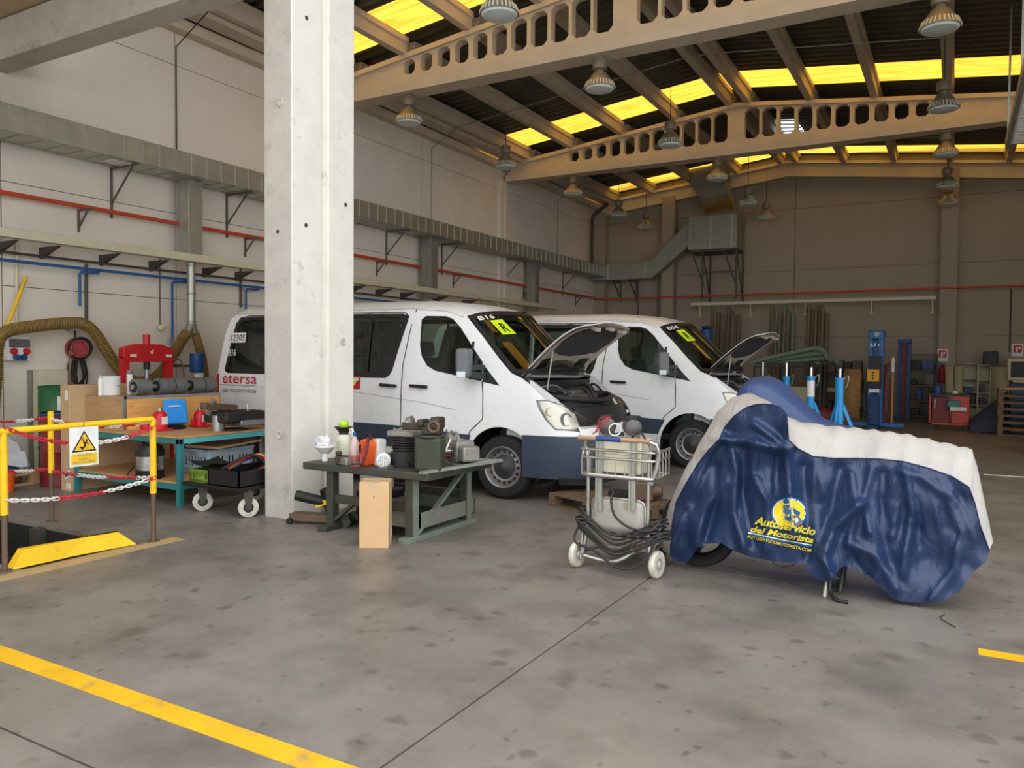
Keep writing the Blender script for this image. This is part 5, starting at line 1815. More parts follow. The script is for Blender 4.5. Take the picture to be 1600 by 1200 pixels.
# orange starter charger
q = on(572, 727, BZ)
t = thing('charger', 'orange battery charger with red cables on the low bench', 'charger', (q.x, q.y, BZ), rz=-.3)
MB().prism([(-.055, -.05, 0), (.06, -.05, 0), (.09, -.05, .20), (.05, -.05, .25), (-.04, -.05, .23), (-.06, -.05, .12)], (0, .13, 0)).build('housing', 'orange', t, bevel=.018)
MB().box(-.035, -.005, -.053, -.049, .12, .19).build('panel', 'print_black', t)
MB().tube(spline([(-.03, .01, .23), (0, .01, .285), (.05, .01, .28), (.06, .01, .235)], 5), .011, 8).build('handle', 'black', t)
for k in range(4):
    MB().tube(spline([(.09, -.03 - .01 * k, .22), (.11 + .01 * k, -.06, .26), (.10 + .01 * k, -.08, .12), (.03 + .02 * k, -.09 - .01 * k, .02), (.05, -.10, .10), (.10, -.07, .20)], 6), .006, 6).build('cable', 'cable_red' if k % 2 == 0 else 'cable_black', t)
MB().tube(spline([(.08, -.09, .10), (.08, -.12, .02), (.06, -.15, .012), (.02, -.17, .008)], 6), .006, 6).build('cable', 'cable_red', t)
MB().box(.02, .12, .05, .14, 0, .24).build('rear_box', 'paper', t, bevel=.008)
# small motor with perforated fan cap
q = on(599, 731, BZ)
t = thing('electric_motor', 'small grey motor with white perforated fan cap', 'motor', (q.x, q.y, BZ))
ax = Vector((.62, -.78, 0))
c0 = Vector((0, 0, .068))
MB().lathe([(.05, 0), (.05, -.22)], c0, ax, 20).lathe([(.001, -.22), (.05, -.22)], c0, ax, 20).build('body', 'cast_alu', t)
MB().lathe([(.001, .035), (.05, .033), (.064, .02), (.066, 0), (.066, -.04)], c0, ax, 24).build('fan_cap', 'white', t)
e1 = ax.cross(Vector((0, 0, 1))).normalized()
b = MB()
for rr, n_ in ((.014, 6), (.028, 10), (.042, 14)):
    for k in range(n_):
        a = 2 * PI * k / n_
        p = c0 + ax * .0345 + e1 * (rr * math.cos(a)) + Vector((0, 0, rr * math.sin(a)))
        b.cyl(p - ax * .002, p + ax * .0015, .0042, n=6)
o = b.build('vent_hole', 'print_black', t)
o['kind'] = 'stuff'
MB().box(-.05, .05, -.02, .12, 0, .02).build('foot', 'cast_alu', t)
# rusty part
q = on(537, 726, BZ)
t = thing('carburettor', 'small grimy carburettor at the front edge of the low bench', 'engine part', (q.x, q.y, BZ))
MB().cbox((-.04, .02, .04), (.10, .09, .08), rz=.3).cyl((-.06, 0, .08), (-.06, 0, .12), .03, n=12).build('body', 'vise_dark', t, bevel=.012)
MB().cbox((.05, -.02, .035), (.09, .07, .07), rz=-.2).build('cover', 'cast_alu', t, bevel=.01)
for k in range(4):
    MB().cyl((.02 + .018 * k, -.06, .02 + .03 * (k % 2)), (.02 + .018 * k, -.075, .02 + .03 * (k % 2)), .008, n=8).build('bolt', 'chrome', t)
# compressor
q = on(629, 729, BZ)
t = thing('compressor', 'black finned compressor cylinder with pale head on the low bench', 'compressor', (q.x, q.y + .03, BZ))
MB().lathe([(.001, 0), (.12, 0), (.125, .02), (.125, .13), (.10, .15), (.10, .155)], n=26).build('crankcase', 'engine_dark', t)
for k in range(5):
    MB().lathe([(.08, .158 + .022 * k), (.118, .158 + .022 * k), (.118, .168 + .022 * k), (.08, .168 + .022 * k)], n=26).build('fin', 'engine_dark', t)
MB().lathe([(.08, .155), (.08, .27)], n=20).build('barrel', 'engine_dark', t)
MB().cbox((0, 0, .30), (.27, .20, .055), rz=.2).build('head', 'cast_alu', t, bevel=.015)
for k in range(6):
    a = .4 + k * PI / 3
    MB().cyl((.10 * math.cos(a), .075 * math.sin(a), .32), (.10 * math.cos(a), .075 * math.sin(a), .345), .012, n=8).build('bolt', 'cast_alu', t)
MB().cyl((.10, -.05, .07), (.16, -.08, .07), .04, n=14).build('port', 'engine_dark', t)
# olive box with the vise on it
q = on(668, 737, BZ)
vb = thing('metal_canister', 'square olive metal canister standing under the vise', 'canister', (q.x - .02, q.y + .07, BZ), rz=.35)
MB().box(-.12, .12, -.11, .11, 0, .30).build('body', 'olive_box', vb, bevel=.03, seg=3)
MB().lathe([(.125, .296), (.13, .305), (.125, .315), (.001, .315)], n=26).build('lid', 'bench_olive', vb)
vq = Vector((q.x - .02, q.y + .07, BZ + .317))
vi = thing('bench_vise', 'dark worn bench vise on the olive canister', 'vise', vq, rz=.2)
MB().box(-.06, .10, -.07, .07, 0, .06).build('base', 'vise_dark', vi, bevel=.012)
MB().box(.02, .11, -.08, .08, .05, .155).build('fixed_jaw', 'vise_dark', vi, bevel=.02)
MB().box(-.26, .03, -.045, .045, .035, .10).build('slide', 'vise_dark', vi, bevel=.012)
MB().box(-.10, -.04, -.085, .085, .07, .13).build('moving_jaw', 'vise_dark', vi, bevel=.015)
MB().cyl((-.22, 0, .10), (-.17, 0, .115), .045, n=16).build('screw_plate', 'alu', vi)
MB().torus((.065, -.082, .075), (0, 1, 0), .045, .014, 18, 8).build('jaw_ring', 'rust_steel', vi)
# leaning white rod
q = on(683, 735, BZ)
tag(MB().cyl((q.x, q.y, BZ), (q.x + .06, q.y + .12, BZ + .27), .008, n=8).build('white_rod', 'white'), 'thin white rod leaning against the olive canister', 'rod')
# cast gearbox
q = on(713, 728, BZ)
t = thing('cast_gearbox', 'cast aluminium gearbox housing with round bearing cover', 'gearbox', (-4.0, 6.08, BZ + .021), rz=-.5)
MB().box(-.13, .12, -.10, .10, 0, .20).build('housing', 'cast_alu', t, bevel=.02)
MB().lathe([(.001, .03), (.06, .03), (.085, .0), (.085, -.06)], (.02, -.11, .20), (0, -1, 0), 22).build('bearing_cover', 'cast_alu', t)
MB().lathe([(.015, .05), (.03, .05), (.03, 0)], (.05, -.13, .11), (0, -1, 0), 14).build('shaft_nut', 'chrome', t)
MB().lathe([(.001, .045), (.03, .045), (.04, 0)], (.02, -.12, .07), (0, -1, 0), 16).build('shaft_seal', 'drum_red', t)
MB().box(.12, .24, -.09, .09, .02, .16).build('tail_housing', 'cast_alu', t, bevel=.02)
for k in range(6):
    a = 2 * PI * k / 6
    MB().torus((.02 + .10 * math.cos(a), -.12, .20 + .10 * math.sin(a)), (0, 1, 0), .014, .006, 12, 6).build('lug', 'cast_alu', t)
MB().torus((.14, -.12, .245), (0, 1, 0), .035, .009, 16, 6).build('lifting_eye', 'cast_alu', t)
# things on the floor under the bench
t = thing('drain_tray', 'long grey metal drain tray on castors under the low bench', 'tray', (-4.38, 5.98, 0), rz=.0)
for r_ in ((-.33, .33, -.45, -.435, .10, .24), (-.33, .33, .435, .45, .10, .24), (-.33, -.315, -.45, .45, .10, .24), (.315, .33, -.45, .45, .10, .24)):
    MB().box(*r_).build('side', 'galv_dull', t)
MB().box(-.33, .33, -.45, .45, .09, .10).build('bottom', 'black', t)
for x_ in (-.28, .28):
    for y_ in (-.4, .4):
        MB().lathe([(.001, -.012), (.04, -.012), (.04, .012), (.001, .012)], (x_, y_, .04), (1, .2, 0), 14).build('castor', 'black', t)
        MB().box(x_ - .02, x_ + .02, y_ - .02, y_ + .02, .05, .09).build('castor_fork', 'steel_dark', t)
q = gnd(500, 828)
t = thing('floor_jack', 'dark trolley jack lying under the end of the low bench', 'jack', (-5.2, 5.62, 0), rz=.3)
MB().bar((-.38, 0, .06), (.20, 0, .06), .14, .08).build('frame', 'rust_steel', t, bevel=.015)
for s_ in (-1, 1):
    MB().lathe([(.001, -.025), (.06, -.025), (.06, .025), (.001, .025)], (.22, s_ * .09, .06), (0, 1, 0), 18).build('wheel', 'bench_olive', t)
    MB().lathe([(.001, -.02), (.03, -.02), (.03, .02), (.001, .02)], (-.36, s_ * .08, .03), (0, 1, 0), 14).build('wheel', 'black', t)
MB().bar((.05, 0, .10), (-.05, .05, .34), .10, .10).build('pump_block', 'black', t, bevel=.02)
MB().cyl((.02, .02, .2), (-.32, -.02, .27), .05, n=14).build('cylinder', 'black', t)
MB().bar((.0, -.02, .22), (-.12, .0, .18), .04, .05).build('lever', 'yellow_paint', t)
tag(MB().cbox((-4.87, 6.0, .16), (.28, .42, .32), rz=.0).build('toolbox', 'black', bevel=.02), 'black toolbox on the floor under the low bench', 'toolbox')
tag(MB().cbox((-4.87, 5.95, .402), (.24, .30, .16), rz=.3).build('paper_carton', 'paper', bevel=.01), 'small open white carton on the black toolbox', 'carton')

# carton
c0, c1, c2 = gnd(561, 857), gnd(607, 857), gnd(623, 846)
ux = Vector((c1.x - c0.x, c1.y - c0.y, 0))
w_ = ux.length
ang = math.atan2(ux.y, ux.x)
t = thing('cardboard_box', 'upright light cardboard box standing before the low bench', 'carton', (c0.x, c0.y, 0), rz=ang)
hz = pY(585, 752, (c0.y + c1.y) / 2).z - .012
MB().box(0, w_, 0, .25, 0, hz).build('box', 'cardboard_tan', t, bevel=.005)
MB().box(w_ * .36, w_ * .64, -.001, .0, hz - .06, hz - .005).box(w_ * .36, w_ * .64, 0, .25, hz, hz + .001).build('tape', 'tape', t)
MB().box(w_, w_ + .001, .15, .24, .06, .14).build('label', 'print_white', t)
MB().box(w_, w_ + .001, .03, .04, .05, .20).build('print_mark', 'print_black', t)
MB().cyl((w_ * .5, -.0015, hz * .78), (w_ * .5, .002, hz * .78), .006, n=8).build('staple_hole', 'print_black', t)
MB().box(0, w_ * .98, .123, .127, hz + .0005, hz + .0015).build('flap_gap', 'print_black', t)

# ---- luggage trolley
TY = 5.46
xl, xr = pY(918, 800, TY).x, pY(1013, 800, TY).x
zt = pY(960, 686, TY).z
tr = thing('luggage_trolley', 'chromed luggage trolley with wire basket and blue grip', 'trolley', ((xl + xr) / 2, TY, 0), world=True)
zb_ = pY(960, 744, TY).z
for x_, sx_ in ((xl, -1), (xr, 1)):
    MB().tube(spline([(x_ + sx_ * .03, TY - .02, .12), (x_, TY, .35), (x_, TY, zb_ + .1), (x_ + sx_ * .02, TY - .01, zt - .06), (x_ + sx_ * .0, TY - .03, zt)], 6), .015, 10).build('upright', 'trolley_steel', tr)
MB().tube([(xl - .07, TY - .03, zt), (xr + .02, TY - .03, zt)], .017, 12).build('push_bar', 'wood_grip', tr)
MB().tube([(xl + .08, TY - .03, zt), (xl + .28, TY - .03, zt)], .0195, 12).build('grip', 'blue_grip', tr)
MB().tube([(xr + .0, TY - .03, zt), (xr + .06, TY - .02, zt - .02), (xr + .075, TY, zt - .08), (xr + .06, TY, zt - .20), (xr + .02, TY, zt - .32)], .018, 10).build('brake_lever', 'trolley_steel', tr)
BD = .34
for z_, r_ in ((zt - .085, .011), (zt - .145, .011)):
    MB().tube(spline([(xl - .05, TY + BD, z_), (xl - .055, TY + .03, z_), (xl - .02, TY - .02, z_), (xl + .06, TY - .03, z_), (xr - .06, TY - .03, z_), (xr + .02, TY - .02, z_), (xr + .05, TY + .03, z_), (xr + .045, TY + BD, z_)], 5), r_, 8).build('basket_rail', 'trolley_steel', tr)
MB().tube(spline([(xl - .02, TY + BD, zb_), (xl - .03, TY + .03, zb_), (xl - .0, TY - .02, zb_), (xl + .06, TY - .03, zb_), (xr - .06, TY - .03, zb_), (xr + .02, TY - .02, zb_), (xr + .03, TY + .03, zb_), (xr + .02, TY + BD, zb_)], 5), .018, 10).build('basket_base_rail', 'trolley_steel', tr)
MB().tube([(xl - .02, TY + BD, zb_), (xr + .02, TY + BD, zb_)], .012, 8).build('basket_base_rail', 'trolley_steel', tr)
for k in range(9):
    x_ = xl - .04 + (xr - xl + .07) * k / 8
    MB().tube([(x_, TY - .028, zt - .145), (x_, TY - .028, zb_)], .004, 6).build('basket_wire', 'trolley_steel', tr)
for k in range(5):
    y_ = TY + .03 + BD * k / 4.6
    for x_ in (xl - .045, xr + .045):
        MB().tube([(x_, y_, zt - .09), (x_, y_, zb_)], .005, 6).build('basket_wire', 'trolley_steel', tr)
for k in range(7):
    x_ = xl + (xr - xl) * k / 6
    MB().tube([(x_, TY - .02, zb_), (x_, TY + BD, zb_)], .005, 6).build('basket_wire', 'trolley_steel', tr)
for px in (938, 990):
    x_ = pY(px, 740, TY + .02).x
    z0_ = pY(px, 797, TY + .02).z
    b = MB()
    b.box(x_ - .027, x_ - .012, TY - .012, TY + .004, z0_, zt - .02).box(x_ + .012, x_ + .027, TY - .012, TY + .004, z0_, zt - .02).box(x_ - .012, x_ + .012, TY + .0, TY + .004, z0_, zt - .02)
    b.build('slotted_strip', 'galv', tr)
pz1, pz0_ = pY(960, 779, TY + .02).z, pY(960, 833, TY).z
pl = [(xl + .03, pz0_), (xr - .03, pz0_), (xr - .03, pz1 - .05), (xr - .045, pz1 - .015), (xr - .08, pz1), (xl + .08, pz1), (xl + .045, pz1 - .015), (xl + .03, pz1 - .05)]
MB().fill(pl, [], lambda a, c: (a, TY + .02, c), .1).build('back_sheet', 'trolley_sheet', tr, solid=.003)
MB().tube([(a, TY + .02, c) for a, c in pl[1:] + pl[:1]], .009, 8).build('sheet_frame', 'trolley_steel', tr)
# lower chassis
ch = .13
MB().tube(spline([(xl - .03, TY - .02, .14), (xl - .02, TY + .10, ch), (xl + .10, TY + .55, ch), (xl + .16, TY + .95, ch + .02)], 5), .016, 10).build('side_rail', 'trolley_steel', tr)
MB().tube(spline([(xr + .03, TY - .02, .14), (xr + .02, TY + .10, ch), (xr - .10, TY + .55, ch), (xr - .16, TY + .95, ch + .02)], 5), .016, 10).build('side_rail', 'trolley_steel', tr)
MB().tube([(xl + .16, TY + .95, ch + .02), (xr - .16, TY + .95, ch + .02)], .016, 10).build('nose_rail', 'trolley_steel', tr)
MB().tube(spline([(xl - .03, TY, .10), (xl + .12, TY + .02, .075), (xl + .24, TY + .02, .085), (xl + .34, TY + .10, .14), (xl + .40, TY + .3, ch)], 5), .016, 10).build('axle_tube', 'trolley_steel', tr)
MB().box(xl + .05, xr - .05, TY + .10, TY + .62, ch + .03, ch + .04).build('load_deck', 'trolley_sheet', tr)
for wx in (gnd(899, 887), gnd(1024, 905)):
    c = Vector((wx.x, wx.y + .03, .102))
    w = MB().lathe([(.05, -.02), (.075, -.024), (.095, -.02), (.102, -.008), (.102, .008), (.095, .02), (.075, .024), (.05, .02)], c, (1, -.12, 0), 30).build('wheel', 'castor_tyre', tr)
    MB().lathe([(.001, .034), (.02, .032), (.03, .02), (.055, .018), (.075, .024)], c, (1, -.12, 0), 24).lathe([(.001, -.034), (.02, -.032), (.03, -.02), (.055, -.018), (.075, -.024)], c, (1, -.12, 0), 24).build('hub', 'trolley_sheet', w)
    s_ = 1 if wx.x > -2.2 else -1
    MB().prism([(c.x - s_ * .05, TY - .04, .08), (c.x - s_ * .05, TY + .06, .10), (c.x - s_ * .05, TY + .05, .28), (c.x - s_ * .05, TY - .0, .30)], (s_ * .01, 0, 0)).build('wheel_bracket', 'trolley_sheet', tr)
c = Vector((xr - .12, TY + .72, .06))
w = MB().lathe([(.001, -.02), (.058, -.02), (.06, 0), (.058, .02), (.001, .02)], c, (.5, 1, 0), 20).build('front_wheel', 'rubber', tr)
MB().box(c.x - .03, c.x + .03, c.y - .03, c.y + .03, .06, ch).build('front_fork', 'trolley_sheet', tr)
w = MB().lathe([(.001, -.02), (.058, -.02), (.06, 0), (.058, .02), (.001, .02)], (xl + .12, TY + .72, .06), (.5, 1, 0), 20).build('front_wheel', 'rubber', tr)
# coiled cable over the trolley
cb = thing('power_cable', 'thick black cable coiled round the lower trolley frame', 'cable', ((xl + xr) / 2, TY, .4), world=True)
rn = random.Random(4)
for k in range(6):
    z0_ = .40 - .028 * k
    a = rn.uniform(.0, .06)
    sg_ = .10 + .035 * rn.random()
    pts = [(xl - .04 - a, TY + .0, z0_ + .06), (xl + .06, TY - .05 - a * .5, z0_ - .01), ((xl + xr) / 2, TY - .06 - a * .4, z0_ - sg_), (xr - .06, TY - .05 - a * .4, z0_ - .05), (xr + .07 + a, TY - .02, z0_ + .03), (xr + .08 + a, TY + .10, z0_ + .02), ((xl + xr) / 2, TY + .16, z0_ - .02), (xl - .04, TY + .10, z0_ + .05)]
    MB().tube(spline(pts, 7, closed=True), .0095, 8, closed=True).build('coil', 'cable_black', cb)
MB().tube(spline([tuple(pY(958, 768, TY - .03)), tuple(pY(955, 785, TY - .05)), tuple(pY(962, 808, TY - .06)), tuple(pY(985, 825, TY - .07)), tuple(pY(1015, 830, TY - .07)), (xr + .09, TY - .02, .42)], 7), .0095, 8).build('loose_end', 'cable_black', cb)
MB().tube(spline([(xl - .06, TY - .01, .34), tuple(pY(898, 845, TY - .04)), tuple(pY(930, 862, TY - .06)), tuple(pY(960, 885, TY - .10)), tuple(pY(985, 888, TY - .10)), tuple(pY(1012, 870, TY - .06)), (xr + .09, TY - .02, .36)], 7), .0095, 8).build('loose_end', 'cable_black', cb)
MB().cyl(pY(955, 760, TY - .03), pY(958, 772, TY - .03), .014, n=10).build('plug', 'black', cb)
# charger box in the basket
xa, xb = pY(938, 715, TY + .05).x, pY(1003, 715, TY + .05).x
zc1 = zt + .0
cg = thing('starter_unit', 'cream metal starter box standing in the trolley basket', 'charger', ((xa + xb) / 2, TY + .15, zb_ + .02), world=True)
MB().box(xa, xb, TY + .03, TY + .26, zb_ + .018, zc1).build('case', 'charger_cream', cg, bevel=.01)
MB().box(xa + .02, xb - .03, TY + .027, TY + .029, zb_ + .16, zb_ + .163).build('seam', 'grey_print', cg)
MB().box(xb - .06, xb - .04, TY + .026, TY + .029, zb_ + .03, zb_ + .05).build('vent', 'print_black', cg)
MB().tube(spline([(xb - .10, TY + .10, zc1), (xb - .06, TY + .08, zc1 + .05), (xb - .01, TY + .08, zc1 + .04), (xb + .03, TY + .08, zc1 - .03)], 6), .009, 8).build('lead', 'cable_black', cg)
# two starter motors on top
for px0, lab in ((948, 'grimy starter motor with red wires on the cream starter box'), (988, 'grimy grey alternator on the cream starter box')):
    c = pY(px0, 668, TY + .14)
    s = thing('starter_motor' if px0 == 948 else 'alternator', lab, 'engine part', (c.x, TY + .14, zc1 + .001), world=True)
    zc = zc1 + .085
    MB().lathe([(.001, -.12), (.04, -.12), (.062, -.10), (.066, -.02), (.066, .05), (.06, .07), (.03, .09), (.001, .09)], (c.x, TY + .14, zc), (.5, -.86, 0), 22).build('body', 'engine_grey', s)
    MB().box(c.x - .05, c.x + .05, TY + .10, TY + .18, zc1 + .001, zc - .04).build('foot', 'cast_alu', s)
    MB().box(c.x - .04, c.x + .05, TY + .08, TY + .2, zc + .05, zc + .085).build('terminal_cover', 'engine_dark', s, bevel=.01)
    if px0 == 948:
        for k in range(4):
            MB().tube(spline([(c.x - .08 + .02 * k, TY + .05, zc - .06 + .012 * k), (c.x - .02, TY + .02, zc - .03 + .025 * k), (c.x + .04, TY + .02 - .01 * k, zc + .03 + .015 * k), (c.x + .07, TY + .05, zc + .07)], 5), .004, 6).build('wire', 'cable_red', s)
        MB().torus((c.x + .10, TY + .06, zc - .02), (.5, -.86, 0), .045, .005, 20, 6).build('wire', 'white', s)
# pallet by the van
make_pallet('pallet', 'wooden pallet on the floor between the van and the trolley', (-3.12, 7.72, 0), -.42, 'pallet_dark', 1.2, .8)
make_pallet('pallet', 'pale new wooden pallet half hidden behind the trolley', (-1.93, 8.62, 0), .12, 'pallet_wood', 1.0, .8)
t = thing('gear_casing', 'dark rusty gear casing on the pallet before the van', 'engine part', (-2.82, 7.72, .145))
MB().cbox((0, 0, .10), (.26, .22, .20), rz=.4).cyl((.1, 0, .1), (.22, .05, .1), .07, n=16).build('casing', 'rust_steel', t, bevel=.02)
MB().cbox((-.22, .02, .035), (.24, .16, .07), rz=-.2).build('sump', 'engine_dark', t, bevel=.01)
# ================================================================== covered motorcycles
def cover_mat(name, rgb, rough, spec_var=0.12):
    m = mat(name, rgb, rough, var=spec_var, scale=3, rvar=0.1)
    nt = m.node_tree
    N, L = nt.nodes, nt.links
    b = N['Principled BSDF']
    tc = N.new('ShaderNodeTexCoord')
    mp = N.new('ShaderNodeMapping')
    mp.inputs['Scale'].default_value = (1.6, 1.0, 0.7)
    L.new(tc.outputs['Object'], mp.inputs['Vector'])
    w = N.new('ShaderNodeTexNoise')
    w.inputs['Scale'].default_value = 5
    w.inputs['Detail'].default_value = 3
    w.inputs['Distortion'].default_value = 1.2
    L.new(mp.outputs['Vector'], w.inputs['Vector'])
    v = N.new('ShaderNodeTexVoronoi')
    v.feature = 'DISTANCE_TO_EDGE'
    v.inputs['Scale'].default_value = 9
    L.new(w.outputs['Color'], v.inputs['Vector'])
    b1 = N.new('ShaderNodeBump')
    b1.inputs['Strength'].default_value = 0.55
    b1.inputs['Distance'].default_value = 0.03
    L.new(w.outputs['Fac'], b1.inputs['Height'])
    b2 = N.new('ShaderNodeBump')
    b2.inputs['Strength'].default_value = 0.22
    b2.inputs['Distance'].default_value = 0.01
    L.new(v.outputs['Distance'], b2.inputs['Height'])
    L.new(b1.outputs['Normal'], b2.inputs['Normal'])
    L.new(b2.outputs['Normal'], b.inputs['Normal'])
    return m


cover_mat('cover_navy', (36, 55, 90), 0.33)
cover_mat('cover_silver', (184, 178, 170), 0.42)
cover_mat('cover_blue', (58, 78, 122), 0.42)
mat('logo_yellow', (246, 222, 30), 0.5, var=0.04)
mat('logo_blue', (24, 100, 168), 0.5, var=0.04)
YC = 5.93
CTRL = [(1047, 868, .10), (1056, 785, .10), (1090, 725, .16), (1124, 686, .24), (1165, 637, .34), (1195, 640, .40), (1222, 640, .46), (1229, 660, .46), (1232, 690, .40), (1250, 705, .27), (1270, 713, .22), (1337, 716, .20), (1412, 721, .20), (1487, 744, .20), (1514, 761, .17), (1523, 785, .14), (1546, 860, .10),
        (1200, 690, .42), (1200, 760, .37), (1140, 760, .27), (1100, 820, .20), (1060, 850, .14), (1255, 760, .29), (1300, 780, .27), (1228, 830, .37), (1180, 840, .33), (1270, 850, .34), (1290, 890, .35), (1350, 840, .27), (1340, 890, .25), (1420, 850, .26), (1480, 860, .20), (1450, 935, .23), (1394, 930, .24), (1500, 915, .17), (1525, 885, .12), (1400, 760, .25), (1440, 800, .24), (1130, 845, .24)]
FOLDS = [([(1231, 652), (1230, 720), (1236, 800), (1240, 840)], .055, 8), ([(1300, 903), (1286, 872), (1300, 825), (1342, 788)], .07, 10), ([(1045, 865), (1070, 795), (1108, 705), (1130, 682)], .035, 8),
         ([(1140, 690), (1150, 740), (1145, 800), (1160, 855)], .04, 8), ([(1182, 690), (1176, 740), (1200, 790), (1196, 860)], .035, 7), ([(1405, 735), (1440, 745), (1480, 775), (1502, 830), (1492, 890), (1455, 936)], .03, 9),
         ([(1430, 830), (1445, 870)], -.05, 34), ([(1362, 730), (1350, 780), (1357, 830)], .025, 7), ([(1414, 725), (1426, 800), (1410, 895)], .035, 9), ([(1088, 852), (1100, 795), (1136, 752)], .035, 9),
         ([(1178, 662), (1214, 688), (1229, 702)], .045, 7), ([(1128, 686), (1170, 690), (1217, 702)], .05, 8), ([(1312, 735), (1300, 790), (1290, 840)], -.035, 14), ([(1120, 730), (1118, 790), (1104, 840)], -.03, 9),
         ([(1165, 700), (1162, 770), (1178, 850)], -.03, 9), ([(1215, 715), (1213, 770), (1222, 800)], -.03, 8), ([(1255, 730), (1262, 800), (1262, 870)], -.035, 11), ([(1380, 740), (1378, 820), (1390, 880)], -.025, 10),
         ([(1330, 850), (1370, 870), (1400, 920)], .03, 10), ([(1355, 900), (1330, 870)], -.02, 8), ([(1465, 745), (1500, 790), (1520, 840)], .018, 6), ([(1330, 740), (1338, 800), (1325, 850)], .025, 8)]
rn = random.Random(21)
for k in range(44):
    x0 = rn.uniform(1060, 1510)
    y0 = rn.uniform(700, 850)
    L_ = rn.uniform(25, 70)
    an = rn.uniform(1.2, 1.9)
    FOLDS.append(([(x0, y0), (x0 + L_ * math.cos(an), y0 + L_ * math.sin(an))], rn.choice((1, -1)) * rn.uniform(.005, .012), rn.uniform(6, 9)))


def seg_d(px, py, a, c):
    dx, dy = c[0] - a[0], c[1] - a[1]
    t = max(0, min(1, ((px - a[0]) * dx + (py - a[1]) * dy) / (dx * dx + dy * dy)))
    return math.hypot(px - a[0] - t * dx, py - a[1] - t * dy)


def coff(px, py):
    sw = so = 0
    for x, y, o in CTRL:
        w = 1 / ((px - x) ** 2 + (py - y) ** 2 + 60) ** 1.5
        sw += w
        so += w * o
    o = so / sw
    for ln, amp, wd in FOLDS:
        d = min(seg_d(px, py, a, c) for a, c in zip(ln, ln[1:]))
        if d < wd * 3:
            o += 1.5 * amp * math.exp(-(d / (wd * .85)) ** 2)
    return o


def cov(px, py, ex=0.0):
    return at(px, py, 1, YC - coff(px, py) - ex)


EDGE = [(1047, 868), (1050, 820), (1056, 785), (1072, 755), (1090, 725), (1107, 703), (1124, 686), (1131, 669), (1147, 650), (1165, 637), (1180, 632), (1195, 631), (1208, 632), (1221, 637), (1229.5, 648), (1231, 667), (1232, 687), (1247, 701), (1270, 713), (1303, 716), (1337, 716), (1375, 717), (1412, 721), (1450, 731), (1487, 744), (1514, 761), (1523, 785), (1532, 822), (1546, 860)]
CENT = [(1036, 856), (1038, 822), (1046, 790), (1060, 756), (1074, 728), (1088, 703), (1099, 684), (1110, 663), (1122, 644), (1137, 627), (1150, 619), (1162, 615), (1176, 616), (1192, 622), (1206, 632), (1220, 645), (1232, 653), (1250, 658), (1285, 664), (1318, 667), (1350, 670), (1384, 674), (1418, 679), (1458, 688), (1496, 696), (1519, 702), (1527, 728), (1540, 792), (1552, 846)]
HEM = [(1540, 878), (1532, 884), (1519, 896), (1499, 924), (1476, 937), (1450, 942), (1412, 941), (1394, 935), (1375, 916), (1360, 901), (1337, 890), (1319, 884), (1311, 890), (1300, 907), (1289, 909), (1270, 901), (1259, 890), (1262, 881), (1210, 877), (1176, 871), (1150, 862), (1127, 849), (1109, 849), (1090, 856), (1075, 878), (1056, 878)]
mc = thing('motorcycle_cover', 'navy and silver motorcycle cover with yellow shop logo draped over a motorcycle', 'cover', (-.8, YC, 0), world=True)
vs_, fs_ = cdt(EDGE + HEM, [], 4.2)
near = [cov(*v) for v in vs_]
MB().add(near, fs_).build('side_panel', 'cover_navy', mc, sharp=80, normals=False)
MB().add([(p.x, YC + min(.24, YC - p.y), p.z - max(0, YC - p.y - .24) * .9) for p in near], [tuple(reversed(f)) for f in fs_]).build('side_panel', 'cover_navy', mc, sharp=80, normals=False)


def dense_pairs():
    out = []
    for (a, b_), (c, d) in zip(zip(EDGE, CENT), list(zip(EDGE, CENT))[1:]):
        n = max(2, int(math.hypot(c[0] - a[0], c[1] - a[1]) / 5.5))
        for k in range(n):
            t = k / n
            out.append(((a[0] + (c[0] - a[0]) * t, a[1] + (c[1] - a[1]) * t), (b_[0] + (d[0] - b_[0]) * t, b_[1] + (d[1] - b_[1]) * t)))
    out.append((EDGE[-1], CENT[-1]))
    return out


prs = dense_pairs()
V = []
NS = 14
rn = random.Random(8)
for e, c in prs:
    E = cov(*e)
    C = at(c[0], c[1], 1, YC)
    for k in range(NS + 1):
        t = 2 * k / NS - 1
        a = abs(t) ** 1.8
        o_ = YC - E.y
        ez = E.z if t < 0 else E.z - max(0, o_ - .24) * .9
        y = YC + t * (o_ if t < 0 else min(.24, o_))
        j = 0 if abs(t) == 1 else .006 * math.sin(e[0] * .21 + t * 4) + rn.uniform(-.002, .002)
        V.append((C.x + (E.x - C.x) * a, y, C.z + (ez - C.z) * a + j))
m_ = NS + 1
MB().add(V, [(i * m_ + k, (i + 1) * m_ + k, (i + 1) * m_ + k + 1, i * m_ + k + 1) for i in range(len(prs) - 1) for k in range(NS)]).build('centre_strip', 'cover_silver', mc, sharp=80, normals=False)
# seams between strip and sides
MB().tube([cov(*e, .003) for e, c in prs], .004, 6).build('seam', 'cover_navy', mc)
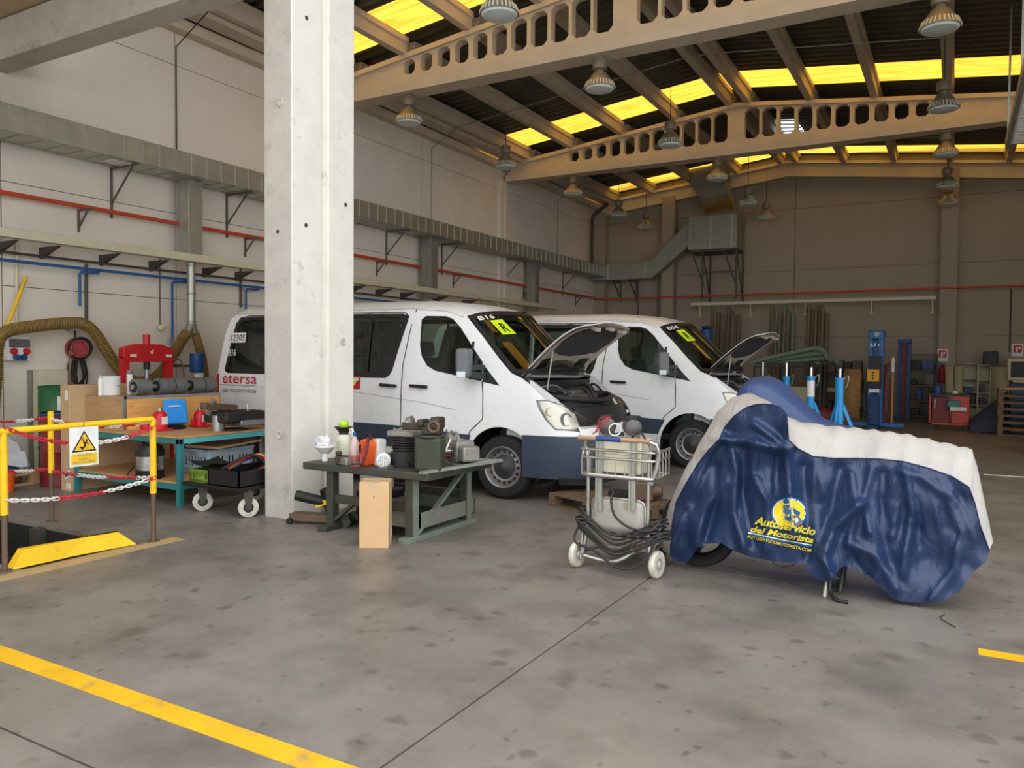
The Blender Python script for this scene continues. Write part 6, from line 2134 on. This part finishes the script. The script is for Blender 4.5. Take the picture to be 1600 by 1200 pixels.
# logo: disc, rider, lettering
LC = (1233, 801)
disc = lambda r, ex: MB().fill([(LC[0] + 26 * r * math.cos(2 * PI * k / 36), LC[1] + 22.5 * r * math.sin(2 * PI * k / 36)) for k in range(36)], [], lambda a, c: cov(a, c, ex), 5)
disc(1.10, .006).build('logo_ring', 'logo_blue', mc)
disc(1.0, .008).build('logo_ring', 'print_white', mc)
disc(.93, .010).build('logo_disc', 'logo_yellow', mc)
px8 = lambda pts: [(1140 + x / 8.889, 740 + y / 8.889) for x, y in pts]
for pts, mt_, nm, ex in (([(745, 370), (770, 345), (805, 345), (822, 370), (820, 405), (790, 420), (745, 410)], 'logo_blue', 'rider_helmet', .013), ([(742, 440), (830, 435), (855, 480), (860, 560), (850, 670), (770, 640), (755, 600), (790, 575), (740, 540)], 'logo_blue', 'rider_body', .013), ([(875, 470), (920, 500), (985, 540), (965, 590), (900, 560)], 'logo_blue', 'rider_arm', .013), ([(870, 580), (960, 590), (1010, 650), (1015, 700), (900, 745), (850, 690)], 'grey_print', 'logo_bike', .013), ([(905, 610), (950, 615), (955, 670), (915, 690)], 'print_white', 'logo_bike', .016)):
    MB().fill(px8(pts), [], lambda a, c: cov(a, c, ex), 5).build(nm, mt_, mc)


def logo_line(key, p0, p1, h, mt_, ex=.014, name='logo_lettering'):
    dx, dy = p1[0] - p0[0], p1[1] - p0[1]
    l = math.hypot(dx, dy)
    nx, ny = dy / l, -dx / l
    put_text(key, lambda a, c: cov(p0[0] + dx * a + nx * h * c, p0[1] + dy * a + ny * h * c, ex), name, mt_, mc)


for dx_, dy_, mt_, ex_ in ((1.2, 1.2, 'logo_blue', .014), (0, 0, 'logo_yellow', .018)):
    logo_line('auto', (1178 + dx_, 819 + dy_), (1273 + dx_, 837 + dy_), 13, mt_, ex_)
    logo_line('del', (1172 + dx_, 831 + dy_), (1270 + dx_, 849 + dy_), 10, mt_, ex_)
MB().fill(stroke([(1169, 832), (1220, 843), (1269, 852)], 2.0), [], lambda a, c: cov(a, c, .010), 5).build('logo_bar', 'print_white', mc)
MB().fill(stroke([(1169, 834.5), (1220, 845.5), (1269, 854.5)], 2.2), [], lambda a, c: cov(a, c, .010), 5).build('logo_bar', 'logo_blue', mc)
logo_line('url', (1167, 840), (1267, 863), 5, 'logo_yellow', .010)
# tie cords
MB().tube(spline([cov(1206, 876), cov(1212, 882, .01), cov(1225, 885, .02), cov(1242, 882, .01)], 6), .006, 6).build('strap', 'black', mc)
MB().tube([tuple(pY(1437, 938, 5.72)), tuple(pY(1435, 951, 5.72))], .003, 6).build('cord', 'black', mc)

# the motorcycle under it
bk = thing('motorcycle', 'motorcycle hidden under the navy cover, tyre and stand showing', 'motorcycle', (-.8, YC, 0), world=True)
fw = gnd(1097, 883)
for wx, wy, nm in ((fw.x - .02, YC + .05, 'front_wheel'), (-.22, YC, 'rear_wheel')):
    w = MB().lathe([(.215, -.03), (.25, -.055), (.285, -.05), (.30, -.025), (.303, 0), (.30, .025), (.285, .05), (.25, .055), (.215, .03)], (wx, wy, .303), (0, 1, 0), 40).build(nm, 'tyre', bk)
    MB().lathe([(.22, -.032), (.215, -.035), (.20, -.02), (.20, .02), (.215, .035), (.22, .032)], (wx, wy, .303), (0, 1, 0), 36).build('rim', 'black', w)
    for k in range(6):
        a = PI / 6 + k * PI / 3
        MB().bar((wx + .03 * math.cos(a), wy, .303 + .03 * math.sin(a)), (wx + .205 * math.cos(a), wy, .303 + .205 * math.sin(a)), .03, .022, up=(0, 1, 0)).build('spoke', 'black', w)
    MB().lathe([(.001, -.05), (.045, -.05), (.045, .05), (.001, .05)], (wx, wy, .303), (0, 1, 0), 18).build('hub', 'black', w)
    MB().lathe([(.06, -.062), (.14, -.062), (.14, -.058), (.06, -.058)], (wx, wy, .303), (0, 1, 0), 24).build('brake_disc', 'alu', w)
fx = fw.x
for s_ in (-1, 1):
    MB().cyl((fx - .01, YC + .05 + s_ * .085, .30), (fx + .33, YC + s_ * .085, 1.0), .022, n=12).build('fork_leg', 'alu', bk)
MB().cyl((fx + .36, YC - .26, 1.06), (fx + .36, YC + .22, 1.06), .014, n=10).build('handlebar', 'black', bk)
MB().box(fx + .35, -.05, YC - .10, YC + .10, .62, .76).build('tank', 'black', bk, bevel=.04)
MB().box(-1.05, -.62, YC - .13, YC + .13, .26, .60).build('engine', 'engine_dark', bk, bevel=.04)
MB().box(-.75, .12, YC - .11, YC + .11, .70, .80).build('seat', 'black', bk, bevel=.03)
MB().bar((-.62, YC, .40), (-.03, YC - .0, .303), .05, .07).build('swingarm', 'engine_grey', bk)
st = gnd(1325, 944)
MB().tube(spline([tuple(pY(1297, 895, 5.66)), tuple(pY(1297, 925, 5.60)), tuple(pY(1308, 938, 5.55)), (st.x, st.y, .012)], 6), .013, 8).build('side_stand', 'black', bk)
MB().cyl(pY(1288, 933, 5.62), pY(1293, 905, 5.66), .016, n=10).build('foot_peg', 'galv', bk)
c0_ = gnd(1312, 927)
MB().tube([tuple(pY(1318, 888, 5.85)), (c0_.x, c0_.y, .012)], .012, 8).tube([(c0_.x, c0_.y, .012), (c0_.x, c0_.y + .35, .012)], .012, 8).build('centre_stand', 'steel_dark', bk)
# loose wires on the floor
tag(MB().tube(spline([(-.02, 5.62, .006), tuple(gnd(1470, 966, .006)), tuple(gnd(1493, 980, .006))], 6), .003, 6).build('floor_wire', 'wire'), 'thin wire lying on the floor behind the covered motorcycle', 'wire')

# second cover behind
Y2 = 7.75
c2 = thing('motorcycle_cover', 'plain blue motorcycle cover standing behind the logo cover', 'cover', (-1.2, Y2, 0), world=True)
ST = [(1118, 705, .12), (1138, 655, .18), (1158, 612, .26), (1172, 594, .33), (1190, 588, .36), (1210, 591, .34), (1232, 607, .30), (1262, 634, .26), (1290, 655, .24), (1330, 667, .24), (1372, 676, .24), (1420, 684, .23), (1465, 692, .20), (1490, 730, .12)]
tops = [at(px, py, 1, Y2) for px, py, w in ST]
P = spline(tops, 5)
Ws = spline([(w, 0, 0) for _, _, w in ST], 5)
V = []
NS = 26
rn = random.Random(6)
for i, (p, w) in enumerate(zip(P, Ws)):
    for k in range(NS + 1):
        t = 2 * k / NS - 1
        f = abs(t)
        top = min(1, f / .45)
        y = Y2 + math.copysign((w.x * top ** .8 + .06 * max(0, f - .45)), t)
        z = p.z - .07 * top ** 2 if f < .45 else (p.z - .07) * (1 - (f - .45) / .55) + .004 * (f - .45) / .55
        ph = .022 * math.sin(i * .9 + 3 * math.sin(k * .5)) * max(0, f - .2)
        V.append((p.x, y + math.copysign(ph, t), z))
m_ = NS + 1
MB().add(V, [(i * m_ + k, (i + 1) * m_ + k, (i + 1) * m_ + k + 1, i * m_ + k + 1) for i in range(len(P) - 1) for k in range(NS)]).build('cover_cloth', 'cover_blue', c2, sharp=80)
# ================================================================== far end of the hall
mat('stand_blue', (40, 150, 214), 0.4, var=0.08, scale=6)
mat('lift_blue', (36, 96, 160), 0.45, var=0.12, scale=4)
mat('yellow_box', (226, 170, 24), 0.5)
mat('rack_dark', (52, 54, 58), 0.6, 0.3, var=0.2)
mat('locker', (176, 170, 138), 0.6, var=0.08)
mat('tool_red', (190, 66, 44), 0.5, var=0.12)
mat('green_pipe', (122, 138, 120), 0.6, var=0.12)
mat('tube_tan', (122, 108, 86), 0.7, var=0.15)
mat('tarp', (44, 52, 70), 0.7, var=0.2, scale=5)
mat('crt', (206, 190, 156), 0.6, var=0.05)


def axle_stand(px, ytop, ycol, Y, label):
    p = pY(px, ytop, Y)
    zc = pY(px, ycol, Y).z
    t = thing('axle_stand', label, 'stand', (p.x, Y, 0))
    MB().cyl((0, 0, .02), (0, 0, zc), .058, n=20).build('tube', 'stand_blue', t)
    MB().cyl((0, 0, zc - .03), (0, 0, zc), .068, n=20).build('collar', 'stand_blue', t)
    MB().cyl((0, 0, zc), (0, 0, p.z), .024, n=14).build('ram', 'chrome', t)
    for k in range(3):
        a = .35 + 2 * PI * k / 3
        c, s = math.cos(a), math.sin(a)
        MB().bar((.05 * c, .05 * s, zc * .70), (.42 * c, .42 * s, .03), .03, .045).build('leg', 'stand_blue', t)
        MB().bar((.05 * c, .05 * s, .06), (.36 * c, .36 * s, .06), .03, .03).build('strut', 'stand_blue', t)
        MB().box(.36 * c, .36 * c + .08, .38 * s - .04, .38 * s + .04, 0, .012).build('foot', 'stand_blue', t)
    MB().tube(spline([(.06, -.02, zc - .02), (.12, -.03, zc + .03), (.11, -.03, zc - .10), (.08, -.03, zc - .16)], 5), .006, 6).build('pin_chain', 'galv', t)
    return t


axle_stand(1312.5, 576, 590, 12.4, 'tall blue axle stand with three splayed legs, clear of the others')
a3 = axle_stand(1267.5, 574, 588, 12.9, 'tall blue axle stand with a scuffed white patch')
MB().cyl((0, 0, 1.05), (0, 0, 1.3), .0595, n=20, cap=False).build('scuff_band', 'white', a3)
axle_stand(1229, 567, 588, 14.3, 'tall blue axle stand half hidden by the blue cover')
axle_stand(1192, 566, 588, 14.9, 'tall blue axle stand with only its bare ram above the blue cover')

# mobile column lift
L1 = gnd(1366, 668)
lf = thing('column_lift', 'blue mobile column lift with yellow control box', 'vehicle lift', (L1.x, L1.y, 0))
lz = pY(1366, 516, L1.y).z
MB().box(-.16, -.06, -.12, .12, .05, lz - .15).box(.06, .18, -.12, .12, .05, lz - .15).box(-.16, .18, .06, .12, .05, lz - .1).build('mast', 'lift_blue', lf, bevel=.01)
MB().box(-.17, .19, -.13, .13, lz - .22, lz).build('mast_head', 'lift_blue', lf, bevel=.03)
MB().lathe([(.001, .02), (.06, .02), (.07, 0), (.04, -.005)], (.02, -.13, lz - .1), (0, -1, 0), 20).build('pulley', 'galv_dull', lf)
MB().box(-.15, .16, -.135, -.10, .95, 1.75).build('carriage', 'rack_dark', lf)
MB().box(-.17, .10, -.24, -.14, 1.12, 1.42).build('control_box', 'yellow_box', lf, bevel=.01)
for k in range(3):
    MB().cyl((-.035, -.24, 1.20 + .07 * k), (-.035, -.252, 1.20 + .07 * k), .02, n=12).build('button', 'print_black', lf)
MB().box(-.12, .10, -.13, -.122, .86, .94).build('rating_plate', 'print_white', lf)
put_text('lift', lambda a, c: (-.13 + .22 * a, -.135, lz - .40 + .08 * c), 'rating_text', 'print_white', lf)
MB().box(-.13, .12, -.20, -.12, .05, .80).build('motor_cover', 'blue_steel', lf, bevel=.02)
MB().box(-.55, -.10, -.10, .10, .03, .13).box(.12, .65, -.10, .10, .03, .13).build('foot_arm', 'lift_blue', lf, bevel=.01)
MB().box(-.10, .12, -.6, .5, .0, .09).build('base_beam', 'blue_steel', lf)
# second lift post by the rack
lx = pY(1412, 600, 23.6).x
l2 = thing('lift_post', 'dark blue lift post with red inner rail near the back wall', 'vehicle lift', (lx, 23.6, 0))
l2z = pY(1412, 530, 23.6).z
MB().box(-.15, -.07, -.15, .15, 0, l2z - .1).box(.08, .16, -.15, .15, 0, l2z - .1).build('rail', 'blue_steel', l2)
MB().box(-.07, .08, .02, .10, 0, l2z - .1).build('inner_rail', 'drum_red', l2)
MB().box(-.16, .17, -.15, .15, l2z - .12, l2z).build('head', 'blue_steel', l2)
MB().box(-.7, 1.0, -.2, .2, 0, .10).build('base', 'rack_dark', l2)
# red hoses hanging beside the lift
hx0 = pY(1386, 600, 21.4).x
t = thing('hanging_hose', 'bundle of red hoses hanging from a white topped post', 'hose', (hx0, 21.4, 0))
MB().cyl((.12, 0, 0), (.12, 0, 1.75), .03, n=10).build('post', 'pallet_wood', t)
MB().cyl((.12, 0, 1.35), (.12, 0, 1.7), .04, n=10).build('post_top', 'white', t)
for k in range(4):
    MB().tube(spline([(.06, 0, 1.6), (-.02 - .04 * k, -.03, 1.35), (-.05 - .04 * k, -.04, .8), (-.02 - .03 * k, -.04, .15), (.05, -.04, .3), (.08, -.02, 1.2)], 5), .022, 8).build('hose_loop', 'drum_red', t)

# shelving racks with boxes
def rack(name, label, x0, x1, y, d, h, levels, m, seed, fill=True):
    t = thing(name, label, 'shelving', ((x0 + x1) / 2, y, 0), world=True)
    for x_ in (x0 - .02, x1 + .02):
        for y_ in (y - d / 2, y + d / 2):
            MB().box(x_ - .02, x_ + .02, y_ - .02, y_ + .02, 0, h).build('upright', m, t)
    for k in range(levels):
        z_ = .12 + (h - .16) * k / (levels - 1)
        MB().box(x0, x1, y - d / 2, y + d / 2, z_, z_ + .03).build('shelf', m, t)
    return t


def goods(lab, x0, x1, y, z, seed, mts, d=.35, hmax=.3):
    r = random.Random(seed)
    x = x0
    k = 0
    while x < x1 - .12:
        w = min(r.uniform(.14, .34), x1 - x)
        h = r.uniform(.10, hmax)
        m = r.choice(mts)
        cl = {'black': 'black', 'blue_steel': 'dark blue', 'rack_dark': 'dark grey', 'cardboard': 'brown', 'paper': 'pale', 'steel_dark': 'grey', 'engine_grey': 'grey', 'rust_steel': 'rusty'}[m]
        o = MB().box(x, x + w - .02, y - d / 2, y - d / 2 + r.uniform(.2, d), z + .001, z + h).build('storage_box', m, bevel=.012)
        tag(o, '%s box among others %s' % (cl, lab), 'box', 'boxes ' + lab)
        x += w
        k += 1


rx0, rx1 = pY(1422, 600, 24.6).x, pY(1462, 600, 24.6).x
rz_ = pY(1440, 553, 24.6).z
rack('storage_rack', 'dark storage rack full of parts beside the back column', rx0, rx1, 24.6, .6, rz_, 5, 'rack_dark', 1)
for k in range(4):
    goods('on the dark rack by the back column, shelf %s' % ('bottom', 'second', 'third', 'fourth')[k], rx0 + .03, rx1, 24.55, .15 + (rz_ - .16) * k / 4, 30 + k, ['black', 'blue_steel', 'rack_dark', 'steel_dark'], .5, .34)
# long bench along the back wall
bx0, bx1 = pY(1292, 600, 24.7).x, pY(1352, 600, 24.7).x
bb = rack('back_bench', 'grey steel bench with shelf along the back wall', bx0, bx1, 24.7, .7, 1.30, 3, 'steel_dark', 2)
goods('on top of the grey bench at the back wall', bx0 + .05, bx1, 24.7, 1.295, 41, ['black', 'engine_grey', 'rust_steel', 'steel_dark'], .5, .38)
goods('on the middle shelf of the grey back bench', bx0 + .05, bx1, 24.7, .72, 42, ['black', 'blue_steel', 'cardboard', 'steel_dark'], .5, .4)
goods('on the low shelf of the grey back bench', bx0 + .05, bx1, 24.7, .155, 43, ['black', 'rust_steel', 'blue_steel'], .5, .4)
# plywood sheet leaning on it
wx0, wx1 = pY(1318, 600, 24.2).x, pY(1345, 600, 24.2).x
pz = pY(1330, 577, 24.2).z
tag(MB().add([(wx0, 24.05, 0), (wx1, 24.05, 0), (wx1, 24.28, pz), (wx0, 24.28, pz)], [(0, 1, 2, 3)]).build('plywood_sheet', 'plywood', solid=.018), 'large plywood sheet leaning on the back bench', 'board')
# red bag
rb = pY(1294, 640, 22.0)
t = thing('tool_bag', 'dark red tool bag with handles on the floor', 'bag', (rb.x, 22.0, 0))
MB().grid(lambda u, v: (-.24 + .48 * u, (-.14 + .28 * v) * (1 - .25 * 0), .0 + .36 * math.sin(PI * min(1, max(0, v))) ** .5 + .02 * math.sin(8 * u)), 10, 12).build('body', 'drum_red', t, solid=.01)
MB().torus((0, -.06, .40), (0, 1, 0), .08, .012, 18, 6).build('handle', 'drum_red', t)
tag(MB().lathe([(.001, 0), (.22, 0), (.24, .04), (.20, .18), (.001, .2)], (rb.x + .1, 22.6, 0), n=20).build('basin', 'milky'), 'upturned pale basin behind the red tool bag', 'basin')
# frame table with green pipes left of it
gx0, gx1 = pY(1185, 600, 22.8).x, pY(1285, 600, 22.8).x
ft = rack('pipe_table', 'dark frame table carrying green grey pipes', gx0, gx1, 22.8, .9, pY(1230, 572, 22.8).z, 2, 'rack_dark', 3)
gz = pY(1230, 572, 22.8).z
for k, (a0, a1, h0, h1) in enumerate(((-.1, .95, .02, .42), (.0, 1.0, .02, .28), (.1, 1.1, .02, .15), (.05, .8, .02, .10), (.3, 1.12, .1, .05))):
    xa, xb = gx0 + (gx1 - gx0) * a0, gx0 + (gx1 - gx0) * a1
    tag(MB().tube(spline([(xa, 22.5 + .12 * k, gz + .07 + h0), ((xa + xb) / 2, 22.5 + .12 * k, gz + .07 + (h0 + h1) * .55), (xb, 22.5 + .12 * k, gz + .07 + h1), (xb + .25, 22.5 + .12 * k, gz + .02 + h1 * .4)], 6), .065, 12).build('pipe', 'green_pipe'), 'bent green grey pipe lying on the dark frame table', 'pipe', 'pipes on the frame table')
tag(MB().box(gx0 + .9, gx0 + 1.5, 22.25, 22.29, .03, .9).build('pale_board', 'locker'), 'pale board standing against the frame table', 'board')
goods('under the dark frame table', gx0 + .1, gx1 - .1, 22.85, .155, 51, ['black', 'blue_steel', 'rack_dark', 'steel_dark'], .5, .45)
# long tubes leaning on the back wall
for px0, px1, n_, lab in ((1112, 1152, 6, 'long tan tube leaning on the back wall beside the filter legs'), (1205, 1237, 6, 'long grey green tube leaning on the back wall under the cream rail'), (1263, 1290, 6, 'long dark tan tube leaning on the back wall near the pipe table')):
    for k in range(n_):
        x_ = pY(px0 + (px1 - px0) * k / (n_ - 1), 520, 25.0).x
        tag(MB().tube([(x_, 24.72 + .16 * (k % 2), .02), (x_, 25.06 + .16 * (k % 2), 3.3 - .12 * (k % 3))], .05 + .012 * (k % 2), 10).build('long_tube', 'green_pipe' if px0 == 1205 and k % 2 else 'tube_tan'), lab, 'tube', lab.replace('long ', 'tubes: '))
# blue barrel on a bracket
p = pY(1104, 530, 24.0)
t = thing('blue_barrel', 'blue hoist barrel on a pole behind the second van', 'barrel', (p.x, 24.0, 0), world=True)
MB().cyl((p.x, 24.0, p.z - .3), (p.x, 24.0, p.z + .30), .19, n=22).build('drum', 'lift_blue', t)
MB().lathe([(.12, .30), (.16, .34), (.14, .40), (.001, .42)], (p.x, 24.0, p.z), n=20).build('cap', 'blue_steel', t)
MB().cyl((p.x, 24.0, 0), (p.x, 24.0, p.z - .3), .05, n=12).build('pole', 'steel_dark', t)
# fire signs on the column
for px, py, lab in ((1473, 555, 'red and white fire sign on the back column'), (1590, 547, 'red and white fire sign on the back wall beside the monitor')):
    yy = YB - .41 if px < 1500 else YB - .01
    p = pY(px, py, yy)
    t = thing('fire_sign', lab, 'sign', (p.x, yy, p.z), world=True)
    MB().box(p.x - .13, p.x + .13, yy - .008, yy, p.z - .17, p.z + .17).build('plate', 'print_white', t)
    MB().box(p.x - .10, p.x + .10, yy - .012, yy - .008, p.z - .07, p.z + .14).build('red_field', 'red', t)
    MB().box(p.x - .04, p.x + .0, yy - .015, yy - .012, p.z - .05, p.z + .08).build('symbol', 'print_white', t)
    MB().cyl((p.x + .04, yy - .015, p.z + .06), (p.x + .04, yy - .012, p.z + .06), .03, n=12).build('symbol', 'print_white', t)
p = pY(1472, 585, YB - .5)
t = thing('fire_extinguisher', 'red fire extinguisher hanging under the sign on the back column', 'extinguisher', (p.x, YB - .5, p.z - .25), world=True)
MB().lathe([(.001, -.25), (.075, -.25), (.08, -.22), (.08, .14), (.05, .21), (.02, .23), (.02, .26), (.001, .26)], (p.x, YB - .49, p.z), n=20).build('bottle', 'red', t)
MB().bar((p.x - .06, YB - .49, p.z + .27), (p.x + .06, YB - .49, p.z + .30), .02, .02).build('lever', 'black', t)
MB().tube(spline([(p.x, YB - .49, p.z + .26), (p.x + .10, YB - .49, p.z + .2), (p.x + .10, YB - .5, p.z - .1)], 5), .012, 8).build('hose', 'black', t)
# lockers
def locker(px0, px1, pytop, Y, lab, open_door):
    a, c = pY(px0, 600, Y), pY(px1, 600, Y)
    h = pY((px0 + px1) / 2, pytop, Y).z
    t = thing('locker', lab, 'locker', ((a.x + c.x) / 2, Y, 0), world=True)
    MB().box(a.x, a.x + .02, Y, Y + .45, 0, h).box(c.x - .02, c.x, Y, Y + .45, 0, h).box(a.x, c.x, Y + .43, Y + .45, 0, h).box(a.x, c.x, Y, Y + .45, h - .02, h).build('body', 'locker', t)
    for k in range(4):
        MB().box(a.x + .02, c.x - .02, Y + .02, Y + .43, .1 + (h - .2) * k / 4, .12 + (h - .2) * k / 4).build('shelf', 'locker', t)
    if open_door:
        MB().add([(c.x, Y, .05), (c.x + .42 * open_door, Y - .25, .05), (c.x + .42 * open_door, Y - .25, h - .05), (c.x, Y, h - .05)], [(0, 1, 2, 3)]).build('door', 'locker', t, solid=.015)
    goods('in the %s' % lab.split(' ', 1)[1][:40], a.x + .04, c.x - .03, Y + .24, .12 + (h - .2) / 4, hash(px0) % 97, ['black', 'blue_steel'], .3, .3)
    goods('low in the %s' % lab.split(' ', 1)[1][:36], a.x + .04, c.x - .03, Y + .24, .12 + (h - .2) / 2, hash(px0) % 91, ['black', 'blue_steel'], .3, .3)


locker(1504, 1528, 568, 24.6, 'open cream locker with dark contents next to the leaning doors', 0)
locker(1528, 1548, 570, 24.6, 'open cream locker with its door swung aside', 1)
for px0, px1, lab, r_ in ((1476, 1489, 'loose cream steel door leaf leaning at a slant on the wall', .06), (1491, 1503, 'loose cream steel door leaf standing beside the open locker', .02)):
    a, c = pY(px0, 600, 24.4).x, pY(px1, 600, 24.4).x
    z_ = pY(px0, 572, 24.4).z
    tag(MB().add([(a + r_, 24.3, 0), (c + r_, 24.3, 0), (c, 24.55, z_), (a, 24.55, z_)], [(0, 1, 2, 3)]).build('leaning_door', 'locker', solid=.02), lab, 'door')  # cream locker door leaves, set apart from the lockers
p0_, p1_ = pY(1536, 565, 24.8), pY(1566, 565, 24.8)
z_ = pY(1548, 570, 24.6).z
tag(MB().box(p0_.x, p1_.x - .1, 24.62, 25.0, z_ + .002, z_ + .36).build('dark_case', 'rack_dark', bevel=.02), 'dark flat case on top of the lockers', 'case')
# red tool cart
c = gnd(1488, 672)
t = thing('tool_cart', 'orange red tool cart with a green cloth and paper roll', 'tool cart', (c.x - .08, c.y + .3, 0))
hz_ = pY(1488, 615, c.y).z
MB().box(-.42, .42, -.30, .30, .12, .16).build('lower_tray', 'tool_red', t)
MB().box(-.42, -.38, -.30, .30, .12, hz_).build('end_frame', 'tool_red', t)
MB().box(.05, .42, -.30, .30, .16, hz_ - .06).build('drawer_block', 'tool_red', t, bevel=.01)
MB().box(-.44, .44, -.32, .32, hz_ - .05, hz_).build('top_tray', 'rack_dark', t)
MB().box(-.36, .02, -.12, .28, .16, hz_ - .1).build('inner_box', 'drum_red', t)
for k in range(4):
    MB().box(.08, .39, -.312, -.30, .22 + .15 * k, .33 + .15 * k).build('drawer', 'tool_red', t)
for x_ in (-.36, .36):
    for y_ in (-.24, .24):
        MB().lathe([(.001, -.02), (.06, -.02), (.06, .02), (.001, .02)], (x_, y_, .06), (0, 1, 0), 14).build('castor', 'black', t)
MB().cyl((.02, -.37, .50), (.36, -.37, .50), .055, n=14).build('paper_roll', 'paper', t)
MB().cbox((.10, -.34, .62), (.28, .06, .16)).build('green_cloth', 'teal', t, bevel=.02)
MB().cyl((-.30, -.31, .5), (-.30, -.31, .72), .03, n=10).build('gun', 'alu', t)
MB().cyl((-.25, 0, hz_), (-.25, 0, hz_ + .16), .10, n=16).build('blue_pot', 'blue_bin', t)
MB().lathe([(.001, 0), (.06, 0), (.05, .05), (.001, .06)], (.12, -.1, hz_), n=14).build('cup', 'white', t)
# dark tarpaulin heap and pallets
c = gnd(1540, 676)
MBt = MB().grid(lambda u, v: (c.x - .32 + .8 * u, c.y - .15 + .9 * v, .02 + 1.0 * max(0, math.sin(PI * v)) ** .5 * (.25 + .75 * u) * (1 if u < .97 else .6)), 14, 14)
tag(MBt.build('tarpaulin', 'tarp', sharp=30), 'dark tarpaulin draped over a sloping heap beside the pallets', 'tarpaulin')
pc = gnd(1585, 682)
for k in range(7):
    make_pallet('pallet', 'dark weathered pallet, %s in the stack beside the tarpaulin' % ('lowest', 'second from the floor', 'third from the floor', 'middle one', 'third from the top', 'second from the top', 'topmost')[k], (pc.x + .28, pc.y + .45, .146 * k), .0 if k % 2 else .02, 'pallet_dark', 1.2, .8, 'stacked dark pallets')
tag(MB().box(pc.x - .3, pc.x + .9, pc.y + .06, pc.y + .85, .146 * 7 + .002, .146 * 7 + .03).build('top_board', 'pallet_wood'), 'clean plank sheet on top of the pallet stack', 'board')
# monitor on a cabinet
mo = pY(1592, 576, 24.0)
cb_ = thing('cabinet', 'dark cabinet under the cream monitor at the back wall', 'cabinet', (mo.x + .1, 24.2, 0))
MB().box(-.28, .6, -.3, .3, 0, mo.z - .36).build('body', 'rack_dark', cb_, bevel=.01)
MB().box(-.26, .15, -.31, -.30, .05, mo.z - .42).build('door', 'blue_steel', cb_)
t = thing('monitor', 'old cream tube monitor on the dark cabinet', 'monitor', (mo.x, 24.1, mo.z - .358))
MB().box(-.25, .35, -.12, .16, .05, .62).build('case', 'crt', t, bevel=.03)
MB().box(-.18, .28, -.128, -.118, .13, .54).build('screen', 'rack_dark', t)
MB().box(-.12, .22, -.1, .2, 0, .05).build('foot', 'crt', t)
# spare tyre lying upright at the right
tw = thing('spare_wheel', 'loose tyre leaning on its tread by the right side of the hall', 'tyre', (1.28, 16.6, 0))
MB().lathe([(.19, -.09), (.27, -.11), (.32, -.08), (.325, 0), (.32, .08), (.27, .11), (.19, .09)], (0, 0, .325), (1, -.2, 0), 30).build('tyre', 'tyre', tw)
MB().lathe([(.001, .03), (.10, .02), (.18, .06), (.195, .09)], (0, 0, .325), (-1, .2, 0), 24).build('rim', 'rim', tw)
# white panels standing low at the back left
